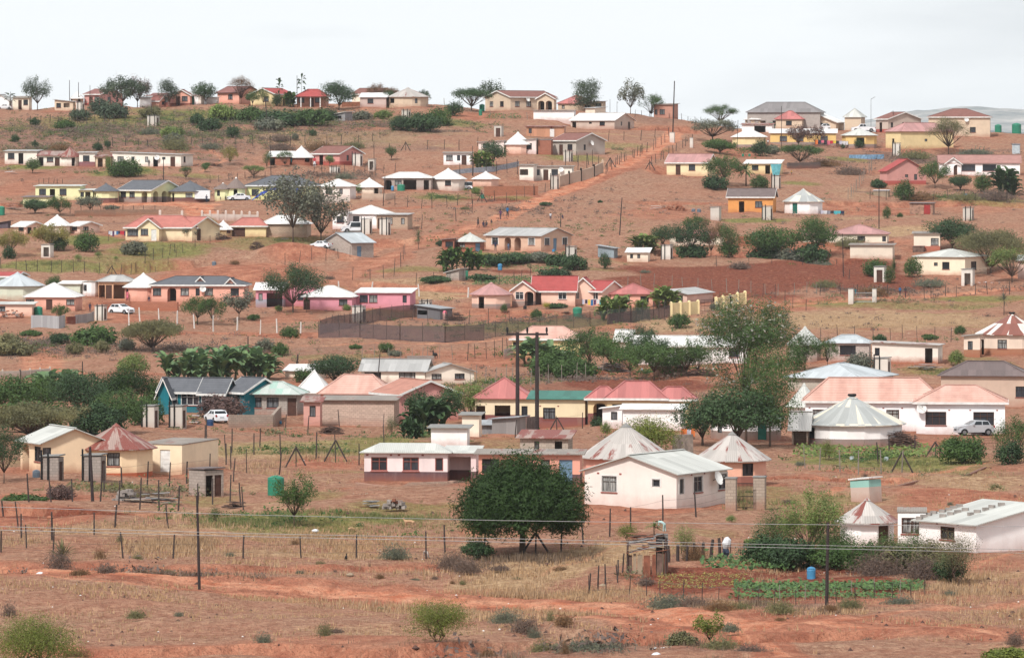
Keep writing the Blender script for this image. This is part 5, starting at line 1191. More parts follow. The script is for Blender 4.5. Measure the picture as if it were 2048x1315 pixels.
for i,(u,v,t,wd,lb)in enumerate([(985,530,508,60,'dark hedge stretch behind the blue drum'),(1030,524,506,56,'hedge stretch below the arched porch house'),(1075,522,504,56,'hedge stretch in the middle of the garden'),(1115,530,508,50,'leafy hedge end left of the latrine garden'),(1150,540,510,50,'bushy hedge corner below the latrine'),(1110,556,536,60,'brushwood hedge descending to the red-roofed house'),(965,560,548,50,'low hedge along the cabbage bed'),(870,565,552,60,'low dark hedge left of the block shed')]):
 T('bush','dark' if i!=2 else 'grey',u,v,t,wd,lb,1300)
T('banana','light',1226,640,588,60,'banana plants by the net fence corner',900);T('banana','light',1322,614,570,66,'tall banana plants beside the bright red pyramid roof',1000);T('banana','light',1285,628,596,30,'young banana plant behind the net fence',500)
# ---- middle belt
for i,(u,v,t,wd,lf)in enumerate([(1530,512,478,70,'dark'),(1580,514,482,60,'grey'),(1625,514,470,70,'dark'),(1385,514,486,60,'dark'),(1458,515,480,40,'mid')]):T('bush',lf,u,v,t,wd,['shady bush under the broad grey-green tree','grey bush between the two broad garden trees','shady bush under the broad dark green tree','bush beneath the dark bushy garden tree','bush under the oval green garden tree'][i],1500)
for k,lf,u,v,t,wd,lb,N in[('banana','ban',372,764,694,90,'left banana stand behind the teal house',1400),('banana','ban',440,762,688,96,'middle banana stand behind the teal house',1400),('banana','ban',505,758,690,90,'right banana stand behind the teal house',1400),('banana','ban',120,800,735,120,'banana leaves behind the dark hedge trees on the left',1200),
 ('round','mid',20,838,752,120,'rounded green tree at the left edge of the dense grove',3600),('loose','mid',85,830,755,90,'bushy tree beside the left edge grove',2800),('round','dark',160,858,742,110,'darkest tree in the dense grove on the left',4200),('round','cyp',262,820,732,96,'tall dark green tree at the right of the dense grove',4200),('round','mid',240,866,778,96,'mid green tree above the rust-red cone roof',3800),
 ('bush','mid',310,818,762,56,'leafy bush left of the teal house',1800),('dryumb','olive',60,880,808,170,'feathery olive thorn tree above the pale-roofed orange house',5200),('round','light',265,762,706,60,'yellowish leafy tree above the dense grove',1800),('round','olive',170,868,810,50,'small olive tree by the thorn tree',1400),
 ('round','dark',668,770,709,94,'dark round tree behind the white pyramid roof',4200),('bush','mid',608,764,736,40,'bush left of the dark round tree',1000),('loose','mid',392,820,782,40,'loose shrub tree in front of the teal house',1500),('bush','redl',445,834,790,90,'dry reddish hedge in front of the teal house',2200),
 ('loose','dark',872,860,775,110,'dark broad tree with banana leaves before the pink gable',4200),('loose','light',940,850,764,90,'bright leafy tree left of the red pyramid roof',3200),('banana','dark',860,872,790,90,'banana plant in front of the dark broad tree',1000),('banana','dark',818,880,832,44,'small banana plant right of the long block house',700),
 ('fine','mid',782,872,828,24,'slim light sapling at the end of the block house',1100),('fine','bus',1292,910,832,130,'feathery bright green bush behind the big rusty cone roof',4200),('bush','dark',1195,860,832,30,'dark round bush beside the white flat house',1300),('bush','light',1212,868,842,20,'small pale bush beside the white flat house',700),
 ('loose','mid',1180,740,655,90,'leafy tree above the rubble heap',3400),('loose','mid',1225,745,665,80,'leafy tree over the washing line in the middle',3000),('bush','mid',1150,758,715,80,'spreading bush around the pale tank box',2200),('loose','dark',1280,712,640,60,'tall dark tree behind the long white house corner',2200),('banana','ban',1070,728,672,90,'banana plants in front of the salmon hipped roof',1200),('loose','dark',1300,735,665,70,'tree left of the long white house',2400),
 ('loose','mid',1308,758,682,96,'branching tree in front of the long white house',3000),('loose','mid',1372,755,675,60,'upright tree in front of the long white house',2400),('loose','mid',1395,752,690,50,'slender tree by the dark wood stack',1600),('loose','mid',1655,735,675,40,'bright leafy sapling by the block house',1600),('bush','grey',1720,745,705,56,'grey bush below the block house window',1500),('bush','mid',1590,740,690,40,'bushy sapling right of the big flowering tree',1400),
 ('round','dark',1405,889,790,112,'left dark low tree merging with the big flowering tree',4000),('round','dark',1474,894,776,165,'right dark low tree merging with the big flowering tree',4600),
 ('bush','light',1914,728,700,32,'bright green bush left of the striped red roof',1200),('bush','mid',1920,668,650,22,'small tree top left of the striped red roof',700),('bush','mid',1860,680,668,30,'low bush above the battered white house',700),('bush','dark',1760,684,668,26,'dark low bush above the battered white house',700),
 ('fine','bus',1655,922,876,36,'bright feathery bush in front of the striped cone roof',1800),('bush','mid',1925,926,872,90,'large green bush at the gate of the white house',3200),('fine','bus',1905,905,874,50,'bright top of the bush by the gate',1500),('loose','mid',2030,930,832,80,'tall bushy tree cut by the right edge below the silver car',3600),('bush','dark',2020,932,880,60,'dark bush under the right edge tree',1600),
 ('loose','dark',8,966,852,76,'leafy tree cut by the left edge in front of the orange house',3600),('bush','redl',120,1000,968,50,'brown scrub below the two block latrines at left',1300),('bush','mid',50,1005,988,80,'low green scrub along the left fence',1200)]:T(k,lf,u,v,t,wd,lb,N)
T('high','mid',1492,885,598,176,'big tree with pale seed pods towering over the white round house',24000,extra=[('pod',1400,1.02)],var=0)
T('tall','mid',1540,896,690,110,'creeper-covered tall tree with thick pale trunk',6000,var=1)
# ---- foreground
for k,lf,u,v,t,wd,lb,N in[('bush','mid',60,862,800,130,'leafy undergrowth below the left edge grove',3000),('bush','dark',190,868,806,110,'dark undergrowth in the shade of the darkest grove tree',3000),('bush','mid',290,850,790,70,'green undergrowth beside the left latrine of the pair',2200),('loose','dark',205,822,748,90,'tree filling the middle of the dense grove',3000),
 ('bush','dark',1590,1136,1076,100,'dark undergrowth beneath the tallest thicket tree',3000),('bush','mid',1735,1140,1082,90,'leafy undergrowth before the small round house',2600),('bush','olive',1800,1146,1084,90,'olive undergrowth in the garden thicket',2400),('bush','olive',1862,1152,1080,80,'dull green undergrowth near the right end of the thicket',2400),('fine','mid',1650,1134,1062,70,'feathery bush behind the dark pole',2600),
 ('bush','mid',1120,748,690,90,'bushes behind the pale metal box',2200),('loose','mid',1260,752,690,70,'leafy tree right of the scrap heap',2400),('bush','mid',1345,752,706,60,'bushy growth before the long white house',1600),('bush','mid',1090,752,715,60,'low bushes beneath the banana plants by the poles',1500),('loose','mid',1610,738,666,60,'sapling clump beside the whitish cone roof',2000)]:T(k,lf,u,v,t,wd,lb,N)
T('cypress','cyp',1045,1108,918,214,'huge dense dark green tree in the foreground yard',40000,var=0)
T('bush','dark',955,1116,1080,60,'dark bush at the foot of the huge dense tree',1800)
T('twig','dry',905,1130,1092,70,'dry grey bush left of the huge dense tree',1600);T('twig','dry',935,1146,1115,60,'dry twiggy bush under the huge dense tree',1200)
T('fine','bus',876,1288,1196,116,'round fine-leaved green bush in the bottom foreground',7000,var=1)
T('fine','bus',66,1345,1226,175,'large bright green bush cut by the bottom left corner',11000,var=2)
T('loose','mid',588,1052,944,78,'small spreading thorn tree beside the green tank',2400,var=1)
T('tuft','olive',125,1122,1070,52,'spiky aloe clump by the left fence',900);T('twig','dry',118,1140,1088,56,'dry brush around the spiky aloe',1000)
T('fine','mid',1548,1118,1010,90,'left leafy tree of the garden thicket',4000,var=0);T('bush','dark',1545,1130,1070,110,'dark understorey left in the garden thicket',2600);T('loose','light',1618,1130,975,118,'tallest light green tree in the garden thicket',5200,var=1)
T('fine','mid',1680,1130,1050,90,'pale feathery shrub in the middle of the garden thicket',2600);T('bush','mid',1672,1138,1088,80,'leafy green understorey right of the blue bin',2200);T('fine','mid',1775,1140,1062,80,'feathery shrub before the brown door',2400);T('fine','mid',1830,1146,1056,70,'feathery shrub before the boarded window',2200)
T('fine','olive',1914,1166,1060,84,'dark thorn bush at the right end of the thicket',4200);T('twig','dry',1760,1152,1100,110,'tangle of dry branches in the thicket',2200);T('twig','dry',1850,1158,1105,90,'second tangle of dry branches in the thicket',1800);T('bush','dark',1900,1160,1110,60,'dark low bush at the right end of the thicket',1400)
T('fine','bus',1255,1082,1046,40,'leafy sprouting fence stump beside the plank shack',900);T('palm','light',1308,1072,1040,48,'bright leafy papaya top above the plank shack',700);T('fine','light',1368,1118,1044,46,'slender creeper-clad sapling right of the plank shack',1500);T('twig','brn',1388,1122,1075,50,'dry vines beside the creeper-clad sapling',900)
T('fine','light',1462,1045,1028,22,'low green weed below the gate',700);T('bush','light',1510,1090,1076,40,'low leafy plant behind the scarecrow bag',900);T('bush','bus',2030,1320,1296,110,'bright shrub cut by the bottom right corner',2200);T('twig','dry',2030,1290,1258,40,'dry thistle near the right bottom edge',700)
T('loose','bus',1420,1290,1216,60,'thin sapling over the rubbish heap',900);T('bush','olive',1360,1296,1262,60,'dull bush on the rubbish bank',1100);T('bush','mid',1342,1284,1266,20,'small green bush on the rubbish bank',500)
T('fine','mid',430,1048,1010,26,'thin green weed by the left fence pole',800)
for i,(u,v,t,wd)in enumerate([(215,1148,1124,44),(160,1150,1138,40),(272,1236,1216,40),(358,1232,1222,20),(18,1232,1200,34),(150,1312,1286,60),(650,1272,1240,32),(528,1286,1262,34),(672,1264,1256,30),(200,1118,1094,26),(275,1120,1104,24),(600,1138,1130,20),(670,1138,1128,10),(760,1156,1146,20),(785,1168,1162,20),(830,1160,1156,18),(870,1158,1150,14),(905,1168,1158,12),(925,1168,1158,14),
 (1010,1246,1216,60),(1050,1262,1228,60),(1128,1250,1226,40),(1100,1242,1212,20),(1068,1272,1250,30),(950,1290,1270,20),(975,1308,1290,30),(1085,1302,1276,50),(1180,1304,1280,120),(1230,1300,1284,40),(1130,1310,1268,24),(1440,1300,1272,70),(1460,1262,1244,40),(1500,1306,1290,60),(1660,1220,1208,30),(1560,1226,1196,60),(1340,1216,1186,90),(1390,1216,1190,60),(1440,1222,1200,60),(1700,1216,1194,50),(1800,1210,1190,60),(1290,1170,1150,40),(1250,1160,1144,40),(1480,1218,1204,50),(1900,1190,1180,30),(1735,1262,1252,24),(1560,1240,1234,20),(640,1130,1120,20),(790,1118,1086,60),(1000,1140,1130,40),(1120,1140,1132,30),(340,1140,1130,30),(460,1112,1104,20),(720,1010,1004,20),(590,1088,1078,20),(240,1084,1064,16),(1600,930,922,20),(1730,955,945,14),(1820,1050,1042,20),(1990,975,966,20),(1900,1010,1002,14),(1575,1005,998,20),
 (120,300,288,40),(350,300,270,60),(420,298,284,40),(560,300,286,50),(640,300,284,50),(710,296,282,40),(300,268,256,40),(560,282,270,40),(1150,500,494,20),(1700,500,480,60),(1640,520,506,60),(1700,350,330,60),(1650,332,320,60),(1830,318,300,60),(1950,310,296,60),(1990,400,380,70),(1840,400,384,60),(1930,400,386,60),(690,358,344,40),(740,330,322,20),(1745,590,572,60),(1650,575,560,50),(1860,572,556,60),(660,560,552,20),(470,528,520,20),(930,420,412,20),(1290,545,540,20),(1480,536,524,40)]):
 T('twig',['dry','brn','olive','grey'][i%4],u,v,t,wd,scrub_label(u,v,wd,i),420 if wd<50 else 800,group='dry twiggy scrub dotted over the slopes')
# ---------------------------------------------------------------- uncountable ground cover
TRK=[(WP([(-40,1140),(200,1146),(420,1164),(600,1180),(760,1192),(900,1200),(1050,1206),(1200,1214),(1330,1226),(1500,1244)]),2.2),(WP([(1420,1238),(1600,1240),(1800,1252),(1960,1264),(2100,1276)]),1.6),(WP([(1500,1244),(1660,1236),(1780,1228),(1900,1218),(2090,1200)]),1.2),(WP([(100,1158),(420,1182),(700,1190),(940,1212),(1240,1240),(1420,1262)]),.7)]
EXC=[(at0(u,v),ru*at0(u,v)[1]/F,abs(at0(u,v-rv)[1]-at0(u,v)[1]))for u,v,ru,rv in[(1395,1168,115,26),(1640,1180,210,26),(1430,560,260,26),(1720,555,140,22),(1120,370,60,20),(320,408,110,6)]]
def clear_of(P_,pad):
 k=np.ones(len(P_),bool)
 for px,py,r_,pz in PADS:k&=np.hypot(P_[:,0]-px,P_[:,1]-py)>r_+pad
 for(x,y),a,b in EXC:k&=((P_[:,0]-x)/a)**2+((P_[:,1]-y)/b)**2>1
 for L_,w_ in TRK:k&=segdist(P_[:,0],P_[:,1],L_)[0]>w_
 return P_[k]
def tuftfield(name,label,mat,spots,n,hmin,hmax,wdt,blades,seed,cat=None):
 rs=np.random.RandomState(seed);Vs=[];tone=[]
 tot=sum(s[4]for s in spots);cen=[]
 for(u,v,ru,rv,wgt)in spots:
  k=int(n*wgt/tot);x0,y0=at0(u,v);s=F/y0;_,ya=at0(u,v-rv);ry=abs(ya-y0)
  a=rs.rand(k)*6.283;q=np.abs(rs.normal(size=k))*.62;cen.append(np.stack([x0+np.cos(a)*q*ru/s,y0+np.sin(a)*q*ry],1))
 P_=np.concatenate(cen)
 keep=lump(P_[:,0],P_[:,1],4.4,seed)+lump(P_[:,0],P_[:,1],1.3,seed+1)*.7+rs.rand(len(P_))*.4>.16;P_=P_[keep]
 P_=clear_of(P_,0)
 z=hfull(P_[:,0],P_[:,1]);N=len(P_);base=np.repeat(np.stack([P_[:,0],P_[:,1],z],1),blades,0);M=N*blades
 a=rs.rand(M)*6.283;h=rs.uniform(hmin,hmax,M)*np.repeat(rs.uniform(.5,1.15,N),blades);ln=rs.uniform(.1,.8,M)*h;off=rs.normal(size=(M,2))*h[:,None]*.35
 base[:,:2]+=off;base[:,2]-=.12
 tip=base+np.stack([np.cos(a)*ln,np.sin(a)*ln,h+.12],1);b=a+1.57;sd2=np.stack([np.cos(b),np.sin(b),np.zeros(M)],1)*wdt
 V3=np.stack([base-sd2,base+sd2,tip],1).reshape(-1,3);me=bpy.data.meshes.new(name);nv=len(V3)
 me.vertices.add(nv);me.vertices.foreach_set('co',V3.ravel().astype(np.float32));me.loops.add(nv);me.loops.foreach_set('vertex_index',np.arange(nv));me.polygons.add(M)
 me.polygons.foreach_set('loop_start',np.arange(0,nv,3));me.polygons.foreach_set('loop_total',np.full(M,3));me.update();me.materials.append(mat)
 at_=me.color_attributes.new(name='tone',type='FLOAT_COLOR',domain='POINT');tt=np.repeat(rs.rand(M),3);at_.data.foreach_set('color',np.stack([tt,tt,tt,np.ones_like(tt)],-1).ravel().astype(np.float32))
 o=bpy.data.objects.new(name,me);COL.objects.link(o);tag(o,label,cat or 'grass',kind='stuff');return o
STRAW=leafm('dry_grass_blades',C(196,164,132),.3,.2)
GRASS=leafm('green_grass_blades',C(138,142,92),.3,.2)
SCRUB=leafm('scrub_blades',C(132,112,96),.35,.15)
tuftfield('dry_grass','short dry straw-coloured grass on the red slopes',STRAW,[(1024,1200,1200,100,5),(400,1080,500,40,2),(1900,1180,260,60,.8),(560,920,300,40,1.2),(1780,655,400,26,1.5),(1500,640,260,20,.5),(660,275,300,16,1.2),(330,275,300,22,.8),(1000,870,160,20,.4),(1860,960,260,40,.8),(1024,560,400,20,.5),(900,440,500,50,.8),(1250,440,400,50,.7),(300,700,400,40,.9),(700,700,300,30,.5),(1700,420,300,40,.5)],60000,.12,.40,.026,3,21)
tuftfield('grass_stubble','sparse grazed grass stubble over the foreground slope',STRAW,[(1024,1210,1300,90,5),(500,1080,600,40,2),(1800,1200,300,60,1),(1850,990,300,40,.8)],70000,.04,.16,.03,3,25)
tuftfield('green_grass','short patchy green grass in yards and hollows',GRASS,[(560,1040,240,18,2),(750,1030,220,16,1.4),(260,975,130,10,.4),(1780,925,260,16,1),(1650,1000,160,16,.6),(620,900,260,16,.8),(760,885,120,14,.5),(1000,765,220,14,.6),(970,514,110,8,.3),(560,480,140,20,.7),(330,500,140,18,.7),(100,528,200,14,.6),(450,240,300,16,.8),(1850,608,300,10,.6),(880,395,120,12,.3),(1900,742,120,14,.4),(1500,985,90,14,.4)],30000,.10,.32,.028,3,22)
tuftfield('scrub','low brownish brush and weeds along banks and fences',SCRUB,[(500,240,340,22,2.4),(160,265,260,26,1.4),(420,275,260,16,1),(80,692,140,16,.8),(360,700,260,14,.7),(1500,1212,260,10,1.2),(1100,1302,240,16,1),(250,1142,280,5,.7),(1860,322,260,10,.8),(1650,325,100,10,.5),(1980,396,160,10,.5),(1050,1118,160,10,.5),(1380,1292,120,22,.8),(640,350,200,14,.5),(330,372,220,8,.4),(760,252,160,14,.6),(900,248,140,6,.4),(280,990,180,10,.4)],20000,.12,.5,.028,4,23)
def rows(name,label,u0,u1,v0,v1,nr,step,mat,hh,seed):
 rs=np.random.RandomState(seed);c=[]
 for r in range(nr):
  v=v0+(v1-v0)*r/max(nr-1,1);xa,ya=at0(u0,v);xb,yb=at0(u1,v);k=max(int((xb-xa)/step),2)
  for i in range(k):
   f=i/k
   if rs.rand()<.15:continue
   x=xa+(xb-xa)*f+rs.normal()*.05;y=ya+(yb-ya)*f+rs.normal()*.1;z=float(hfull(x,y))
   m=14;cc=rs.normal(size=(m,3))*np.array([.2,.2,.10])*hh/.3;cc[:,2]=np.abs(cc[:,2])+hh*.35;c.append(cc+np.array([x,y,z]))
 c=np.concatenate(c);N=len(c);nn=rs.normal(size=(N,3))*.5+np.array([0,-.3,1]);me=leafmesh(name,c,nn,np.full(N,.13*hh/.3),rs.rand(N),mat)
 o=bpy.data.objects.new(name,me);COL.objects.link(o);tag(o,label,'crops',kind='stuff')
rows('vegetable_bed','broad upper green vegetable bed inside the foreground garden fence',1482,1850,1170,1182,6,.3,LEAF['crop'],.34,1)
rows('vegetable_row','narrow lower green vegetable bed inside the foreground garden fence',1478,1800,1193,1199,3,.34,LEAF['crop'],.34,8)
rows('leafy_bed','lush cabbage patch beside the scarecrow bag',1425,1580,1122,1140,4,.4,LEAF['crop'],.45,2)
rows('seedling_bed','small yellowish seedlings in the dark garden soil',1320,1500,1150,1176,8,.35,LEAF['yel'],.16,3)
rows('cabbage_bed','bluish cabbage bed above the red-roofed house',952,1068,556,570,6,.45,LEAF['crop'],.4,4)
rows('upper_bed','small green bed at the right of the terraced garden',1068,1118,535,544,4,.45,LEAF['crop'],.4,5)
rows('maize_bed','bright bed of young plants in front of the striped cone roof',1600,1870,898,916,5,.4,LEAF['light'],.5,6)
rows('ridge_bed','small green vegetable plot below the long beige skyline house',975,1045,230,238,4,.6,LEAF['crop'],.4,7)
def brush(name,label,leaf,spots,n,seed,sz=.5):
 rs=np.random.RandomState(seed);tot=sum(q[4]for q in spots);C_=[]
 for(u,v,ru,rv,wgt)in spots:
  k=int(n*wgt/tot);x0,y0=at0(u,v);s=F/y0;ry=abs(at0(u,v-rv)[1]-y0);a=rs.rand(k)*6.283;q=np.abs(rs.normal(size=k))*.65;C_.append(np.stack([x0+np.cos(a)*q*ru/s,y0+np.sin(a)*q*ry],1))
 P_=np.concatenate(C_);P_=P_[lump(P_[:,0],P_[:,1],6,seed)+rs.rand(len(P_))*.4>.1]
 P_=clear_of(P_,.4)
 z=hfull(P_[:,0],P_[:,1]);N=len(P_);k=44;h=rs.gamma(2.2,sz*.32,N)[:,None];h=np.repeat(np.minimum(h,sz*2.2),k,0)
 cc=rs.normal(size=(N*k,3))*np.array([.75,.75,.45])*h;cc[:,2]=np.abs(cc[:,2])+h[:,0]*.15
 cen=np.repeat(np.stack([P_[:,0],P_[:,1],z],1),k,0)+cc;nn=rs.normal(size=cen.shape)*.6+np.array([0,-.2,.8]);me=leafmesh(name,cen,nn,.05+.13*h[:,0],np.repeat(rs.rand(N),k)*.6+rs.rand(N*k)*.4,LEAF[leaf],1.9)
 o=bpy.data.objects.new(name,me);COL.objects.link(o);tag(o,label,'brush',kind='stuff')
UPS=[(480,240,330,24,4),(150,262,260,26,3),(430,272,300,22,2.4),(860,248,160,8,.8),(60,300,120,14,.5)]
brush('low_brush','grey-brown low brush over the upper left slope and banks','dry',UPS+[(80,690,140,18,.8),(360,700,260,16,.8),(1860,320,260,12,1),(1650,325,90,10,.4),(1960,395,160,10,.6),(660,350,200,16,.6),(330,372,220,8,.3),(250,1142,260,5,.3),(1120,1302,240,14,.2),(1150,760,200,14,.6),(1750,580,300,10,.6),(1024,420,1000,90,1.6),(1024,640,1000,80,1.4),(1024,800,900,40,.8)],7500,31,.46)
brush('green_brush','dull green weeds and bushes between the houses','mid',UPS+[(190,670,120,16,.4),(1000,765,220,14,.7),(1130,700,200,16,.8),(1300,745,200,12,.5),(250,345,110,8,.5),(880,395,110,10,.4),(1030,520,130,16,.9),(1880,395,180,10,.6),(1500,300,90,10,.5),(1760,915,260,10,.5),(60,700,160,12,.4),(620,900,260,14,.3),(560,1040,260,14,.3),(1024,460,900,60,1.6),(1024,660,900,60,1.2),(1024,860,900,60,.8)],4600,32,.42)
brush('olive_brush','olive scrubby growth along fences and terraces','olive',UPS+[(1750,600,320,14,.8),(1800,690,260,10,.4),(700,705,300,12,.5),(1024,640,700,40,.9),(560,870,300,16,.5),(1240,300,140,10,.4),(1400,500,300,14,.5),(300,985,260,10,.5),(1850,960,260,20,.5),(1024,1190,1100,70,.15)],2400,33,.42)
def stones(name,label,mat,n,seed,lo,hi):
 rs=np.random.RandomState(seed);u=rs.uniform(-20,2068,n);v=260+1050*rs.rand(n)**.8;V_=[];F_=[]
 for a,b_ in zip(u,v):
  x,y=at0(a,b_);z=float(hfull(x,y));r=rs.uniform(lo,hi)
  if any(math.hypot(x-q[0],y-q[1])<q[2]for q in PADS):continue
  k=len(V_);V_+=[(x+r*rs.uniform(.6,1.2)*c,y+r*rs.uniform(.6,1.2)*d,z+e*r*rs.uniform(.5,.9))for c,d,e in((-1,0,0),(0,-1,0),(1,0,0),(0,1,0),(0,0,1.1))];F_+=[(k,k+1,k+4),(k+1,k+2,k+4),(k+2,k+3,k+4),(k+3,k,k+4)]
 me=bpy.data.meshes.new(name);me.from_pydata(V_,[],F_);me.materials.append(mat);o=bpy.data.objects.new(name,me);COL.objects.link(o);tag(o,label,name.replace('_',' '),kind='stuff')
stones('litter','white scraps of litter and pale stones strewn over the hillside',plain(C(236,230,226),name='pale_scraps'),260,5,.03,.10)
stones('dark_clods','dark clods and droppings scattered over the slopes',plain(C(96,70,62),name='dark_clods'),900,6,.06,.18)
# ---------------------------------------------------------------- latrines, tanks, poles
CONC=W_(C(216,208,198),dirt=.35);CONCW=W_(C(238,230,220),dirt=.3)
def latrine(u0,u1,v,ve,label,style='p',wall=None,th=18,tilt=0,roofmat=None,name='latrine'):
 """concrete latrine; p = two black vent pipes on the near side, d = brown door, o = dark open doorway"""
 wall=wall or CONC;p=at((u0+u1)/2,v);s=F/p.y;w_=(u1-u0)/s;h=(v-ve)/s;t=R_(th)
 W1=w_/(math.cos(t)+.9*math.sin(t));D1=.9*W1
 o=empty(name,p+Vector((0,D1/2,0)),-t,label,'latrine',None)
 if tilt:o.rotation_euler=(0,tilt,-t)
 x0,x1,y0,y1=-W1/2,W1/2,-D1/2,D1/2;mb=MB()
 hole=[('D' if style=='d' else 'd',.55)]if style in 'do' else[]
 def face(P,X,N,W,fs):
  wallface(mb,P,X,N,W,-.6,h,wall,fs,DARK,o,(0,0,0),min(1,W/1.5)if style!='x' else W*.38/.95)
 face((x0,y0),(1,0),(0,-1),W1,hole if style!='q' else[]);face((x1,y0),(0,1),(1,0),D1,[('D',.5)]if style in 'pq' else[('d',.26),('D',.72)]if style=='x' else[])
 mb.poly([(x1,y1,-.6),(x0,y1,-.6),(x0,y1,h),(x1,y1,h)],wall);mb.poly([(x0,y1,-.6),(x0,y0,-.6),(x0,y0,h),(x0,y1,h)],wall)
 mb.build('wall',o)
 r=MB();ov=.1;k=.06*(1 if th>0 else-1);r.prism([(x0-ov,y0-ov,h+.12),(x1+ov,y0-ov,h+.12+k),(x1+ov,y1+ov,h+.14+k),(x0-ov,y1+ov,h+.14)],.09,roofmat or GREY);r.build('roof',o)
 if style in 'pq':
  for fx in((.04,.42)if style=='p' else(.3,.85)):
   c=MB();xx=x0+W1*fx;c.tube([(xx,y0-.1,-.1),(xx,y0-.1,h+.55 if fx<.3 else h+.35)],.075,BLACK,8);c.build('vent_pipe',o)
  if style=='p' and v>800:
   c=MB();c.box(x0,x0+.5,y0-.42,y0-.02,-.5,.12,BLACK);c.box(x0+.7,x0+1.1,y0-.42,y0-.02,-.5,.12,BLACK);c.build('pit_cover',o)
 return o
for a in[(152,168,223,205,'white latrine with one dark pipe below the small tan round house','q'),(294,318,252,232,'grey latrine with dark flat roof alone on the upper left slope','q'),(803,821,237,221,'pale latrine below the striped-roofed skyline house','q'),(988,1007,274,252,'tan latrine with brown door on the bare slope below the skyline','d'),
 (704,725,332,309,'white latrine with black pipes against the pink terrace house','p'),(736,752,340,319,'tan latrine with dark open side right of the pink terrace house','o'),(659,680,346,334,'brick latrine with white roof below the pink terrace house','q'),(1127,1146,323,303,'grey latrine beside the roadside gate post','q'),
 (1101,1118,380,352,'grey concrete latrine with black pipes at the end of the road wall','p'),(1543,1562,378,352,'grey latrine with black pipes below the turquoise cloth','p'),(1785,1802,312,287,'white latrine with black pipes in front of the pale yellow house','p'),(82,106,513,490,'white latrine with open brown front among the yellow-flowering trees','o'),
 (722,744,467,438,'left latrine of the pair in the patched white house yard','p'),(759,781,470,438,'right latrine of the pair in the patched white house yard','q'),(1421,1443,440,415,'plain whitish latrine left of the orange house','n'),(1524,1546,441,413,'latrine with black pipes in front of the orange house','p'),
 (1926,1949,441,416,'latrine with black pipes on the red slope above the dark glossy tree','q'),(1131,1154,522,494,'grey latrine with black pipes right of the arched porch house','p'),(1322,1346,519,491,'white latrine with black pipes beside the tiny cream hut','p'),(1748,1774,566,534,'white latrine with brown door at the edge of the ploughed field','d'),
 (1923,1951,573,539,'white latrine with open dark doorway before the cream grey-roofed house','o'),(189,213,639,612,'grey latrine with black pipe beside the white hatchback','q'),(704,731,646,613,'grey latrine with black pipes behind the net fence','q'),(838,864,618,602,'peach latrine behind the open tin shed','q'),
 (1748,1783,751,717,'grey latrine with black pipes before the battered white house','p'),(283,316,857,813,'left latrine of the pair below the teal house','p'),(338,372,855,813,'right latrine of the pair below the teal house','p')]:
 latrine(*a[:5],style=a[5],wall=CONCW if 'white' in a[4]else None)
BLKW=W_(C(176,164,156),block=True,dirt=.3)
latrine(82,125,964,914,'left block latrine with two black pipes before the orange-cream house','p',BLKW,14);latrine(164,210,964,912,'right block latrine with two black pipes before the orange-cream house','p',BLKW,14)
r=latrine(376,446,993,940,'wide grey block latrine with two dark doorways','x',W_(C(182,168,158),block=True,dirt=.3),50,roofmat=M_dk)
latrine(1704,1766,1008,960,'leaning latrine with peeling turquoise and pink walls','n',W_(C(160,206,196),C(214,190,178),1.15,dirt=.6),40,tilt=-.07,roofmat=M_whr)
TANKG=plain(C(52,140,112),.5,name='green_plastic',var=.08);TANKB=plain(C(78,150,196),.5,name='blue_plastic');TANKW=plain(C(196,206,212),.5,name='pale_plastic');TANKK=plain(C(110,124,138),.5,name='grey_plastic')
def tank(u,v,top,wpx,label,mat=None,name='water_tank',cat='water tank',rib=7):
 mat=mat or TANKG;p=at(u,v);s=F/p.y;r=wpx/2/s;h=(v-top)/s;o=empty(name,p+Vector((0,r,0)),0,label,cat)
 b=MB();pts=[];rr=[]
 for i in range(rib*2+1):pts.append((0,0,-.05+h*.9*i/(rib*2)));rr.append(r*(1 if i%2==0 else .955))
 b.tube(pts,rr,mat,20,True);bo=b.build('body',o,True)
 t=MB();t.cone((0,0),r*.97,h*.88,h*.97,20,mat,r*.5);t.cone((0,0),r*.28,h*.96,h*1.0,12,mat,r*.25);t.build('lid',o);return o
for a in[(551,991,951,34,'big green water tank beside the small spreading thorn tree'),(1053,848,813,30,'big green water tank between the two tall poles'),(1155,628,604,19,'green water tank by the washing line in the red yard'),(1543,252,237,14,'green water tank on the right ridge by the white pyramid roof'),(1997,257,240,14,'smaller green water tank beside the wide ridge house'),
 (2034,257,235,19,'larger green water tank raised on a stand at the right edge'),(802,384,370,16,'green water tank in front of the grey open-fronted shed'),(76,632,612,17,'green water tank above the grey tin fence'),(964,222,208,11,'green tank at the left corner of the long beige skyline house'),(961,232,219,7,'small green bin below the green tank on the skyline'),
 (965,397,388,8,'little green barrel below the brick wall'),(2,430,412,14,'green tank cut by the left edge below the lime compound')]:
 tank(*a)
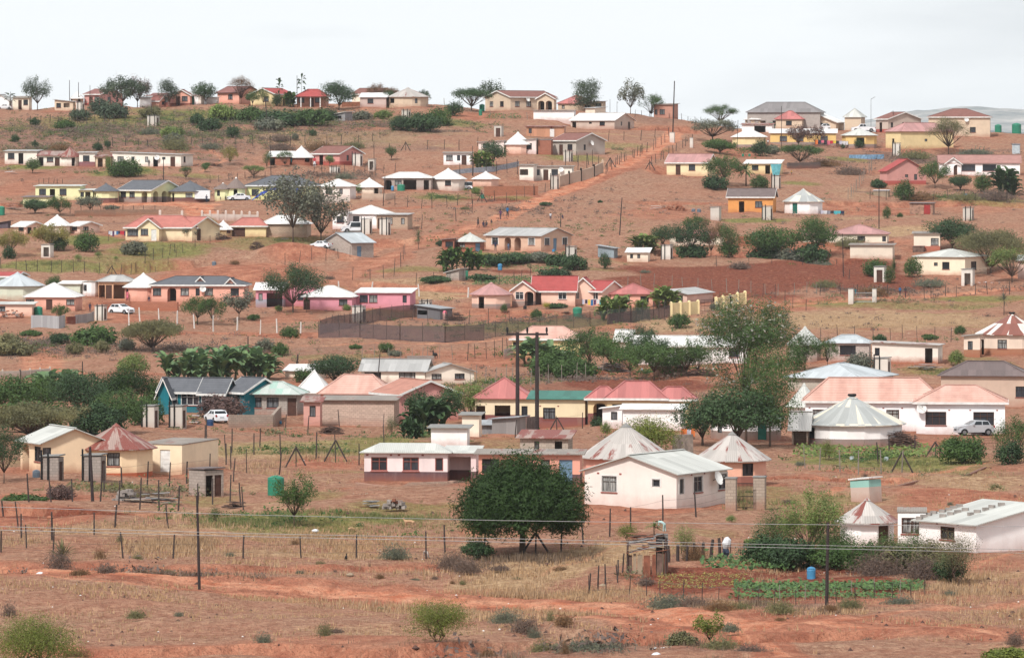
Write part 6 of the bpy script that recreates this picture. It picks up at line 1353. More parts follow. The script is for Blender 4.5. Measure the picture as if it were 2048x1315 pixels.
for a in[(1623,1160,1133,18,'bright blue bin on a stake in the garden',TANKB),(1000,540,527,9,'blue drum in the hedge below the arched porch house',TANKB),(785,382,372,6,'small blue barrel beside the green tank and grey shed',TANKB),(1387,425,417,8,'left grey tub beside the plain whitish latrine',TANKK),(1398,425,417,8,'right grey tub beside the plain whitish latrine',TANKK),
 (72,958,939,16,'blue-grey tub left of the block latrines',TANKK),(550,838,825,12,'grey-blue washing tub in the block house yard',TANKK),(1807,387,376,0.1,'',None),(1931,396,387,8,'blue bucket below the long white house',TANKB),(1107,503,498,6,'blue basin before the arched porch house',TANKB),(561,846,840,5,'small blue bucket in the block house yard',TANKB),
 (420,852,838,14,'dark blue barrel beside the parked white car',plain(C(46,78,120),.5,name='navy_plastic')),(428,524,515,9,'grey box drum on the grass below the garages',TANKK),(1704,919,912,9,'left white bucket in the bed before the striped cone roof',TANKW),(1724,920,913,8,'dark bucket between the white buckets',DARK),(1773,920,913,9,'right white bucket in the bed before the striped cone roof',TANKW),(1785,911,902,10,'grey drum in the leafy bed near the firewood',TANKK),
 (1315,742,735,9,'blue tub on the bench before the tarpaulin shed',TANKB),(1284,741,736,5,'white bucket near the tarpaulin shed',TANKW),(748,401,395,8,'grey tub on the slope by the slope fence',TANKK),(1050,620,610,7,'dark bin in front of the peach gabled wing',DARK),(1486,313,307,5,'left pale green jerrycan on the red slope',TANKG),(1499,313,307,5,'right pale green jerrycan on the red slope',TANKG)]:
 if a[4]:tank(*a[:5],mat=a[5],name='bin' if 'bin' in a[4]else 'barrel',cat='barrel' if 'bin' not in a[4]else 'bin',rib=3)
def pole(u,v,top,label,r=.09,lean=0,light=False,arm=False,name='utility_pole',mat=None,cat='pole'):
 p=at(u,v);s=F/p.y;h=(v-top)/s;o=empty(name,p,0,label,cat);dx=lean/s
 m_=MB();m_.tube([(0,0,-.4),(dx*.5,0,h*.5),(dx,0,h)],[r*1.15,r,r*.8],mat or POSTM,8);m_.build('shaft',o)
 if arm:a=MB();a.beam((dx-.6,0,h-.3),(dx+.6,0,h-.3),.1,.1,POSTM);a.build('crossarm',o);a=MB();[a.tube([(dx+q,0,h-.25),(dx+q,0,h+.02)],.05,GREY,6)for q in(-.55,.55)];a.build('insulators',o)
 if light:a=MB();a.beam((dx,0,h),(dx+.9,-.2,h+.5),.22,.08,STEEL);a.build('lamp_head',o)
 return o
DKP=plain(C(66,56,56,.7),.9,name='creosoted_wood')
for a in[(399,1176,990,'thin dark pole standing alone in the left foreground',.075,-5),(1653,1216,1044,'dark straight pole in front of the garden beds',.085,3),(186,1008,893,'leaning dark pole between the two block latrines',.10,-6),(1345,282,162,'tall thin pole at the top of the dirt road',.12,4),(1239,470,395,'slightly leaning pole alone on the bare slope',.085,5),(1758,455,374,'thin pole beside the pink red-roofed house slope',.08,0),
 (139,198,146,'first tall thin pole on the left skyline',.07,0),(157,200,152,'second tall thin pole on the left skyline',.07,0),(180,192,150,'third tall thin pole on the left skyline',.06,0),(594,205,145,'thin pole between the papaya trees',.06,0),(536,262,192,'leaning pole on the overgrown bank',.10,-6),(1789,226,183,'leaning pole above the taupe gabled house',.07,-3),
 (877,200,192,'',0,0),(327,370,318,'dark pole above the arcaded lime house',.08,0),(748,322,282,'thin pole with pale top on the bare middle slope',.05,0),(945,352,292,'thin pole beside the small white flat-roofed house',.06,0),(542,350,290,'pole left of the brick round house',.06,-1),(840,455,0,'',0,0),(1121,454,425,'short pole beside the seated person on the slope',.07,1),
 (1687,555,467,'thin grey pole before the faded red roof',.06,-2),(766,412,352,'pole on the bank below the cream cone-roof house',.07,4),(1563,298,212,'thin pole in front of the orange-yellow house',.06,0),(1474,302,240,'thin pole by the pale yellow round house',.05,2),(21,205,170,'short pole on the far left skyline',.05,0),(1282,580,0,'',0,0),(302,238,208,'leaning post below the veranda house',.06,1),
 (591,750,706,'crooked dark pole above the white pyramid roof',.11,5),(496,705,672,'dark pole sticking up from the banana grove',.08,0),(165,760,722,'pole stub above the dense grove',.07,0),(755,770,708,'thin pole before the cream barred-window house',.06,5),(1178,735,0,'',0,0),(1234,200,178,'thin stick pole near the leafless ridge tree',.04,0),(1220,222,196,'short stick pole beside the skyline shed',.04,0)]:
 if a[3]:pole(*a[:3],a[3],r=a[4],lean=a[5],mat=DKP)
pole(1742,262,197,'slender street lamp on the right ridge',.05,0,light=True,name='street_lamp',mat=STEEL,cat='street lamp')
# the twin-pole line support
p1=at(1035,868);s_=F/p1.y;hP=(868-664)/s_;dx=39/s_
o=empty('twin_pole_support',p1+Vector((dx/2,0,0)),0,'tall twin-pole power line support with crossarm and three insulators','pole')
for sg in(-1,1):m_=MB();m_.tube([(sg*dx/2,0,-.6),(sg*dx/2,0,hP)],[.22,.165],DKP,10);m_.build('pole',o)
m_=MB();m_.beam((-2.05,0,hP-.2),(2.05,0,hP-.2),.2,.2,DKP);m_.build('crossarm',o)
for q in(-1.95,0,1.9):m_=MB();m_.tube([(q,0,hP-.1),(q,0,hP+.15),(q,0,hP+.42),(q,0,hP+.5)],[.06,.12,.10,.05],BLACK,8);m_.build('insulator',o)
WIRE=plain(C(170,168,168),.5,.2,name='aluminium_wire')
def wire(label,pts,dist,r,mat=WIRE):
 P=[Vector(((u-UC)/F*dist,dist,(HZ-v)/F*dist))for u,v in pts];m_=MB();m_.tube(P,r,mat,5)
 c=P[len(P)//2];o=m_.build('overhead_wire');o.data.transform(Matrix.Translation(-c));o.location=c;tag(o,label,'wire')
wire('uppermost of three pale overhead wires crossing the foreground',[(-700,985),(-200,1005),(0,1013),(500,1029),(1000,1040),(1500,1047),(2048,1052),(2500,1054),(2900,1053)],190,.010)
wire('middle one of three pale overhead wires crossing the foreground',[(-700,1030),(0,1052),(500,1066),(1000,1076),(1500,1087),(2048,1098),(2900,1104)],186,.010)
wire('lowest of three pale overhead wires crossing the foreground',[(-700,1036),(0,1059),(500,1072),(1000,1083),(1500,1093),(2048,1105),(2900,1112)],180,.010)
# ---------------------------------------------------------------- fences
POSTS=[plain(C(78,68,66,.7),.95,name='old_post'),plain(C(150,140,130),.95,name='grey_post')]
WIRM=plain(C(120,112,106),.6,.2,name='fence_wire')
_pm={}
def postmesh(mi_):
 if mi_ in _pm:return _pm[mi_]
 m_=MB();m_.tube([(0,0,-.25),(.01,.0,.5),(-.01,0,1.0)],[.05,.046,.04],POSTS[mi_]if mi_<2 else CONCP,6 if mi_<2 else 4);o=m_.build('post');me=o.data;bpy.data.objects.remove(o);_pm[mi_]=me;return me
CONCP=plain(C(236,230,224),.9,name='white_concrete')
def fence(label,pts,n,h=1.5,mi_=0,wires=3,thick=1.25,brace=(),jit=.08,name='fence',rail=False):
 W3=[];L=[0];thick*=1+max(0,700-pts[0][1])/700
 for a,b in zip(pts[:-1],pts[1:]):L.append(L[-1]+math.hypot(b[0]-a[0],(b[1]-a[1])*4))
 for i in range(n):
  t=L[-1]*i/(n-1);k=max(j for j in range(len(L))if L[j]<=t+1e-6);k=min(k,len(pts)-2);f=(t-L[k])/max(L[k+1]-L[k],1e-6)
  jx=rnd.uniform(-.18,.18)*L[-1]/n*(0<i<n-1);W3.append(at(round(pts[k][0]+(pts[k+1][0]-pts[k][0])*f+jx,1),round(pts[k][1]+(pts[k+1][1]-pts[k][1])*f,1)))
 o=empty(name,W3[0],0,label,'fence');tops=[]
 for i,p in enumerate(W3):
  c=bpy.data.objects.new('post',postmesh(mi_));COL.objects.link(c);c.parent=o;c.location=p-W3[0];hh=h*rnd.uniform(.85,1.12)
  c.scale=(thick*rnd.uniform(.6,1.0),thick*.85,hh);c.rotation_euler=(rnd.uniform(-jit,jit),rnd.uniform(-jit,jit),rnd.random()*6)
  tops.append(p-W3[0])
 for i in brace:
  for sg in(-1,1):m_=MB();m_.tube([tops[i]+Vector((sg*.95,0,-.1)),tops[i]+Vector((0,0,h*.85))],.05*thick,POSTS[0],6);m_.build('brace',o)
 if wires:
  m_=MB()
  for k in range(wires):
   z=h*(.25+.6*k/max(wires-1,1))
   for a,b in zip(tops[:-1],tops[1:]):m_.tube([a+Vector((0,0,z)),(a+b)/2+Vector((0,0,z-.03)),b+Vector((0,0,z))],.008,WIRM,3,False)
  m_.build('wires',o)
 return o
for a in[('lower foreground fence of wooden posts from the left edge to the huge tree',[(2,1106),(150,1117),(486,1117),(708,1117),(852,1116)],8,1.6,0,3,1.35),
 ('fence line with a braced post running right from the huge tree',[(890,1104),(1073,1110),(1153,1098),(1182,1070),(1230,1070),(1315,1042),(1399,1037),(1455,1018)],10,1.6,0,3,1.4,(2,)),
 ('scattered tall posts crossing the left field below the block latrines',[(-10,1000),(54,1101),(63,1100),(113,1076),(196,1071),(215,1068),(251,1051),(312,1054),(336,1054)],9,1.7,0,3,1.4),('post fence before the two block latrines',[(58,1008),(154,1008),(230,1008),(246,1014),(345,1018),(393,1030)],9,1.9,0,3,1.4),
 ('fence before the orange-cream round house and its flat wing',[(208,985),(295,970),(318,972),(357,970),(420,960)],6,1.9,0,3,1.4),('fence along the grassy strip with a braced strainer post',[(413,882),(419,897),(508,911),(596,914),(660,916),(718,930)],8,2.0,0,3,1.4,(6,)),
 ('older fence from the double latrine up to the strainer post',[(452,930),(464,964),(515,948),(544,950),(592,935)],6,2.0,0,3,1.4,(5,)),('fence climbing past the long block house to the banana plants',[(452,915),(560,870),(596,880),(667,852),(746,850),(768,888)],7,1.9,0,3,1.2),('few posts and boards beside the double latrine',[(395,1012),(420,1006),(478,1004),(487,1020)],5,1.8,0,0,1.3),
 ('low bent fence round the left side of the garden',[(1178,1186),(1205,1176),(1215,1168),(1235,1170),(1245,1150)],6,1.25,0,3,1.2),('stick fence along the front of the foreground garden',[(1178,1188),(1250,1186),(1330,1196),(1420,1206),(1500,1210),(1600,1212),(1700,1206),(1790,1200),(1850,1190)],19,1.05,0,2,.6),('second row of thin sticks through the vegetable beds',[(1560,1200),(1640,1200),(1720,1196),(1800,1190)],6,1.0,1,0,.6),
 ('braced posts and fence below the striped cone roof',[(1610,932),(1659,943),(1738,948),(1804,946)],6,2.0,1,3,1.4,(5,)),('fence between the leafy bed and the path on the right',[(1756,925),(1797,900),(1868,905),(1885,925),(1950,905)],6,1.6,0,3,1.4,(3,)),('fence of tall posts behind the flat coral house roof',[(1030,880),(1100,870),(1165,862)],4,1.9,0,2,1.3,(2,)),
 ('row of white concrete posts on the left terrace edge',[(258,650),(292,640),(310,641),(326,648),(351,650),(398,657),(432,660),(496,665),(550,665),(601,667)],10,1.9,2,0,2.6),('two white concrete posts above the pink flat house',[(677,578),(744,580)],2,1.3,2,0,2.6),('two white concrete posts beside the valley path',[(838,592),(936,596)],2,1.9,2,0,2.6),
 ('fence across the grass above the pale green houses',[(-20,538),(57,541),(133,543),(197,544),(233,540),(285,528),(350,506)],19,1.8,0,3,1.1,(10,)),('fence along the upper side of the dirt road',[(1212,348),(1225,338),(1245,324),(1290,305),(1320,290),(1340,280)],16,1.8,0,3,1.1),('fence along the lower side of the dirt road',[(1300,338),(1318,325),(1345,308),(1375,292),(1385,288)],11,1.8,0,3,1.1,(0,)),
 ('fence across the grass between the gabled house and the road',[(1155,324),(1190,330),(1214,334),(1255,322),(1280,312)],8,1.9,0,3,1.1,(3,)),('fence over the ridge field toward the tall thin pole',[(1217,281),(1255,280),(1295,278),(1338,272)],5,1.9,0,2,1.0),('leaning fence posts on the far left skyline slope',[(60,250),(110,246),(145,248),(175,250),(200,246),(250,244)],11,1.8,0,2,1.0),
 ('fence along the terrace path over the very long cream house',[(196,292),(256,290),(300,294),(372,292),(405,292)],9,1.6,0,2,1.0),('fence at the foot of the straw slope',[(470,290),(536,292),(620,289),(660,290),(728,290),(760,276)],10,2.0,0,3,1.0),('fence over the bare slope left of the white round house',[(780,304),(853,298),(895,298),(925,298),(955,294)],6,1.9,0,2,1.0,(1,)),
 ('tall mesh fence round the roadside whitewashed house',[(920,352),(970,350),(1010,345),(1032,348),(1150,340),(1170,336),(1185,330)],13,2.6,0,4,1.0),('fence bounding the slope below the grey shed',[(790,412),(820,414),(860,418),(885,414),(920,410),(985,402),(1018,406),(1052,396),(1078,390),(1090,386)],14,2.0,0,4,1.0,(7,)),('fence posts stepping down beside the red track',[(843,456),(878,456),(944,424)],3,2.2,0,0,1.1),
 ('fence on the rubble wall below the lime compound',[(140,428),(200,426),(260,426),(310,428)],9,1.4,0,3,.9),('short fence over the flat-roofed lime house',[(78,368),(95,368),(125,368)],6,1.1,0,2,.9),('fence around the track below the pale tin roof house',[(570,530),(600,528),(615,526),(662,526),(700,522)],6,1.9,0,2,.9),('fence over the grass left of the banana clump',[(705,560),(732,562),(757,560),(790,552),(802,520),(810,510)],9,2.0,0,3,1.0),
 ('fence along the front of the terraced garden',[(832,568),(855,566),(909,562),(972,566),(1020,568),(1060,552)],9,1.7,0,3,1.0),('wire fence between the ploughed field and the grass',[(1255,574),(1298,572),(1375,576),(1414,578),(1490,586),(1533,588),(1570,590),(1608,584),(1633,588)],15,1.8,1,3,1.1),('fence along the path past the field gate',[(1640,590),(1680,588),(1760,592),(1810,594),(1855,600),(1880,590),(1905,596),(1942,590),(2005,588),(2050,590)],14,1.8,0,3,1.2),
 ('fence at the top of the ploughed field',[(1433,530),(1447,528),(1540,526),(1620,528),(1690,520),(1698,560)],8,1.6,0,2,1.0),('dense wire fence climbing the slope left of the pink red-roofed house',[(1696,400),(1710,385),(1722,370),(1735,350),(1744,338)],16,2.2,1,5,.9),('fence below the gardens of the long white house',[(1740,398),(1780,402),(1850,402),(1895,398),(1945,402),(2015,404),(2050,402)],11,1.8,0,2,1.0),
 ('fence across the dry grass above the battered white house',[(1640,680),(1715,680),(1738,678),(1780,680),(1805,676),(1830,680),(1902,684)],9,1.9,0,2,1.0),('fence posts around the middle ploughed plot',[(935,720),(962,715),(1005,712),(1015,705)],6,2.2,0,2,1.1),('leaning pale sticks and posts above the red pyramid roofs',[(942,775),(952,770),(968,765),(980,770),(1015,768),(1024,776),(1058,776),(1082,768),(1120,765),(1165,762),(1205,750)],15,2.4,1,0,1.1),
 ('thin fence between the net and the stone pile',[(724,722),(775,720),(795,718),(840,725),(850,720),(893,715),(905,716)],9,1.8,1,2,1.0),('fence behind the yellow wall up the red bank',[(1440,600),(1470,598),(1500,596),(1545,590),(1588,620),(1612,620)],7,1.9,0,2,1.0),('fence on the ridge around the lone brick hut',[(1270,232),(1290,232),(1385,236),(1400,238),(1420,238),(1440,236)],14,1.3,0,2,.8),
 ('fence before the pinkish skyline hut',[(856,206),(880,204),(930,220),(1000,238),(1055,240)],7,1.5,1,1,.9),('posts on the stone heap bank left of the garage house',[(300,545),(325,530),(376,500),(400,492),(420,488)],7,1.4,0,2,.9),('fence in the yard before the pink flat-roofed long house',[(628,345),(650,348),(690,344),(720,346),(760,348),(790,345)],9,1.7,0,2,.9),('fence on the dark bank above the thatched cones',[(420,365),(450,362),(495,358),(530,356)],7,1.3,0,1,.9),
 ('garden fence in front of the round clipped bush',[(825,640),(875,650),(906,650),(950,648),(1020,646)],6,2.0,0,2,1.0)]:
 fence(a[0],a[1],a[2],a[3],a[4],a[5],a[6],a[7]if len(a)>7 else())
# ---------------------------------------------------------------- walls, nets, gates
def wallrun(label,pts,h,mat,t=.22,cap=None,name='yard_wall',cat='wall',pil=None,pilm=None,below=.8):
 W3=[at(*q)for q in pts];Q=[W3[0]]
 for a,b in zip(W3[:-1],W3[1:]):
  k=max(1,int((b-a).length/2.2))
  for i in range(1,k+1):c=a.lerp(b,i/k);c.z=float(hfull(c.x,c.y));Q.append(c)
 W0=W3;W3=Q;o=empty(name,W3[0],0,label,cat);m_=MB()
 for a,b in zip(W3[:-1],W3[1:]):
  a=a-W3[0];b=b-W3[0];d=(b-a);sd2=Vector((-d.y,d.x,0)).normalized()*t/2
  m_.hexa([a-sd2-Vector((0,0,below)),b-sd2-Vector((0,0,below)),b+sd2-Vector((0,0,below)),a+sd2-Vector((0,0,below)),a-sd2+Vector((0,0,h)),b-sd2+Vector((0,0,h)),b+sd2+Vector((0,0,h)),a+sd2+Vector((0,0,h))],mat)
 m_.build('panel',o)
 if pil:
  for a,b in zip(W0[:-1],W0[1:]):
   n_=max(1,round((b-a).length/pil[0]))
   for i in range(n_+1):
    c=a.lerp(b,i/n_);c.z=float(hfull(c.x,c.y));c=c-W3[0];g_=MB();g_.box(c.x-pil[1]/2,c.x+pil[1]/2,c.y-pil[1]/2-.02,c.y+pil[1]/2+.02,c.z-below,c.z+pil[2],pilm or mat);g_.cone((c.x,c.y),pil[1]*.8,c.z+pil[2],c.z+pil[2]+.15,4,pilm or mat,.05,math.pi/4);g_.build('pillar',o)
 return o
STONE=W_(C(160,128,108),block=True,dirt=.5);BRW=W_(C(178,118,92),block=True,dirt=.2)
wallrun('red brick boundary wall below the peach round house',[(968,392),(1076,391)],1.75,BRW)
wallrun('plastered roadside wall stepping up the hill',[(1118,374),(1138,368),(1162,362),(1188,354),(1205,346)],2.0,W_(C(206,182,162),dirt=.6),pil=(4.5,.35,2.4))
wallrun('pinkish driveway wall with pillars and dark railings below the lime compound',[(320,440),(364,440)],.9,W_(C(226,208,198)),pil=(4,.4,1.6))
wallrun('long pillared wall right of the compound driveway',[(404,442),(515,444)],1.2,W_(C(222,204,194)),pil=(1.45,.35,1.7))
wallrun('rubble retaining wall along the lime compound yard',[(150,432),(232,430),(316,430)],.95,STONE,t=.5,name='retaining_wall')
wallrun('rough red stone retaining wall below the slate-roofed peach house',[(206,622),(262,620),(356,622)],1.35,W_(C(188,124,100),block=True,dirt=.7),t=.6,name='retaining_wall')
wallrun('yellow garden wall with pillars left of the metal gate',[(1342,630),(1396,626)],1.75,W_(C(250,228,176),dirt=.08),pil=(2.6,.45,1.85))
wallrun('yellow garden wall with stepped pillars right of the metal gate',[(1432,620),(1460,614),(1490,608)],1.75,W_(C(250,228,176),dirt=.12),pil=(2.9,.45,1.9))
wallrun('low stone terrace wall under the pinkish white house',[(712,974),(800,974),(900,972),(950,968)],.38,W_(C(186,158,140),block=True,dirt=.4),t=.5,name='terrace_wall')
wallrun('curved low block wall beside the parked white car',[(458,856),(500,856),(545,856),(560,838)],1.35,W_(C(178,160,146),block=True,dirt=.4),t=.3)
wallrun('grey concrete fence cut by the left edge above the grove',[(-30,758),(40,757),(100,752)],.95,W_(C(196,184,172)),pil=(2,.2,1.05))
wallrun('short block wall with stones on top in the middle clearing',[(814,726),(868,726)],.95,W_(C(166,156,150),block=True),t=.3)
wallrun('cream retaining wall below the cream cone-roof house',[(724,402),(770,402),(790,400)],1.3,W_(C(226,198,176)),name='retaining_wall')
wallrun('reddish brick wall behind the broad grey-green tree',[(1476,493),(1512,493)],1.7,BRW)
wallrun('plain block wall piece beside the washing line by the banana plants',[(1008,718),(1026,716)],1.1,W_(C(160,148,140),block=True))
wallrun('pinkish brick wall below the round dark skyline tree',[(684,213),(720,213)],1.0,BRW)
wallrun('dark stone wall in the shade below the orange-yellow house',[(1575,338),(1640,336)],1.2,W_(C(120,104,100),block=True),t=.4)
wallrun('whitewashed yard wall beneath the large half-bare trees',[(632,408),(700,404)],1.0,W_(C(236,222,212)))
def netm(name,col,alpha):
 m,n,b=newmat(name);g=NG(n);tr=g.a('ShaderNodeBsdfTransparent');mx2=g.a('ShaderNodeMixShader');g.l(tr.outputs[0],mx2.inputs[1]);g.l(b.outputs[0],mx2.inputs[2])
 tc=g.a('ShaderNodeTexCoord').outputs['Object'];ns=g.noise(tc,.8,4);g.l(g.math('ADD',alpha,g.math('MULTIPLY',g.math('SUBTRACT',ns,.5),.25)),mx2.inputs[0]);b.inputs[0].default_value=col
 o=[x for x in n.nodes if x.type=='OUTPUT_MATERIAL'][0];g.l(mx2.outputs[0],o.inputs[0]);return m
NETD=netm('dark_shade_net',C(112,96,98),.55);NETB=netm('blue_shade_net',C(70,110,130),.75);NETG=netm('green_shade_net',C(100,110,104),.3)
wallrun('long dark shade-net fence around the middle yard',[(637,674),(720,678),(800,683),(890,684),(968,680)],2.1,NETD,.02,name='net_fence',cat='fence',below=.1,pil=(4,.07,2.4),pilm=POSTM)
wallrun('shade-net side running uphill behind the latrine',[(640,668),(700,655),(760,642),(830,634),(850,630)],1.9,NETD,.02,name='net_fence',cat='fence',below=.1,pil=(4,.07,2.0),pilm=POSTM)
wallrun('faint green net fence right of the dark shade net',[(968,676),(1080,664),(1180,652),(1300,642)],2.0,NETG,.02,name='net_fence',cat='fence',below=.1,pil=(5,.07,2.0),pilm=POSTM)
wallrun('patched dark net in front of the bright red pyramid roof',[(1215,650),(1262,644),(1340,632)],1.6,NETD,.02,name='net_fence',cat='fence',below=.1,pil=(3,.08,2.4),pilm=POSTM)
wallrun('pale blue sheet fence below the pale yellow house',[(1698,318),(1735,318),(1768,317)],.85,plain(C(150,190,224),.6,name='blue_sheet',var=.3),.03,name='sheet_fence',cat='fence',below=.1)
wallrun('grey reservoir sheet fence beside the banana plants',[(905,350),(990,342),(1038,332)],.9,plain(C(168,172,182),.6,name='grey_sheet',var=.2),.03,name='sheet_fence',cat='fence',below=.1)
wallrun('patchwork tin fence below the peach pyramid-roofed house',[(62,656),(82,656),(100,657),(118,658),(130,655)],1.8,roofm(C(190,188,190),rust=.2),.04,name='tin_fence',cat='fence',below=.2)
wallrun('tilted tin sheets left of the grey latrine and hatchback',[(150,648),(175,645),(188,640)],1.3,roofm(C(172,168,170),rust=.3),.04,name='tin_fence',cat='fence',below=.2)
wallrun('dark fallen tin and brick pen beside the tin fence',[(133,650),(150,649)],1.2,W_(C(150,84,70),block=True),.2,name='pen_wall',cat='wall')
wallrun('wooden board palisade beside the feathery bright bush',[(1345,908),(1386,906)],1.7,plain(C(176,160,148),.9,name='board_palisade',var=.3),.05,name='board_fence',cat='fence')
wallrun('grey board fence right of the corrugated iron shed',[(1053,866),(1074,864)],1.6,plain(C(128,112,108),.9,name='grey_boards',var=.3),.05,name='board_fence',cat='fence')
wallrun('row of flat stones beside the path on the right slope',[(1700,988),(1790,974),(1860,958),(1975,934)],.10,W_(C(150,112,98),block=True,dirt=.4),.25,name='stone_row',cat='stones')
def gate(label,ua,ub,v,h,mat,bars=9,name='gate'):
 a,b=at(ua,v),at(ub,v);o=empty(name,a,0,label,'gate');d=b-a;m_=MB()
 for z in(.12,h*.5,h):m_.beam(Vector((0,0,z)),d+Vector((0,0,z)),.04,.05,mat)
 m_.build('frame',o);m_=MB()
 for i in range(bars+1):p=d*(i/bars);m_.tube([p+Vector((0,0,.1)),p+Vector((0,0,h))],.02,mat,4)
 m_.build('bars',o)
gate('black barred gate between two block pillars',1474,1506,1018,1.75,DARK,12);gate('thin metal gate in the yellow wall',1402,1430,624,1.8,DARK,4);gate('white barred field gate across the path',1708,1748,605,1.5,TANKW,10);gate('leaning rusty gate beside the silver car',1958,1996,895,.9,plain(C(140,100,84),name='rust'),14)
for u0,u1,v,h,lb in[(1452,1473,1022,2.2,'left grey block gate pillar by the nearest white house'),(1508,1531,1016,2.1,'right grey block gate pillar by the nearest white house'),(1697,1707,607,2.2,'left white post of the field gate'),(1745,1753,603,1.9,'right pinkish post of the field gate'),(1340,1349,284,1.9,'pinkish gate pillar at the top of the dirt road'),(1380,1386,296,2.0,'dark board gate post by the thorn tree')]:
 p=at((u0+u1)/2,v);s=F/p.y;w_=(u1-u0)/s;o=empty('gate_pillar',p,-.2,lb,'pillar');m_=MB();m_.box(-w_/2,w_/2,-w_/2,w_/2,-.5,h,W_(C(190,172,156),block=True)if v>900 else CONCW);m_.build('shaft',o);m_=MB();m_.box(-w_*.56,w_*.56,-w_*.56,w_*.56,h+.002,h+.09,GREY);m_.build('cap',o)
# ---------------------------------------------------------------- cars
CARW=plain(C(240,242,246,.8),.28,name='white_car_paint',var=.03);CARS=plain(C(206,210,216),.25,.3,name='silver_car_paint',var=.03);CGL=plain((.02,.025,.03,1),.08,name='car_glass',var=.01)
HEADL=plain(C(220,224,228),.15,name='lamp_glass');TAILL=plain(C(170,30,30),.3,name='tail_lamp')
_cars={}
def carproto(kind,mat):
 """body runs along +x (nose), wheels on z=0"""
 prof={'hatch':(3.75,[(0,.55),(.02,.92),(.10,1.02),(.17,1.43),(.50,1.48),(.74,1.02),(.97,.84),(1,.55)],1.66),'pickup':(5.1,[(0,.62),(0,1.08),(.37,1.08),(.41,1.70),(.62,1.72),(.74,1.15),(.98,1.02),(1,.6)],1.75),'sedan':(4.4,[(0,.55),(.02,.98),(.20,1.03),(.33,1.42),(.60,1.44),(.77,1.0),(.98,.82),(1,.5)],1.72),'van':(4.6,[(0,.6),(0,1.75),(.04,1.86),(.66,1.86),(.78,1.2),(.97,1.0),(1,.55)],1.72)}[kind]
 L,P,Wd=prof;xs=[(f-.5)*L for f,z in P];m_=MB();y=Wd/2
 belt=1.0 if kind!='pickup' else 1.1
 def yy(z):return y*(1 if z<=belt else 1-(z-belt)*.28)
 low=.26;wr=.31 if kind in('hatch','sedan')else .37;wx=(-L*.5+L*.17,L*.5-L*.18)
 bot=[(xs[0],low)]
 for c in wx:
  for k in range(7):t=math.pi-math.pi*k/6;bot.append((c+math.cos(t)*(wr+.06),max(low,wr+math.sin(t)*(wr+.06))))
 bot.append((xs[-1],low));top=[(x_,z)for x_,(f,z)in zip(xs,P)]
 mid=[(x_,.62)for x_ in np.linspace(xs[0],xs[-1],24)]
 for sg in(-1,1):
  def q(a):return(a[0],sg*yy(a[1])*(1 if abs(a[0])<L*.46 else .93),a[1])
  bb=sorted(set(bot));
  ring=bot+[(xs[-1],P[-1][1])]+top[::-1][1:]
  pl=[q(a)for a in ring]
  if sg>0:pl=pl[::-1]
  m_.poly(pl,mat)
 for a,b in zip(top[:-1],top[1:]):m_.poly([(a[0],-yy(a[1])*.99,a[1]),(b[0],-yy(b[1])*.99,b[1]),(b[0],yy(b[1])*.99,b[1]),(a[0],yy(a[1])*.99,a[1])],mat)
 for xe,zt_ in((xs[0],P[0][1]),(xs[-1],P[-1][1])):m_.box(xe-.04,xe+.04,-y*.93,y*.93,low,zt_+.02,mat)
 m_.box(-L*.45,L*.45,-y*.8,y*.8,.22,.34,BLACK)
 root=bpy.data.objects.new('proto_car',None);COL.objects.link(root);m_.build('body',root)
 cab=[(a,b)for a,b in zip(top[:-1],top[1:])if abs(b[1]-a[1])>.25 and min(a[1],b[1])>=.9 and abs(b[0]-a[0])>.03]
 g_=MB()
 for a,b in cab:
  A=Vector((a[0],0,a[1])).lerp(Vector((b[0],0,b[1])),.12);B=Vector((a[0],0,a[1])).lerp(Vector((b[0],0,b[1])),.88);nn=Vector((-(b[1]-a[1]),0,b[0]-a[0])).normalized()*.012
  ya,yb=yy(A.z)*.88,yy(B.z)*.88;g_.poly([tuple(A+nn+Vector((0,-ya,0))),tuple(B+nn+Vector((0,-yb,0))),tuple(B+nn+Vector((0,yb,0))),tuple(A+nn+Vector((0,ya,0)))],CGL)
 g_.build('windscreen',root)
 zt=max(z for f,z in P);x0=min(x_ for x_,(f,z)in zip(xs,P)if z>zt-.12);x1=max(x_ for x_,(f,z)in zip(xs,P)if z>zt-.12)
 for sg in(-1,1):
  g_=MB();zb,zc=belt+.04,zt-.10;parts_=[(x0+.02,(x0+x1)/2-.04),((x0+x1)/2+.04,x1+.02)]
  for i,(a,b)in enumerate(parts_):
   ex=.22 if i==1 else 0;e0=.16 if i==0 and kind!='van' else 0
   pts=[(a-e0,zb),(b+ex,zb),(b,zc),(a,zc)];pl=[(px,sg*(yy(pz)+.008),pz)for px,pz in pts];g_.poly(pl if sg<0 else pl[::-1],CGL)
  g_.build('side_window',root)
  g_=MB();g_.box(xs[-1]-.16,xs[-1]+.05,sg*y*.9-.16,sg*y*.9+.02*sg+.12*(sg<0),.66,.80,HEADL);g_.build('headlight',root)
  g_=MB();g_.box(xs[0]-.05,xs[0]+.08,sg*y*.86-.09,sg*y*.86+.09,.74,.98,TAILL);g_.build('tail_light',root)
  g_=MB();g_.box(x1+.22,x1+.36,sg*(y+.08)-.07,sg*(y+.08)+.07,belt+.02,belt+.14,mat);g_.build('mirror',root)
  for c in wx:
   g_=MB();pr=[(c,sg*(y-.20),wr),(c,sg*(y+.01),wr)];g_.tube(pr,wr,BLACK,16);wo=g_.build('wheel',root);g_=MB();g_.tube([(c,sg*(y-.02),wr),(c,sg*(y+.025),wr)],wr*.6,STEEL,10);g_.build('rim',wo)
 g_=MB();g_.box(xs[-1]+.035,xs[-1]+.055,-.4,.4,.45,.62,BLACK);g_.build('grille',root)
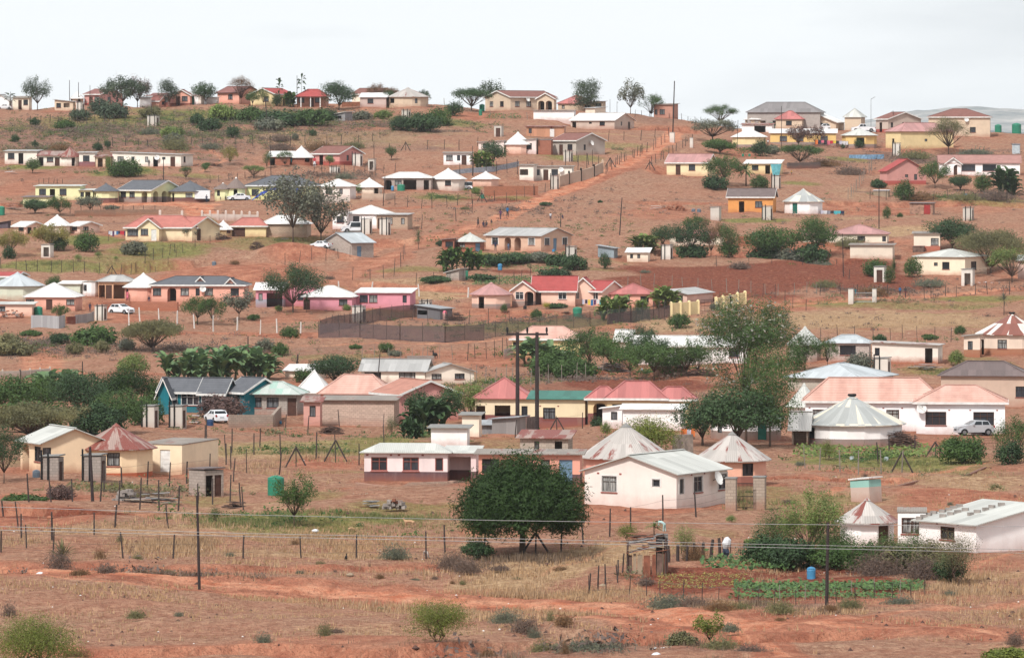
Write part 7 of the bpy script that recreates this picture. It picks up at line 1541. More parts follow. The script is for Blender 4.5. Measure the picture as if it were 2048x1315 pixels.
 g_=MB();g_.box(xs[0]-.06,xs[0]-.035,-.26,.26,.6,.72,TANKW);g_.build('number_plate',root)
 return root
def car(kind,mat,u,v,head,label,name='parked_car',cat='car',sc_=1.0):
 key=(kind,mat.name)
 if key not in _cars:_cars[key]=[carproto(kind,mat),False]
 pr=_cars[key];o=pr[0]if not pr[1]else clone(pr[0]);pr[1]=True
 o.name=name;p=at(u,v);o.location=p+Vector((0,.9,.02));o.rotation_euler=(0,0,R_(head));o.scale=(sc_,sc_,sc_);tag(o,label,cat);return o
car('hatch',CARS,1950,872,190,'silver hatchback parked in front of the big white house',sc_=.97);car('hatch',CARW,242,628,-35,'white hatchback on the red terrace left of the concrete posts');car('hatch',CARW,431,845,115,'white hatchback seen from behind beside the block wall',sc_=.85)
car('sedan',CARW,477,402,195,'white car parked in front of the large lime house',sc_=.9);car('pickup',CARW,1727,264,180,'white pickup with flat load bed on the right ridge','pickup_truck','pickup');car('hatch',CARW,1647,261,180,'white car under the beige garage roof on the right ridge')
car('van',CARW,925,378,180,'white van beside the white round house','parked_van','van',.8);car('sedan',CARW,642,517,150,'white car half hidden by the pale tin roof block house',sc_=.8);car('sedan',CARW,8,218,180,'white car cut by the left edge on the skyline',sc_=.7);car('van',CARW,710,466,190,'white minibus front parked behind the left latrine of the pair','parked_van','van',1.0)
p=at(405,403);o=empty('box_truck',p+Vector((0,1,0)),0,'white box truck parked in the lime compound yard','truck');m_=MB();m_.box(-1.4,1.3,-.9,.9,.55,2.0,CARW);m_.build('cargo_box',o);m_=MB();m_.hexa([(-2.1,-.8,.4),(-1.43,-.8,.4),(-1.43,.8,.4),(-2.1,.8,.4),(-1.9,-.75,1.6),(-1.43,-.75,1.6),(-1.43,.75,1.6),(-1.9,.75,1.6)],CARW);m_.build('cab',o)
for xx in(-1.7,.8):
 for yy_ in(-.8,.62):m_=MB();m_.tube([(xx,yy_,.32),(xx,yy_+.2,.32)],.32,BLACK,14);m_.build('wheel',o)
# ---------------------------------------------------------------- people: one skinned body each, clothes are colours of that body, hair a child
SKIN=plain(C(98,66,52),.6,name='skin');HAIR=plain((.012,.01,.01,1),.9,name='hair')
def skinmesh(name,V_,E_,Rr,root=0,sub=1):
 me=bpy.data.meshes.new(name);me.from_pydata(V_,E_,[]);o=bpy.data.objects.new(name,me);COL.objects.link(o);o.modifiers.new('s','SKIN');sv=me.skin_vertices[0].data
 for i,r in enumerate(Rr):sv[i].radius=(r,r);sv[i].use_root=(i==root)
 ss=o.modifiers.new('ss','SUBSURF');ss.levels=sub;ss.render_levels=sub
 dg=bpy.context.evaluated_depsgraph_get();dg.update();me2=bpy.data.meshes.new_from_object(o.evaluated_get(dg));bpy.data.objects.remove(o);return me2
_pm2={}
def person(pose,u,v,hpx,shirt,pants,label,rz=0,skirt=False):
 key=(pose,shirt,pants,skirt)
 if key not in _pm2:
  sp={'walk':.16,'stand':.05,'sit':0,'bend':.08}[pose];sit=pose=='sit';bend=pose=='bend';hz_=.45 if sit else .95
  J={};fx=.45 if bend else 0
  J['pel']=(0,0,hz_);J['che']=(fx,0,hz_+(.22 if bend else .33));J['nec']=(fx*1.5,0,hz_+(.25 if bend else .53));J['hed']=(fx*1.8+.02,0,hz_+(.22 if bend else .62));J['top']=(fx*2.1+.01,0,hz_+(.2 if bend else .74))
  for s_,n_ in((1,'l'),(-1,'r')):
   a=sp*s_
   J['hip'+n_]=(0,.09*s_,hz_-.04);J['kne'+n_]=(.42 if sit else a*.6+.03,.10*s_,.46);J['ank'+n_]=(.40 if sit else a*1.1,.10*s_,.07);J['toe'+n_]=(J['ank'+n_][0]+.16,.12*s_,.03)
   J['sho'+n_]=(J['che'][0]+.0+fx*.3,.19*s_,J['nec'][2]-.07);J['elb'+n_]=(J['sho'+n_][0]-a*.6+.02,.25*s_,J['sho'+n_][2]-.27);J['wri'+n_]=(J['elb'+n_][0]+.12,.24*s_,J['elb'+n_][2]-.22+(.06 if sit else 0));J['pal'+n_]=(J['wri'+n_][0]+.03,.24*s_,J['wri'+n_][2]-.08)
  names=list(J);ix={n_:i for i,n_ in enumerate(names)};E_=[('pel','che'),('che','nec'),('nec','hed'),('hed','top')]
  for n_ in 'lr':E_+=[('pel','hip'+n_),('hip'+n_,'kne'+n_),('kne'+n_,'ank'+n_),('ank'+n_,'toe'+n_),('che','sho'+n_),('sho'+n_,'elb'+n_),('elb'+n_,'wri'+n_),('wri'+n_,'pal'+n_)]
  rad=dict(pel=.145,che=.155,nec=.06,hed=.095,top=.085,hip=.10,kne=.065,ank=.045,toe=.035,sho=.065,elb=.045,wri=.032,pal=.038)
  me=skinmesh('body',[J[n_]for n_ in names],[(ix[a],ix[b])for a,b in E_],[rad[n_ if n_ in rad else n_[:-1]]for n_ in names])
  for m_ in(SKIN,shirt,pants,BLACK):me.materials.append(m_)
  for pg in me.polygons:
   c=pg.center;armd=min((c-Vector(J['wri'+n_])).length for n_ in 'lr')
   if c.z<.09:k=3
   elif(c-Vector(J['hed'])).length<.2 and(c-Vector(J['che'])).length>.26:k=0
   elif armd<.14 and abs(c.y)>.17:k=0
   elif c.z<hz_-.02 and not(abs(c.y)>.19 and c.z>.5):k=2
   else:k=1
   pg.material_index=k;pg.use_smooth=True
  fg=MB()
  for n_ in 'lr':
   q=Vector(J['pal'+n_])
   for k in range(4):fg.tube([q+Vector((.03-.02*k,0,-.03)),q+Vector((.035-.022*k,0,-.07)),q+Vector((.028-.02*k,.0,-.10+.006*abs(k-1)))],[.010,.009,.007],SKIN,5)
   fg.tube([q+Vector((.035,0,0)),q+Vector((.06,0,-.03)),q+Vector((.055,0,-.055))],[.011,.010,.008],SKIN,5)
  hd=Vector(J['hed']);fg.tube([hd+Vector((.09,0,.03)),hd+Vector((.125,0,.005))],[.012,.018],SKIN,5)
  for s_ in(1,-1):fg.tube([hd+Vector((.088,.035*s_,.045)),hd+Vector((.1,.035*s_,.045))],.011,HAIR,5);fg.tube([hd+Vector((0,.09*s_,.02)),hd+Vector((0,.11*s_,.03))],[.02,.015],SKIN,5)
  fo=fg.build('x');hm_=MB();tp=Vector(J['top'])+Vector((-.012,0,.0));hm_.tube([tp+Vector((-.01,0,-.03)),tp+Vector((-.01,0,.02)),tp+Vector((0,0,.07)),tp+Vector((0,0,.1))],[.108,.11,.085,.03],HAIR,10);ho=hm_.build('hair');hme=ho.data;bpy.data.objects.remove(ho)
  import bmesh as _b
  bm=_b.new();bm.from_mesh(me);n0=len(bm.faces);bm.from_mesh(fo.data);bm.faces.ensure_lookup_table()
  for f_ in bm.faces[n0:]:f_.material_index=0
  bm.to_mesh(me);bm.free();bpy.data.objects.remove(fo)
  sk=None
  if skirt:s2=MB();s2.cone((0,0),.26,hz_-.5,hz_+.02,12,pants,.15);so2=s2.build('skirt');sk=so2.data;bpy.data.objects.remove(so2)
  _pm2[key]=(me,hme,sk)
 me,hme,sk=_pm2[key];p=at(u,v);s=F/p.y;o=empty('person',p,rz,label,'person');k=hpx/s/(1.70 if pose in('walk','stand')else 1.2);o.scale=(k,k,k)
 for nm,mm in(('body',me),('hair',hme),('skirt',sk)):
  if mm:c=bpy.data.objects.new(nm,mm);COL.objects.link(c);c.parent=o
def cl(r,g_,b):return plain(C(r,g_,b),.85,name='cloth',var=.15)
NAVY=cl(52,56,84);BLU2=cl(52,120,176);KHA=cl(176,150,110);DKG=cl(62,60,66);REDC=cl(206,52,72);WHC=cl(228,228,232);PUR=cl(96,60,100);TEALC=cl(48,120,130);PINKC=cl(230,120,140)
for a in[('stand',1015,434,21,BLU2,DKG,'person in bright blue jacket standing on the hill path',-1.2),('walk',1001,439,20,PUR,NAVY,'person in red and navy walking beside the one in blue',-1.8),('walk',956,455,20,DKG,DKG,'person in grey vest walking downhill with a white bag',-.6),('sit',967,455,13,NAVY,DKG,'left one of two people sitting close together on the slope',-1.4),('sit',973,454,12,DKG,NAVY,'right one of two people sitting close together on the slope',-1.9),
 ('stand',983,453,14,DKG,KHA,'child in yellowish trousers standing near the seated pair',-1.5),('stand',1101,440,15,WHC,NAVY,'person in pale top standing alone on the slope',-1.5),('sit',1125,438,9,NAVY,NAVY,'person in dark clothes sitting by the short pole',-1.2),('stand',629,334,20,REDC,WHC,'woman in red and white before the pink terrace house',-1.5),
 ('stand',1143,853,35,cl(190,70,90),cl(50,84,110),'person in red and teal jacket with hand on hip by the green roof',-1.7),('stand',991,501,20,NAVY,DKG,'person in dark clothes leaning at the arched porch window',-1.4),('stand',1017,501,16,cl(96,120,150),cl(90,110,140),'child in blue standing in the dark arch',-1.4),('stand',1800,591,18,BLU2,NAVY,'person in light blue top walking by the path fence',-1.3),('stand',1811,591,17,DKG,cl(150,50,60),'person in dark top and red trousers on the path',-1.7),
 ('stand',1711,592,16,TEALC,TEALC,'person in teal behind the white field gate',-1.5),('stand',180,623,17,NAVY,NAVY,'person in dark blue walking on the terrace by the peach pyramid house',-1.2),('stand',307,603,20,WHC,DKG,'person in white top by the white porch columns',-1.6),('stand',320,602,22,cl(40,70,64),WHC,'person in dark green beside the porch column',-1.5),('sit',298,603,11,NAVY,cl(120,110,140),'person sitting on the ground by the peach porch',-1.5),
 ('stand',255,600,19,PINKC,PINKC,'person in long pink dress at the dark doorway',-1.6),('stand',298,334,15,DKG,DKG,'dark-clothed person standing at the very long cream house',-1.5),('sit',300,404,10,REDC,PINKC,'left seated person in red on the lime house step',-1.5),('sit',309,404,11,cl(60,160,160),WHC,'right seated person in turquoise on the lime house step',-1.5),('stand',284,402,13,cl(150,200,190),WHC,'person in pale green in the lime house arch',-1.5),
 ('stand',1536,290,11,WHC,DKG,'person in white shirt in the dark gap by the yellow round house',-1.5),('stand',154,207,11,PINKC,PINKC,'small person in pink outside the salmon gabled skyline house',-1.5),('stand',441,401,8,NAVY,DKG,'left of two seated-looking people before the lime guest house',-1.5),('stand',451,401,9,DKG,DKG,'right of two seated-looking people before the lime guest house',-1.5),('stand',413,405,15,NAVY,NAVY,'person in dark clothes standing behind the box truck',-1.5),
 ('bend',1329,1066,24,cl(190,224,222),cl(190,224,222),'person in pale turquoise bending behind the plank shack',2.6),('stand',1239,742,17,cl(150,110,80),DKG,'small person by the washing line under the leafy tree',-1.5),('stand',1583,350,9,cl(200,150,60),DKG,'small child in orange by the rusty-roofed yellow house',-1.5),('bend',888,640,18,PINKC,cl(240,190,180),'person in pink bending beside the wood stack',1.4)]:
 person(*a[:7],rz=a[7],skirt='dress' in a[6]or 'woman' in a[6])
# ---------------------------------------------------------------- goats and dogs
_am={}
def animal(kind,u,v,hpx,mat,label,rz=0,graze=False):
 key=(kind,mat.name,graze)
 if key not in _am:
  L=.42 if kind=='goat' else .34;H=.56 if kind=='goat' else .46
  hx,hz_=(L+.26,.12)if graze else(L+.16,H+.26)
  J=[(-L,0,H),(-.1,0,H-.03),(L*.8,0,H-.02),(L+.08,0,(H+.08)if not graze else H-.12),(hx,0,hz_),(hx+.14,0,hz_-.06),(-L-.12,0,H-.02),(-L-.2,0,H-.16)]
  E_=[(0,1),(1,2),(2,3),(3,4),(4,5),(0,6),(6,7)];Rr=[.12,.145,.14,.075,.065,.035,.03,.015]
  for s_ in(1,-1):
   i=len(J);J+=[(-L-.02,.09*s_,H-.16),(-L+.04,.09*s_,H*.52),(-L-.08,.09*s_,H*.32),(-L-.05,.09*s_,.02)];E_+=[(0,i),(i,i+1),(i+1,i+2),(i+2,i+3)];Rr+=[.075,.045,.026,.024]
   i=len(J);J+=[(L*.75,.09*s_,H-.2),(L*.78,.09*s_,H*.48),(L*.76,.09*s_,.02)];E_+=[(2,i),(i,i+1),(i+1,i+2)];Rr+=[.06,.032,.024]
   i=len(J);J+=[(hx-.03,.06*s_,hz_+.07),(hx-.08,.12*s_,hz_+.09)];E_+=[(4,i),(i,i+1)];Rr+=[.025,.012]
  me=skinmesh('body',J,E_,Rr,1);me.materials.append(mat);me.polygons.foreach_set('use_smooth',[True]*len(me.polygons));_am[key]=(me,H+.25)
 me,hh=_am[key];p=at(u,v);s=F/p.y;o=bpy.data.objects.new(kind,me);COL.objects.link(o);o.location=p;k=hpx/s/hh;o.scale=(k,k,k);o.rotation_euler=(0,0,rz);tag(o,label,kind)
TANC=plain(C(206,166,130),.9,name='tan_coat');GRC=plain(C(190,174,166),.9,name='grey_coat');BLC=plain((.02,.018,.018,1),.9,name='black_coat')
animal('goat',818,1053,17,TANC,'tan goat walking across the grassy hollow',2.8);animal('goat',703,1062,10,TANC,'tan goat lying low on the grass edge',.3,True);animal('goat',852,1114,17,GRC,'greyish goat feeding at the lower fence post',-1.2,True);animal('dog',692,1120,12,BLC,'black dog seen from behind on the red slope',1.5);animal('dog',870,716,14,BLC,'dark dog-like animal by the path stones',2.0)
animal('goat',1727,882,18,plain(C(214,188,160),.9,name='cream_coat'),'cream goat standing against the white striped-roof house',.2)
# ---------------------------------------------------------------- piles, sheets, washing
def pile(kind,u,v,wpx,hpx,n,label,mats,name,cat,L=None,seed=0):
 rs=random.Random(seed+int(u));p=at(u,v);s=F/p.y;W=wpx/s;Hh=hpx/s;o=empty(name,p+Vector((0,W*.2,0)),0,label,cat);m_=MB()
 for i in range(n):
  q=rs.random();x=rs.uniform(-.5,.5)*W;env=math.sqrt(max(0,1-(2*x/W)**2));y=rs.uniform(-.25,.25)*W*.8;z=rs.random()*Hh*env*.9;mt=rs.choice(mats)
  if kind=='sticks':
   a=rs.uniform(-.5,.5)+(3.1416 if rs.random()<.5 else 0);l=(L or W*.5)*rs.uniform(.5,1.1);d=Vector((math.cos(a),math.sin(a)*.6,rs.uniform(-.25,.3)))*l/2;c=Vector((x*.75,y,z+.05));m_.tube([c-d,c+d*.1+Vector((0,0,rs.uniform(-.05,.08))),c+d],[.035,.03,.015],mt,4)
  elif kind=='blocks':
   c=Vector((x,y,z*.9));r=Matrix.Rotation(rs.random()*3,3,'Z');sx,sy,sz=(.21,.11,.10)if not L else(L,L*.6,L*.5);P=[c+r@Vector((a*sx,b*sy,cc*sz+sz))for cc in(-1,1)for a,b in((-1,-1),(1,-1),(1,1),(-1,1))];m_.hexa(P,mt)
  elif kind=='boards':
   c=Vector((x*.6,y,z+.04));a=rs.uniform(-.35,.35);l=(L or W*.6)/2*rs.uniform(.6,1.1);d=Vector((math.cos(a),math.sin(a),rs.uniform(-.12,.12)))*l;m_.beam(c-d,c+d,rs.uniform(.15,.5),.035,mt)
  else:
   c=Vector((x,y,abs(rs.gauss(0,.05))));r=rs.uniform(.05,.16);P=[c+Vector((rs.uniform(-1,1),rs.uniform(-1,1),rs.uniform(0,1)))*r for _ in range(4)]
   for t_ in((0,1,2),(0,2,3),(0,3,1),(1,2,3)):m_.poly([P[j]for j in t_],mt)
 m_.build({'sticks':'branches','blocks':'blocks','boards':'boards'}.get(kind,'scraps'),o);return o
STK=plain(C(122,98,88),.95,name='dry_branch',var=.3);STK2=plain(C(96,76,70),.95,name='dark_branch',var=.3);BLK2=plain(C(170,160,154),.95,name='cement_block',var=.2);RUB=plain(C(186,124,98),.95,name='rubble',var=.3);PAP=plain(C(236,236,240),.8,name='white_plastic');TIN2=plain(C(170,168,168),.5,.2,name='scrap_tin',var=.25);RST=plain(C(150,96,76),.9,name='rusty_scrap',var=.3)
for a in[('sticks',1792,898,88,34,260,'large heap of firewood in front of the white round house',[STK,STK2],'firewood_heap','firewood'),('sticks',662,868,48,16,120,'small tangled firewood heap below the long block house',[STK,STK2],'firewood_heap','firewood'),('sticks',1398,755,62,18,160,'dark wood stack before the long white house',[STK2,STK],'firewood_heap','firewood'),('sticks',911,642,40,18,120,'stacked logs beside the open tin shed',[STK2],'wood_stack','firewood'),('sticks',1225,745,60,22,140,'tangled scrap and branches by the bushy tree',[STK,STK2,TIN2],'scrap_heap','scrap heap'),
 ('boards',300,1010,110,26,26,'heap of boards and tin beside grey blocks',[LWOOD,STK2,TIN2],'board_heap','board heap'),('blocks',250,1008,44,32,34,'stack of grey cement blocks by the boards',[BLK2],'block_stack','blocks'),('boards',475,1016,60,12,16,'dark planks lying beside the double latrine',[STK2,STK],'plank_heap','planks'),('blocks',789,1020,38,22,30,'small pile of cement blocks with a red chimney pot',[BLK2,BLK2,RST],'block_pile','blocks'),('boards',738,1016,42,20,8,'low bench of boards on stones in the yard',[TIN2,RST],'plank_bench','bench'),
 ('blocks',1170,752,106,14,160,'long rubble heap of broken bricks below the leafy tree',[RUB,RST],'rubble_heap','rubble'),('blocks',1350,422,44,14,70,'reddish rubble heap right of the propped tin sheet',[RUB],'rubble_heap','rubble'),('boards',1312,423,40,14,7,'propped white tin sheet and planks on the slope',[PAP,STK2],'tin_heap','scrap heap'),('sticks',438,478,44,16,100,'dark branch heap below the cream cone-roof house',[STK2],'branch_heap','firewood'),
 ('boards',1968,555,40,24,24,'stack of weathered planks beside the open latrine',[LWOOD,STK],'plank_stack','planks'),('scrap',1980,566,60,6,60,'white rubbish strewn beside the bright thorn tree',[PAP,TIN2],'rubbish','rubbish'),('boards',1848,738,64,14,12,'crumpled tin sheets on the grass by the grey latrine',[TIN2,STK2],'tin_heap','scrap heap'),('scrap',1385,1284,60,10,120,'white plastic rubbish heap in the bottom bank',[PAP,PAP,TANKW],'rubbish','rubbish'),('scrap',1330,1302,60,10,90,'scattered pale litter at the bottom edge',[PAP,LWOOD],'rubbish','rubbish'),
 ('scrap',488,1304,26,8,30,'white torn bag at the bottom edge left of the round bush',[PAP],'torn_bag','bag'),('boards',30,420,50,14,14,'dark heap of scrap at the far left below the lime outbuilding',[STK2,TIN2],'scrap_heap','scrap heap'),('boards',565,480,24,8,8,'dark scrap lying under the large half-bare tree',[STK2,TIN2],'scrap_heap','scrap heap'),('sticks',514,512,30,18,110,'dark brush pile beside the red earth mound',[STK2],'brush_pile','brush pile'),('sticks',430,334,30,10,50,'dark branches fallen on the upper left slope',[STK2],'branch_heap','firewood'),
 ('boards',390,850,28,26,16,'stack of white sacks and boards beside the right latrine',[PAP,LWOOD,RST],'sack_stack','sacks'),('scrap',730,991,60,4,50,'pale gravel spilled in the yard before the pinkish house',[LWOOD,RUB],'gravel_spill','gravel'),('boards',22,348,26,6,5,'white plank on the grass below the leftmost cream house',[PAP,STK2],'plank_heap','planks'),
 ('blocks',22,636,50,16,40,'rubble and stones below the low peach house',[RUB,BLK2],'rubble_heap','rubble'),('boards',330,620,14,12,6,'tan crate on the slope beside the terrace',[LWOOD],'crate','crate'),('blocks',1648,402,30,6,20,'two pale rocks and pit on the red slope',[LWOOD],'rocks','rocks'),('boards',1130,625,22,8,6,'wooden handcart on the red yard',[STK2,LWOOD],'handcart','cart')]:
 if a[6]:pile(*a)
# plank shack in the garden
p=at(1296,1150);s=F/p.y;o=empty('plank_shack',p+Vector((0,.6,0)),0,'ramshackle plank shack with scrap roof by the garden','shack');rs=random.Random(4)
m_=MB();x=-1.15
while x<.9:w_=rs.uniform(.2,.42);z1=1.25+rs.uniform(-.1,.1);m_.hexa([(x,-.6,-.2),(x+w_,-.6+rs.uniform(-.05,.05),-.2),(x+w_,-.54,-.2),(x,-.54,-.2),(x+.03,-.6,z1),(x+w_-.02,-.6,z1),(x+w_-.02,-.54,z1),(x+.03,-.54,z1)],rs.choice([LWOOD,STK,RST,LWOOD]));x+=w_+rs.uniform(.02,.1)
m_.box(.85,.92,-.6,.9,-.2,1.9,LWOOD);m_.box(.5,1.2,.9,.98,-.2,2.3,GREY);m_.build('plank_wall',o)
m_=MB()
for i in range(30):c=Vector((rs.uniform(-.75,.8),rs.uniform(-.6,.9),0));z=1.3+(c.y+.6)*.6+rs.uniform(0,.12);a=rs.uniform(-.6,.6);d=Vector((math.cos(a),math.sin(a),rs.uniform(-.1,.25)))*.55;m_.beam(Vector((c.x,c.y,z))-d,Vector((c.x,c.y,z))+d,rs.uniform(.3,.6),.03,rs.choice([LWOOD,RST,STK,TIN2]))
m_.build('scrap_roof',o)
for xx,yy_ in((-1.2,-.65),(1.0,-.65),(.95,.85)):m_=MB();m_.tube([(xx,yy_,-.3),(xx+.03,yy_,1.9 if yy_<0 and xx<0 else 2.1)],.06,STK2,6);m_.build('post',o)
fence('row of short boards and tin linking the plank shack to the garden hedge',[(1338,1126),(1352,1124),(1368,1124),(1440,1116)],7,1.1,0,2,2.6)
p=at(1453,1114);o=empty('scarecrow',p,0,'scarecrow of white and dark bags on stakes above the cabbage patch','scarecrow');m_=MB();m_.tube([(-.22,0,-.2),(-.22,0,1.25)],.03,STK2,6);m_.tube([(.25,.1,-.2),(.25,.1,1.15)],.03,STK2,6);m_.build('stakes',o)
m_=MB();m_.tube([(-.05,0,.55),(-.02,-.04,.8),(.05,0,1.05),(.0,0,1.22)],[.16,.27,.24,.10],PAP,9);m_.build('white_bag',o);m_=MB();m_.tube([(-.05,0,.05),(-.02,0,.3),(-.05,0,.56)],[.12,.22,.15],plain(C(70,80,100),.8,name='dark_bag'),8);m_.build('dark_bag',o)
# blue tarpaulin shelter
P=[at(504,402),at(600,400)];o=empty('tarpaulin',P[0],0,'bright blue tarpaulin stretched in front of the large lime house','tarpaulin');TARP=plain(C(44,74,176),.5,name='blue_tarpaulin',var=.25);s=F/P[0].y;m_=MB()
prf=[(0,.1,.25),(16,.9,1.4),(34,1.7,2.3),(52,2.0,2.3),(75,2.1,2.4),(100,1.2,2.3)]
for(a,z0,z1),(b,z2,z3)in zip(prf[:-1],prf[1:]):
 m_.poly([(a/s,-1.2,z0),(b/s,-1.2+.3*(b%2),z2),(b/s,-.4,z3-.0),(a/s,-.4,z1)],TARP);m_.poly([(a/s,-.4,z1),(b/s,-.4,z3),(b/s,1.5,z3-.15),(a/s,1.5,z1-.15)],TARP)
m_.build('sheet',o)
for xx in(34,75,100):m_=MB();m_.tube([(xx/s,-.42,-.2),(xx/s,-.42,2.3)],.04,STK2,6);m_.build('pole',o)
# tarp shed
p=at(1340,754);o=empty('tarpaulin_shed',p+Vector((0,1.4,0)),0,'brown tarpaulin shed with pale top beneath the branching tree','shed');s=F/p.y;w_=62/s/2;m_=MB();TB=plain(C(158,124,104),.85,name='brown_tarpaulin',var=.25);xs_=np.linspace(-w_,w_,9)
for i,(a,b)in enumerate(zip(xs_[:-1],xs_[1:])):ya,yb=-1.4+.12*math.sin(i*2.1),-1.4+.12*math.sin((i+1)*2.1);m_.poly([(a,ya-.1,-.2),(b,yb-.1,-.2),(b,yb,1.35),(a,ya,1.3)],TB)
m_.poly([(w_,-1.4,-.2),(w_,1.2,-.2),(w_,1.2,1.5),(w_,-1.4,1.35)],TB);m_.poly([(-w_,1.2,-.2),(-w_,-1.4,-.2),(-w_,-1.4,1.3),(-w_,1.2,1.5)],TB);m_.build('sides',o);m_=MB();m_.prism([(-w_-.1,-1.5,1.34),(w_+.1,-1.5,1.42),(w_+.1,1.3,1.62),(-w_-.1,1.3,1.5)],.04,plain(C(226,206,188),.8,name='pale_canvas'));m_.build('top',o)
# white box tank, cabinet, kennel, tin and wood shed
def smallbox(name,label,cat,u,v,wpx,hpx,mat,roofmat,rz=-.2,dp=.8,door=None):
 p=at(u,v);s=F/p.y;w_=wpx/s/2;h=hpx/s;o=empty(name,p+Vector((0,w_*dp,0)),rz,label,cat);m_=MB();m_.box(-w_,w_,-w_*dp,w_*dp,-.3,h*.92,mat);m_.build('body',o);m_=MB();m_.hexa([(-w_*1.1,-w_*dp*1.15,h*.925),(w_*1.1,-w_*dp*1.15,h*.925),(w_*1.1,w_*dp*1.15,h*.97),(-w_*1.1,w_*dp*1.15,h*.97),(-w_*1.1,-w_*dp*1.15,h*.97),(w_*1.1,-w_*dp*1.15,h*.97),(w_*1.1,w_*dp*1.15,h*1.02),(-w_*1.1,w_*dp*1.15,h*1.02)],roofmat);m_.build('roof',o)
 if door:m_=MB();m_.box(w_*.25,w_*.8,-w_*dp-.04,-w_*dp-.003,0,h*.8,door);m_.build('door',o)
smallbox('storage_box','pale bluish metal box among the bushes right of the twin poles','box',1134,727,28,22,TANKW,TANKW);smallbox('cabinet','small grey cabinet on the verge at the right edge above the tiled roof','cabinet',2033,307,15,19,TANKW,TANKK);smallbox('kennel','little kennel with white roof below the dark small tree','kennel',1764,393,30,13,LWOOD,PAP)
smallbox('plank_shed','tin and wood shed with red door on the red slope','shed',1846,428,46,23,plain(C(178,140,120),.9,name='shed_boards',var=.3),M_dk,door=plain(C(170,60,60),name='red_door'));smallbox('goat_pen','low open pen roof between the cream houses on the red slope','shed',1838,506,22,12,STK,M_rust);smallbox('green_box','green shed door leaf standing beside the small block shed','panel',933,556,6,18,TANKG,TANKG)
# turquoise cloth
p=at(1552,352);s=F/p.y;o=empty('cloth',p,0,'turquoise cloth hung over the latrine front','cloth');m_=MB();TC=plain(C(110,186,196),.7,name='turquoise_cloth',var=.2)
for i in range(4):a,b=-11/s+i*5.5/s,-11/s+(i+1)*5.5/s;m_.poly([(a*.6,-.2,.1),(b*.6,-.15,.1),(b,-.1+.08*(i%2),2.3),(a,-.1+.08*((i+1)%2),2.3)],TC)
m_.build('hanging',o);m_=MB();m_.beam((-12/s,-.1,2.32),(12/s,-.1,2.32),.04,.04,STK2);m_.build('rail',o)
# washing lines with separate garments
CLS={'red':REDC,'white':WHC,'navy':NAVY,'pink':PINKC,'purple':PUR,'yellow':cl(236,206,80),'turquoise':cl(90,190,200),'grey':cl(150,150,160),'orange':cl(236,130,70),'black':DKG,'green':cl(130,190,110),'blue':BLU2,'pale':cl(206,204,220)}
def washing(label,where,ua,ub,v,h,cols):
 a,b=at(ua,v),at(ub,v);o=empty('washing_line',a,0,label,'washing line');d=b-a
 for q in(0,1):m_=MB();m_.tube([d*q+Vector((0,0,-.2)),d*q+Vector((0,0,h+.05))],.04,STK2,6);m_.build('post',o)
 m_=MB();m_.tube([Vector((0,0,h)),d*.5+Vector((0,0,h-.06)),d+Vector((0,0,h))],.008,WIRM,4);m_.build('line',o);n=len(cols);seen={}
 for i,c in enumerate(cols):
  c0=a+d*((i+.5)/n);wd=d.length/n*.42;ln=rnd.uniform(.5,.95);m_=MB();z=h-.04;m_.hexa([(-wd,-.02,z-ln),(wd*.9,-.05,z-ln*.96),(wd*.9,-.03,z-ln*.96),(-wd,.0,z-ln),(-wd,-.015,z),(wd,-.015,z),(wd,.015,z),(-wd,.015,z)],CLS[c]);g_=m_.build('garment');g_.location=c0
  seen[c]=seen.get(c,0)+1;od=['','second ','third ','fourth '][seen[c]-1];tag(g_,f'{od}{c} garment from the left on {where}','garment','garments hung out to dry')
washing('washing line beside the large coral-roofed house','the line by the coral-roofed house',217,256,481,1.6,['pale','white','purple','white','blue','navy','red','red','purple','navy'])
washing('washing line beside the green tank in the red yard','the line by the tank in the red yard',1164,1204,620,1.6,['pale','navy','yellow','blue','purple','white','turquoise'])
washing('washing line in front of the orange-yellow long house','the line before the orange-yellow house',1630,1696,294,1.4,['orange','navy','pink','black','pink','red','yellow','black','pale','white','white'])
washing('washing line at the brick round house','the line at the brick round house',576,602,330,1.3,['green','turquoise','white','pale','purple'])
washing('low washing spread right of the white round house with green door','the low line right of the green-door round house',1640,1688,428,.6,['pale','white','grey','black','turquoise','turquoise','navy'])
washing('washing line under the leafy tree in the middle','the line under the middle leafy tree',1238,1270,725,1.3,['pink','blue','navy','red','white'])
washing('washing line behind the rusty round roof by the flat white house','the line behind the rusty round roof',1364,1388,880,1.1,['orange','pale','orange'])
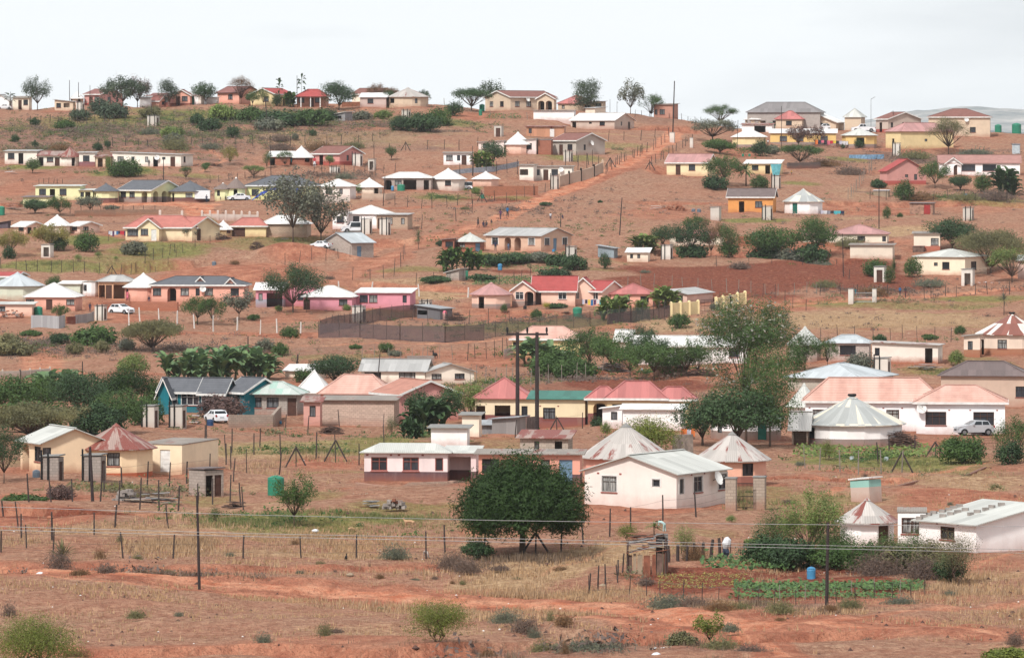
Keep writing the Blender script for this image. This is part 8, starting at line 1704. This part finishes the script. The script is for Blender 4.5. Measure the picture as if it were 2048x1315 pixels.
# scattered single stones and litter
for i,(u,v,lb)in enumerate([(60,1142,'pale stone by the left edge track'),(92,1148,'orange stone under the spiky aloe'),(80,1148,'small pale rock near the aloe bank'),(255,1138,'reddish clod on the bank left of the thin pole'),(100,1035,'pinkish rock in the dug red bank'),(1312,1310,'round white ball-like rock at the bottom edge'),(1205,1172,'white stone by the garden corner post'),(1316,1206,'small white stone before the garden fence'),(630,1062,'cream rock on the green hollow'),(700,1150,'flat pale stone on the red slope')]):
 p=at(u,v);m_=MB();rs=random.Random(i);m_.tube([(0,0,-.05),(0,0,.06),(.02,0,.16),(.01,0,.22)],[.16,.2,.15,.05],[LWOOD,RUB,PAP][i%3],7);o=m_.build('stone');o.location=p;o.scale=(1.2,.9,.7);tag(o,lb,'stone')
rb_=[o for o in COL.objects if o.get('label')=='long white house with pale tin roof held down by rows of blocks'][0]
ro_=[c for c in rb_.children if c.name.startswith('roof')][0];co=[v.co.copy()for v in ro_.data.vertices[:4]];MT=Matrix.Translation(rb_.location)@Matrix.Rotation(rb_.rotation_euler.z,4,'Z');bk=[0]
for nm,r0,(a,b),n_ in(('first',.04,(.04,.62),8),('second',.25,(.2,.5),4),('third',.5,(.35,.8),5)):
 for i in range(n_):
  f=a+(b-a)*i/(n_-1);g2=min(r0+rnd.uniform(-.02,.05),.9)
  P=co[0].lerp(co[3],f).lerp(co[1].lerp(co[2],f),g2);m_=MB();m_.box(-.2,.2,-.1,.1,-.02,.17,BLK2);o=m_.build('roof_block');o.location=MT@P;o.rotation_euler=(0,0,rnd.uniform(-.8,.8))
  tag(o,f'{("1st", "2nd", "3rd", "4th", "5th", "6th", "7th", "8th")[i]} cement block from the near end of the {nm} row on the long white roof','block','blocks weighing down the long white roof')
me=bpy.data.meshes.new('haze');x0,x1,y0,y1,z0,z1=-2750,2750,-40,6300,-85,110
me.from_pydata([(x0,y0,z0),(x1,y0,z0),(x1,y1,z0),(x0,y1,z0),(x0,y0,z1),(x1,y0,z1),(x1,y1,z1),(x0,y1,z1)],[],[(0,3,2,1),(4,5,6,7),(0,1,5,4),(1,2,6,5),(2,3,7,6),(3,0,4,7)])
hm=bpy.data.materials.new('thin_haze');hm.use_nodes=True;n=hm.node_tree;n.nodes.clear();o_=n.nodes.new('ShaderNodeOutputMaterial');pv=n.nodes.new('ShaderNodeVolumePrincipled');pv.inputs['Color'].default_value=(.93,.96,1.0,1);pv.inputs['Density'].default_value=.00004;pv.inputs['Anisotropy'].default_value=0.0
n.links.new(pv.outputs[0],o_.inputs['Volume']);me.materials.append(hm);o=bpy.data.objects.new('haze',me);COL.objects.link(o);o['kind']='stuff';o['label']='thin pale haze over the whole valley';o['category']='haze'
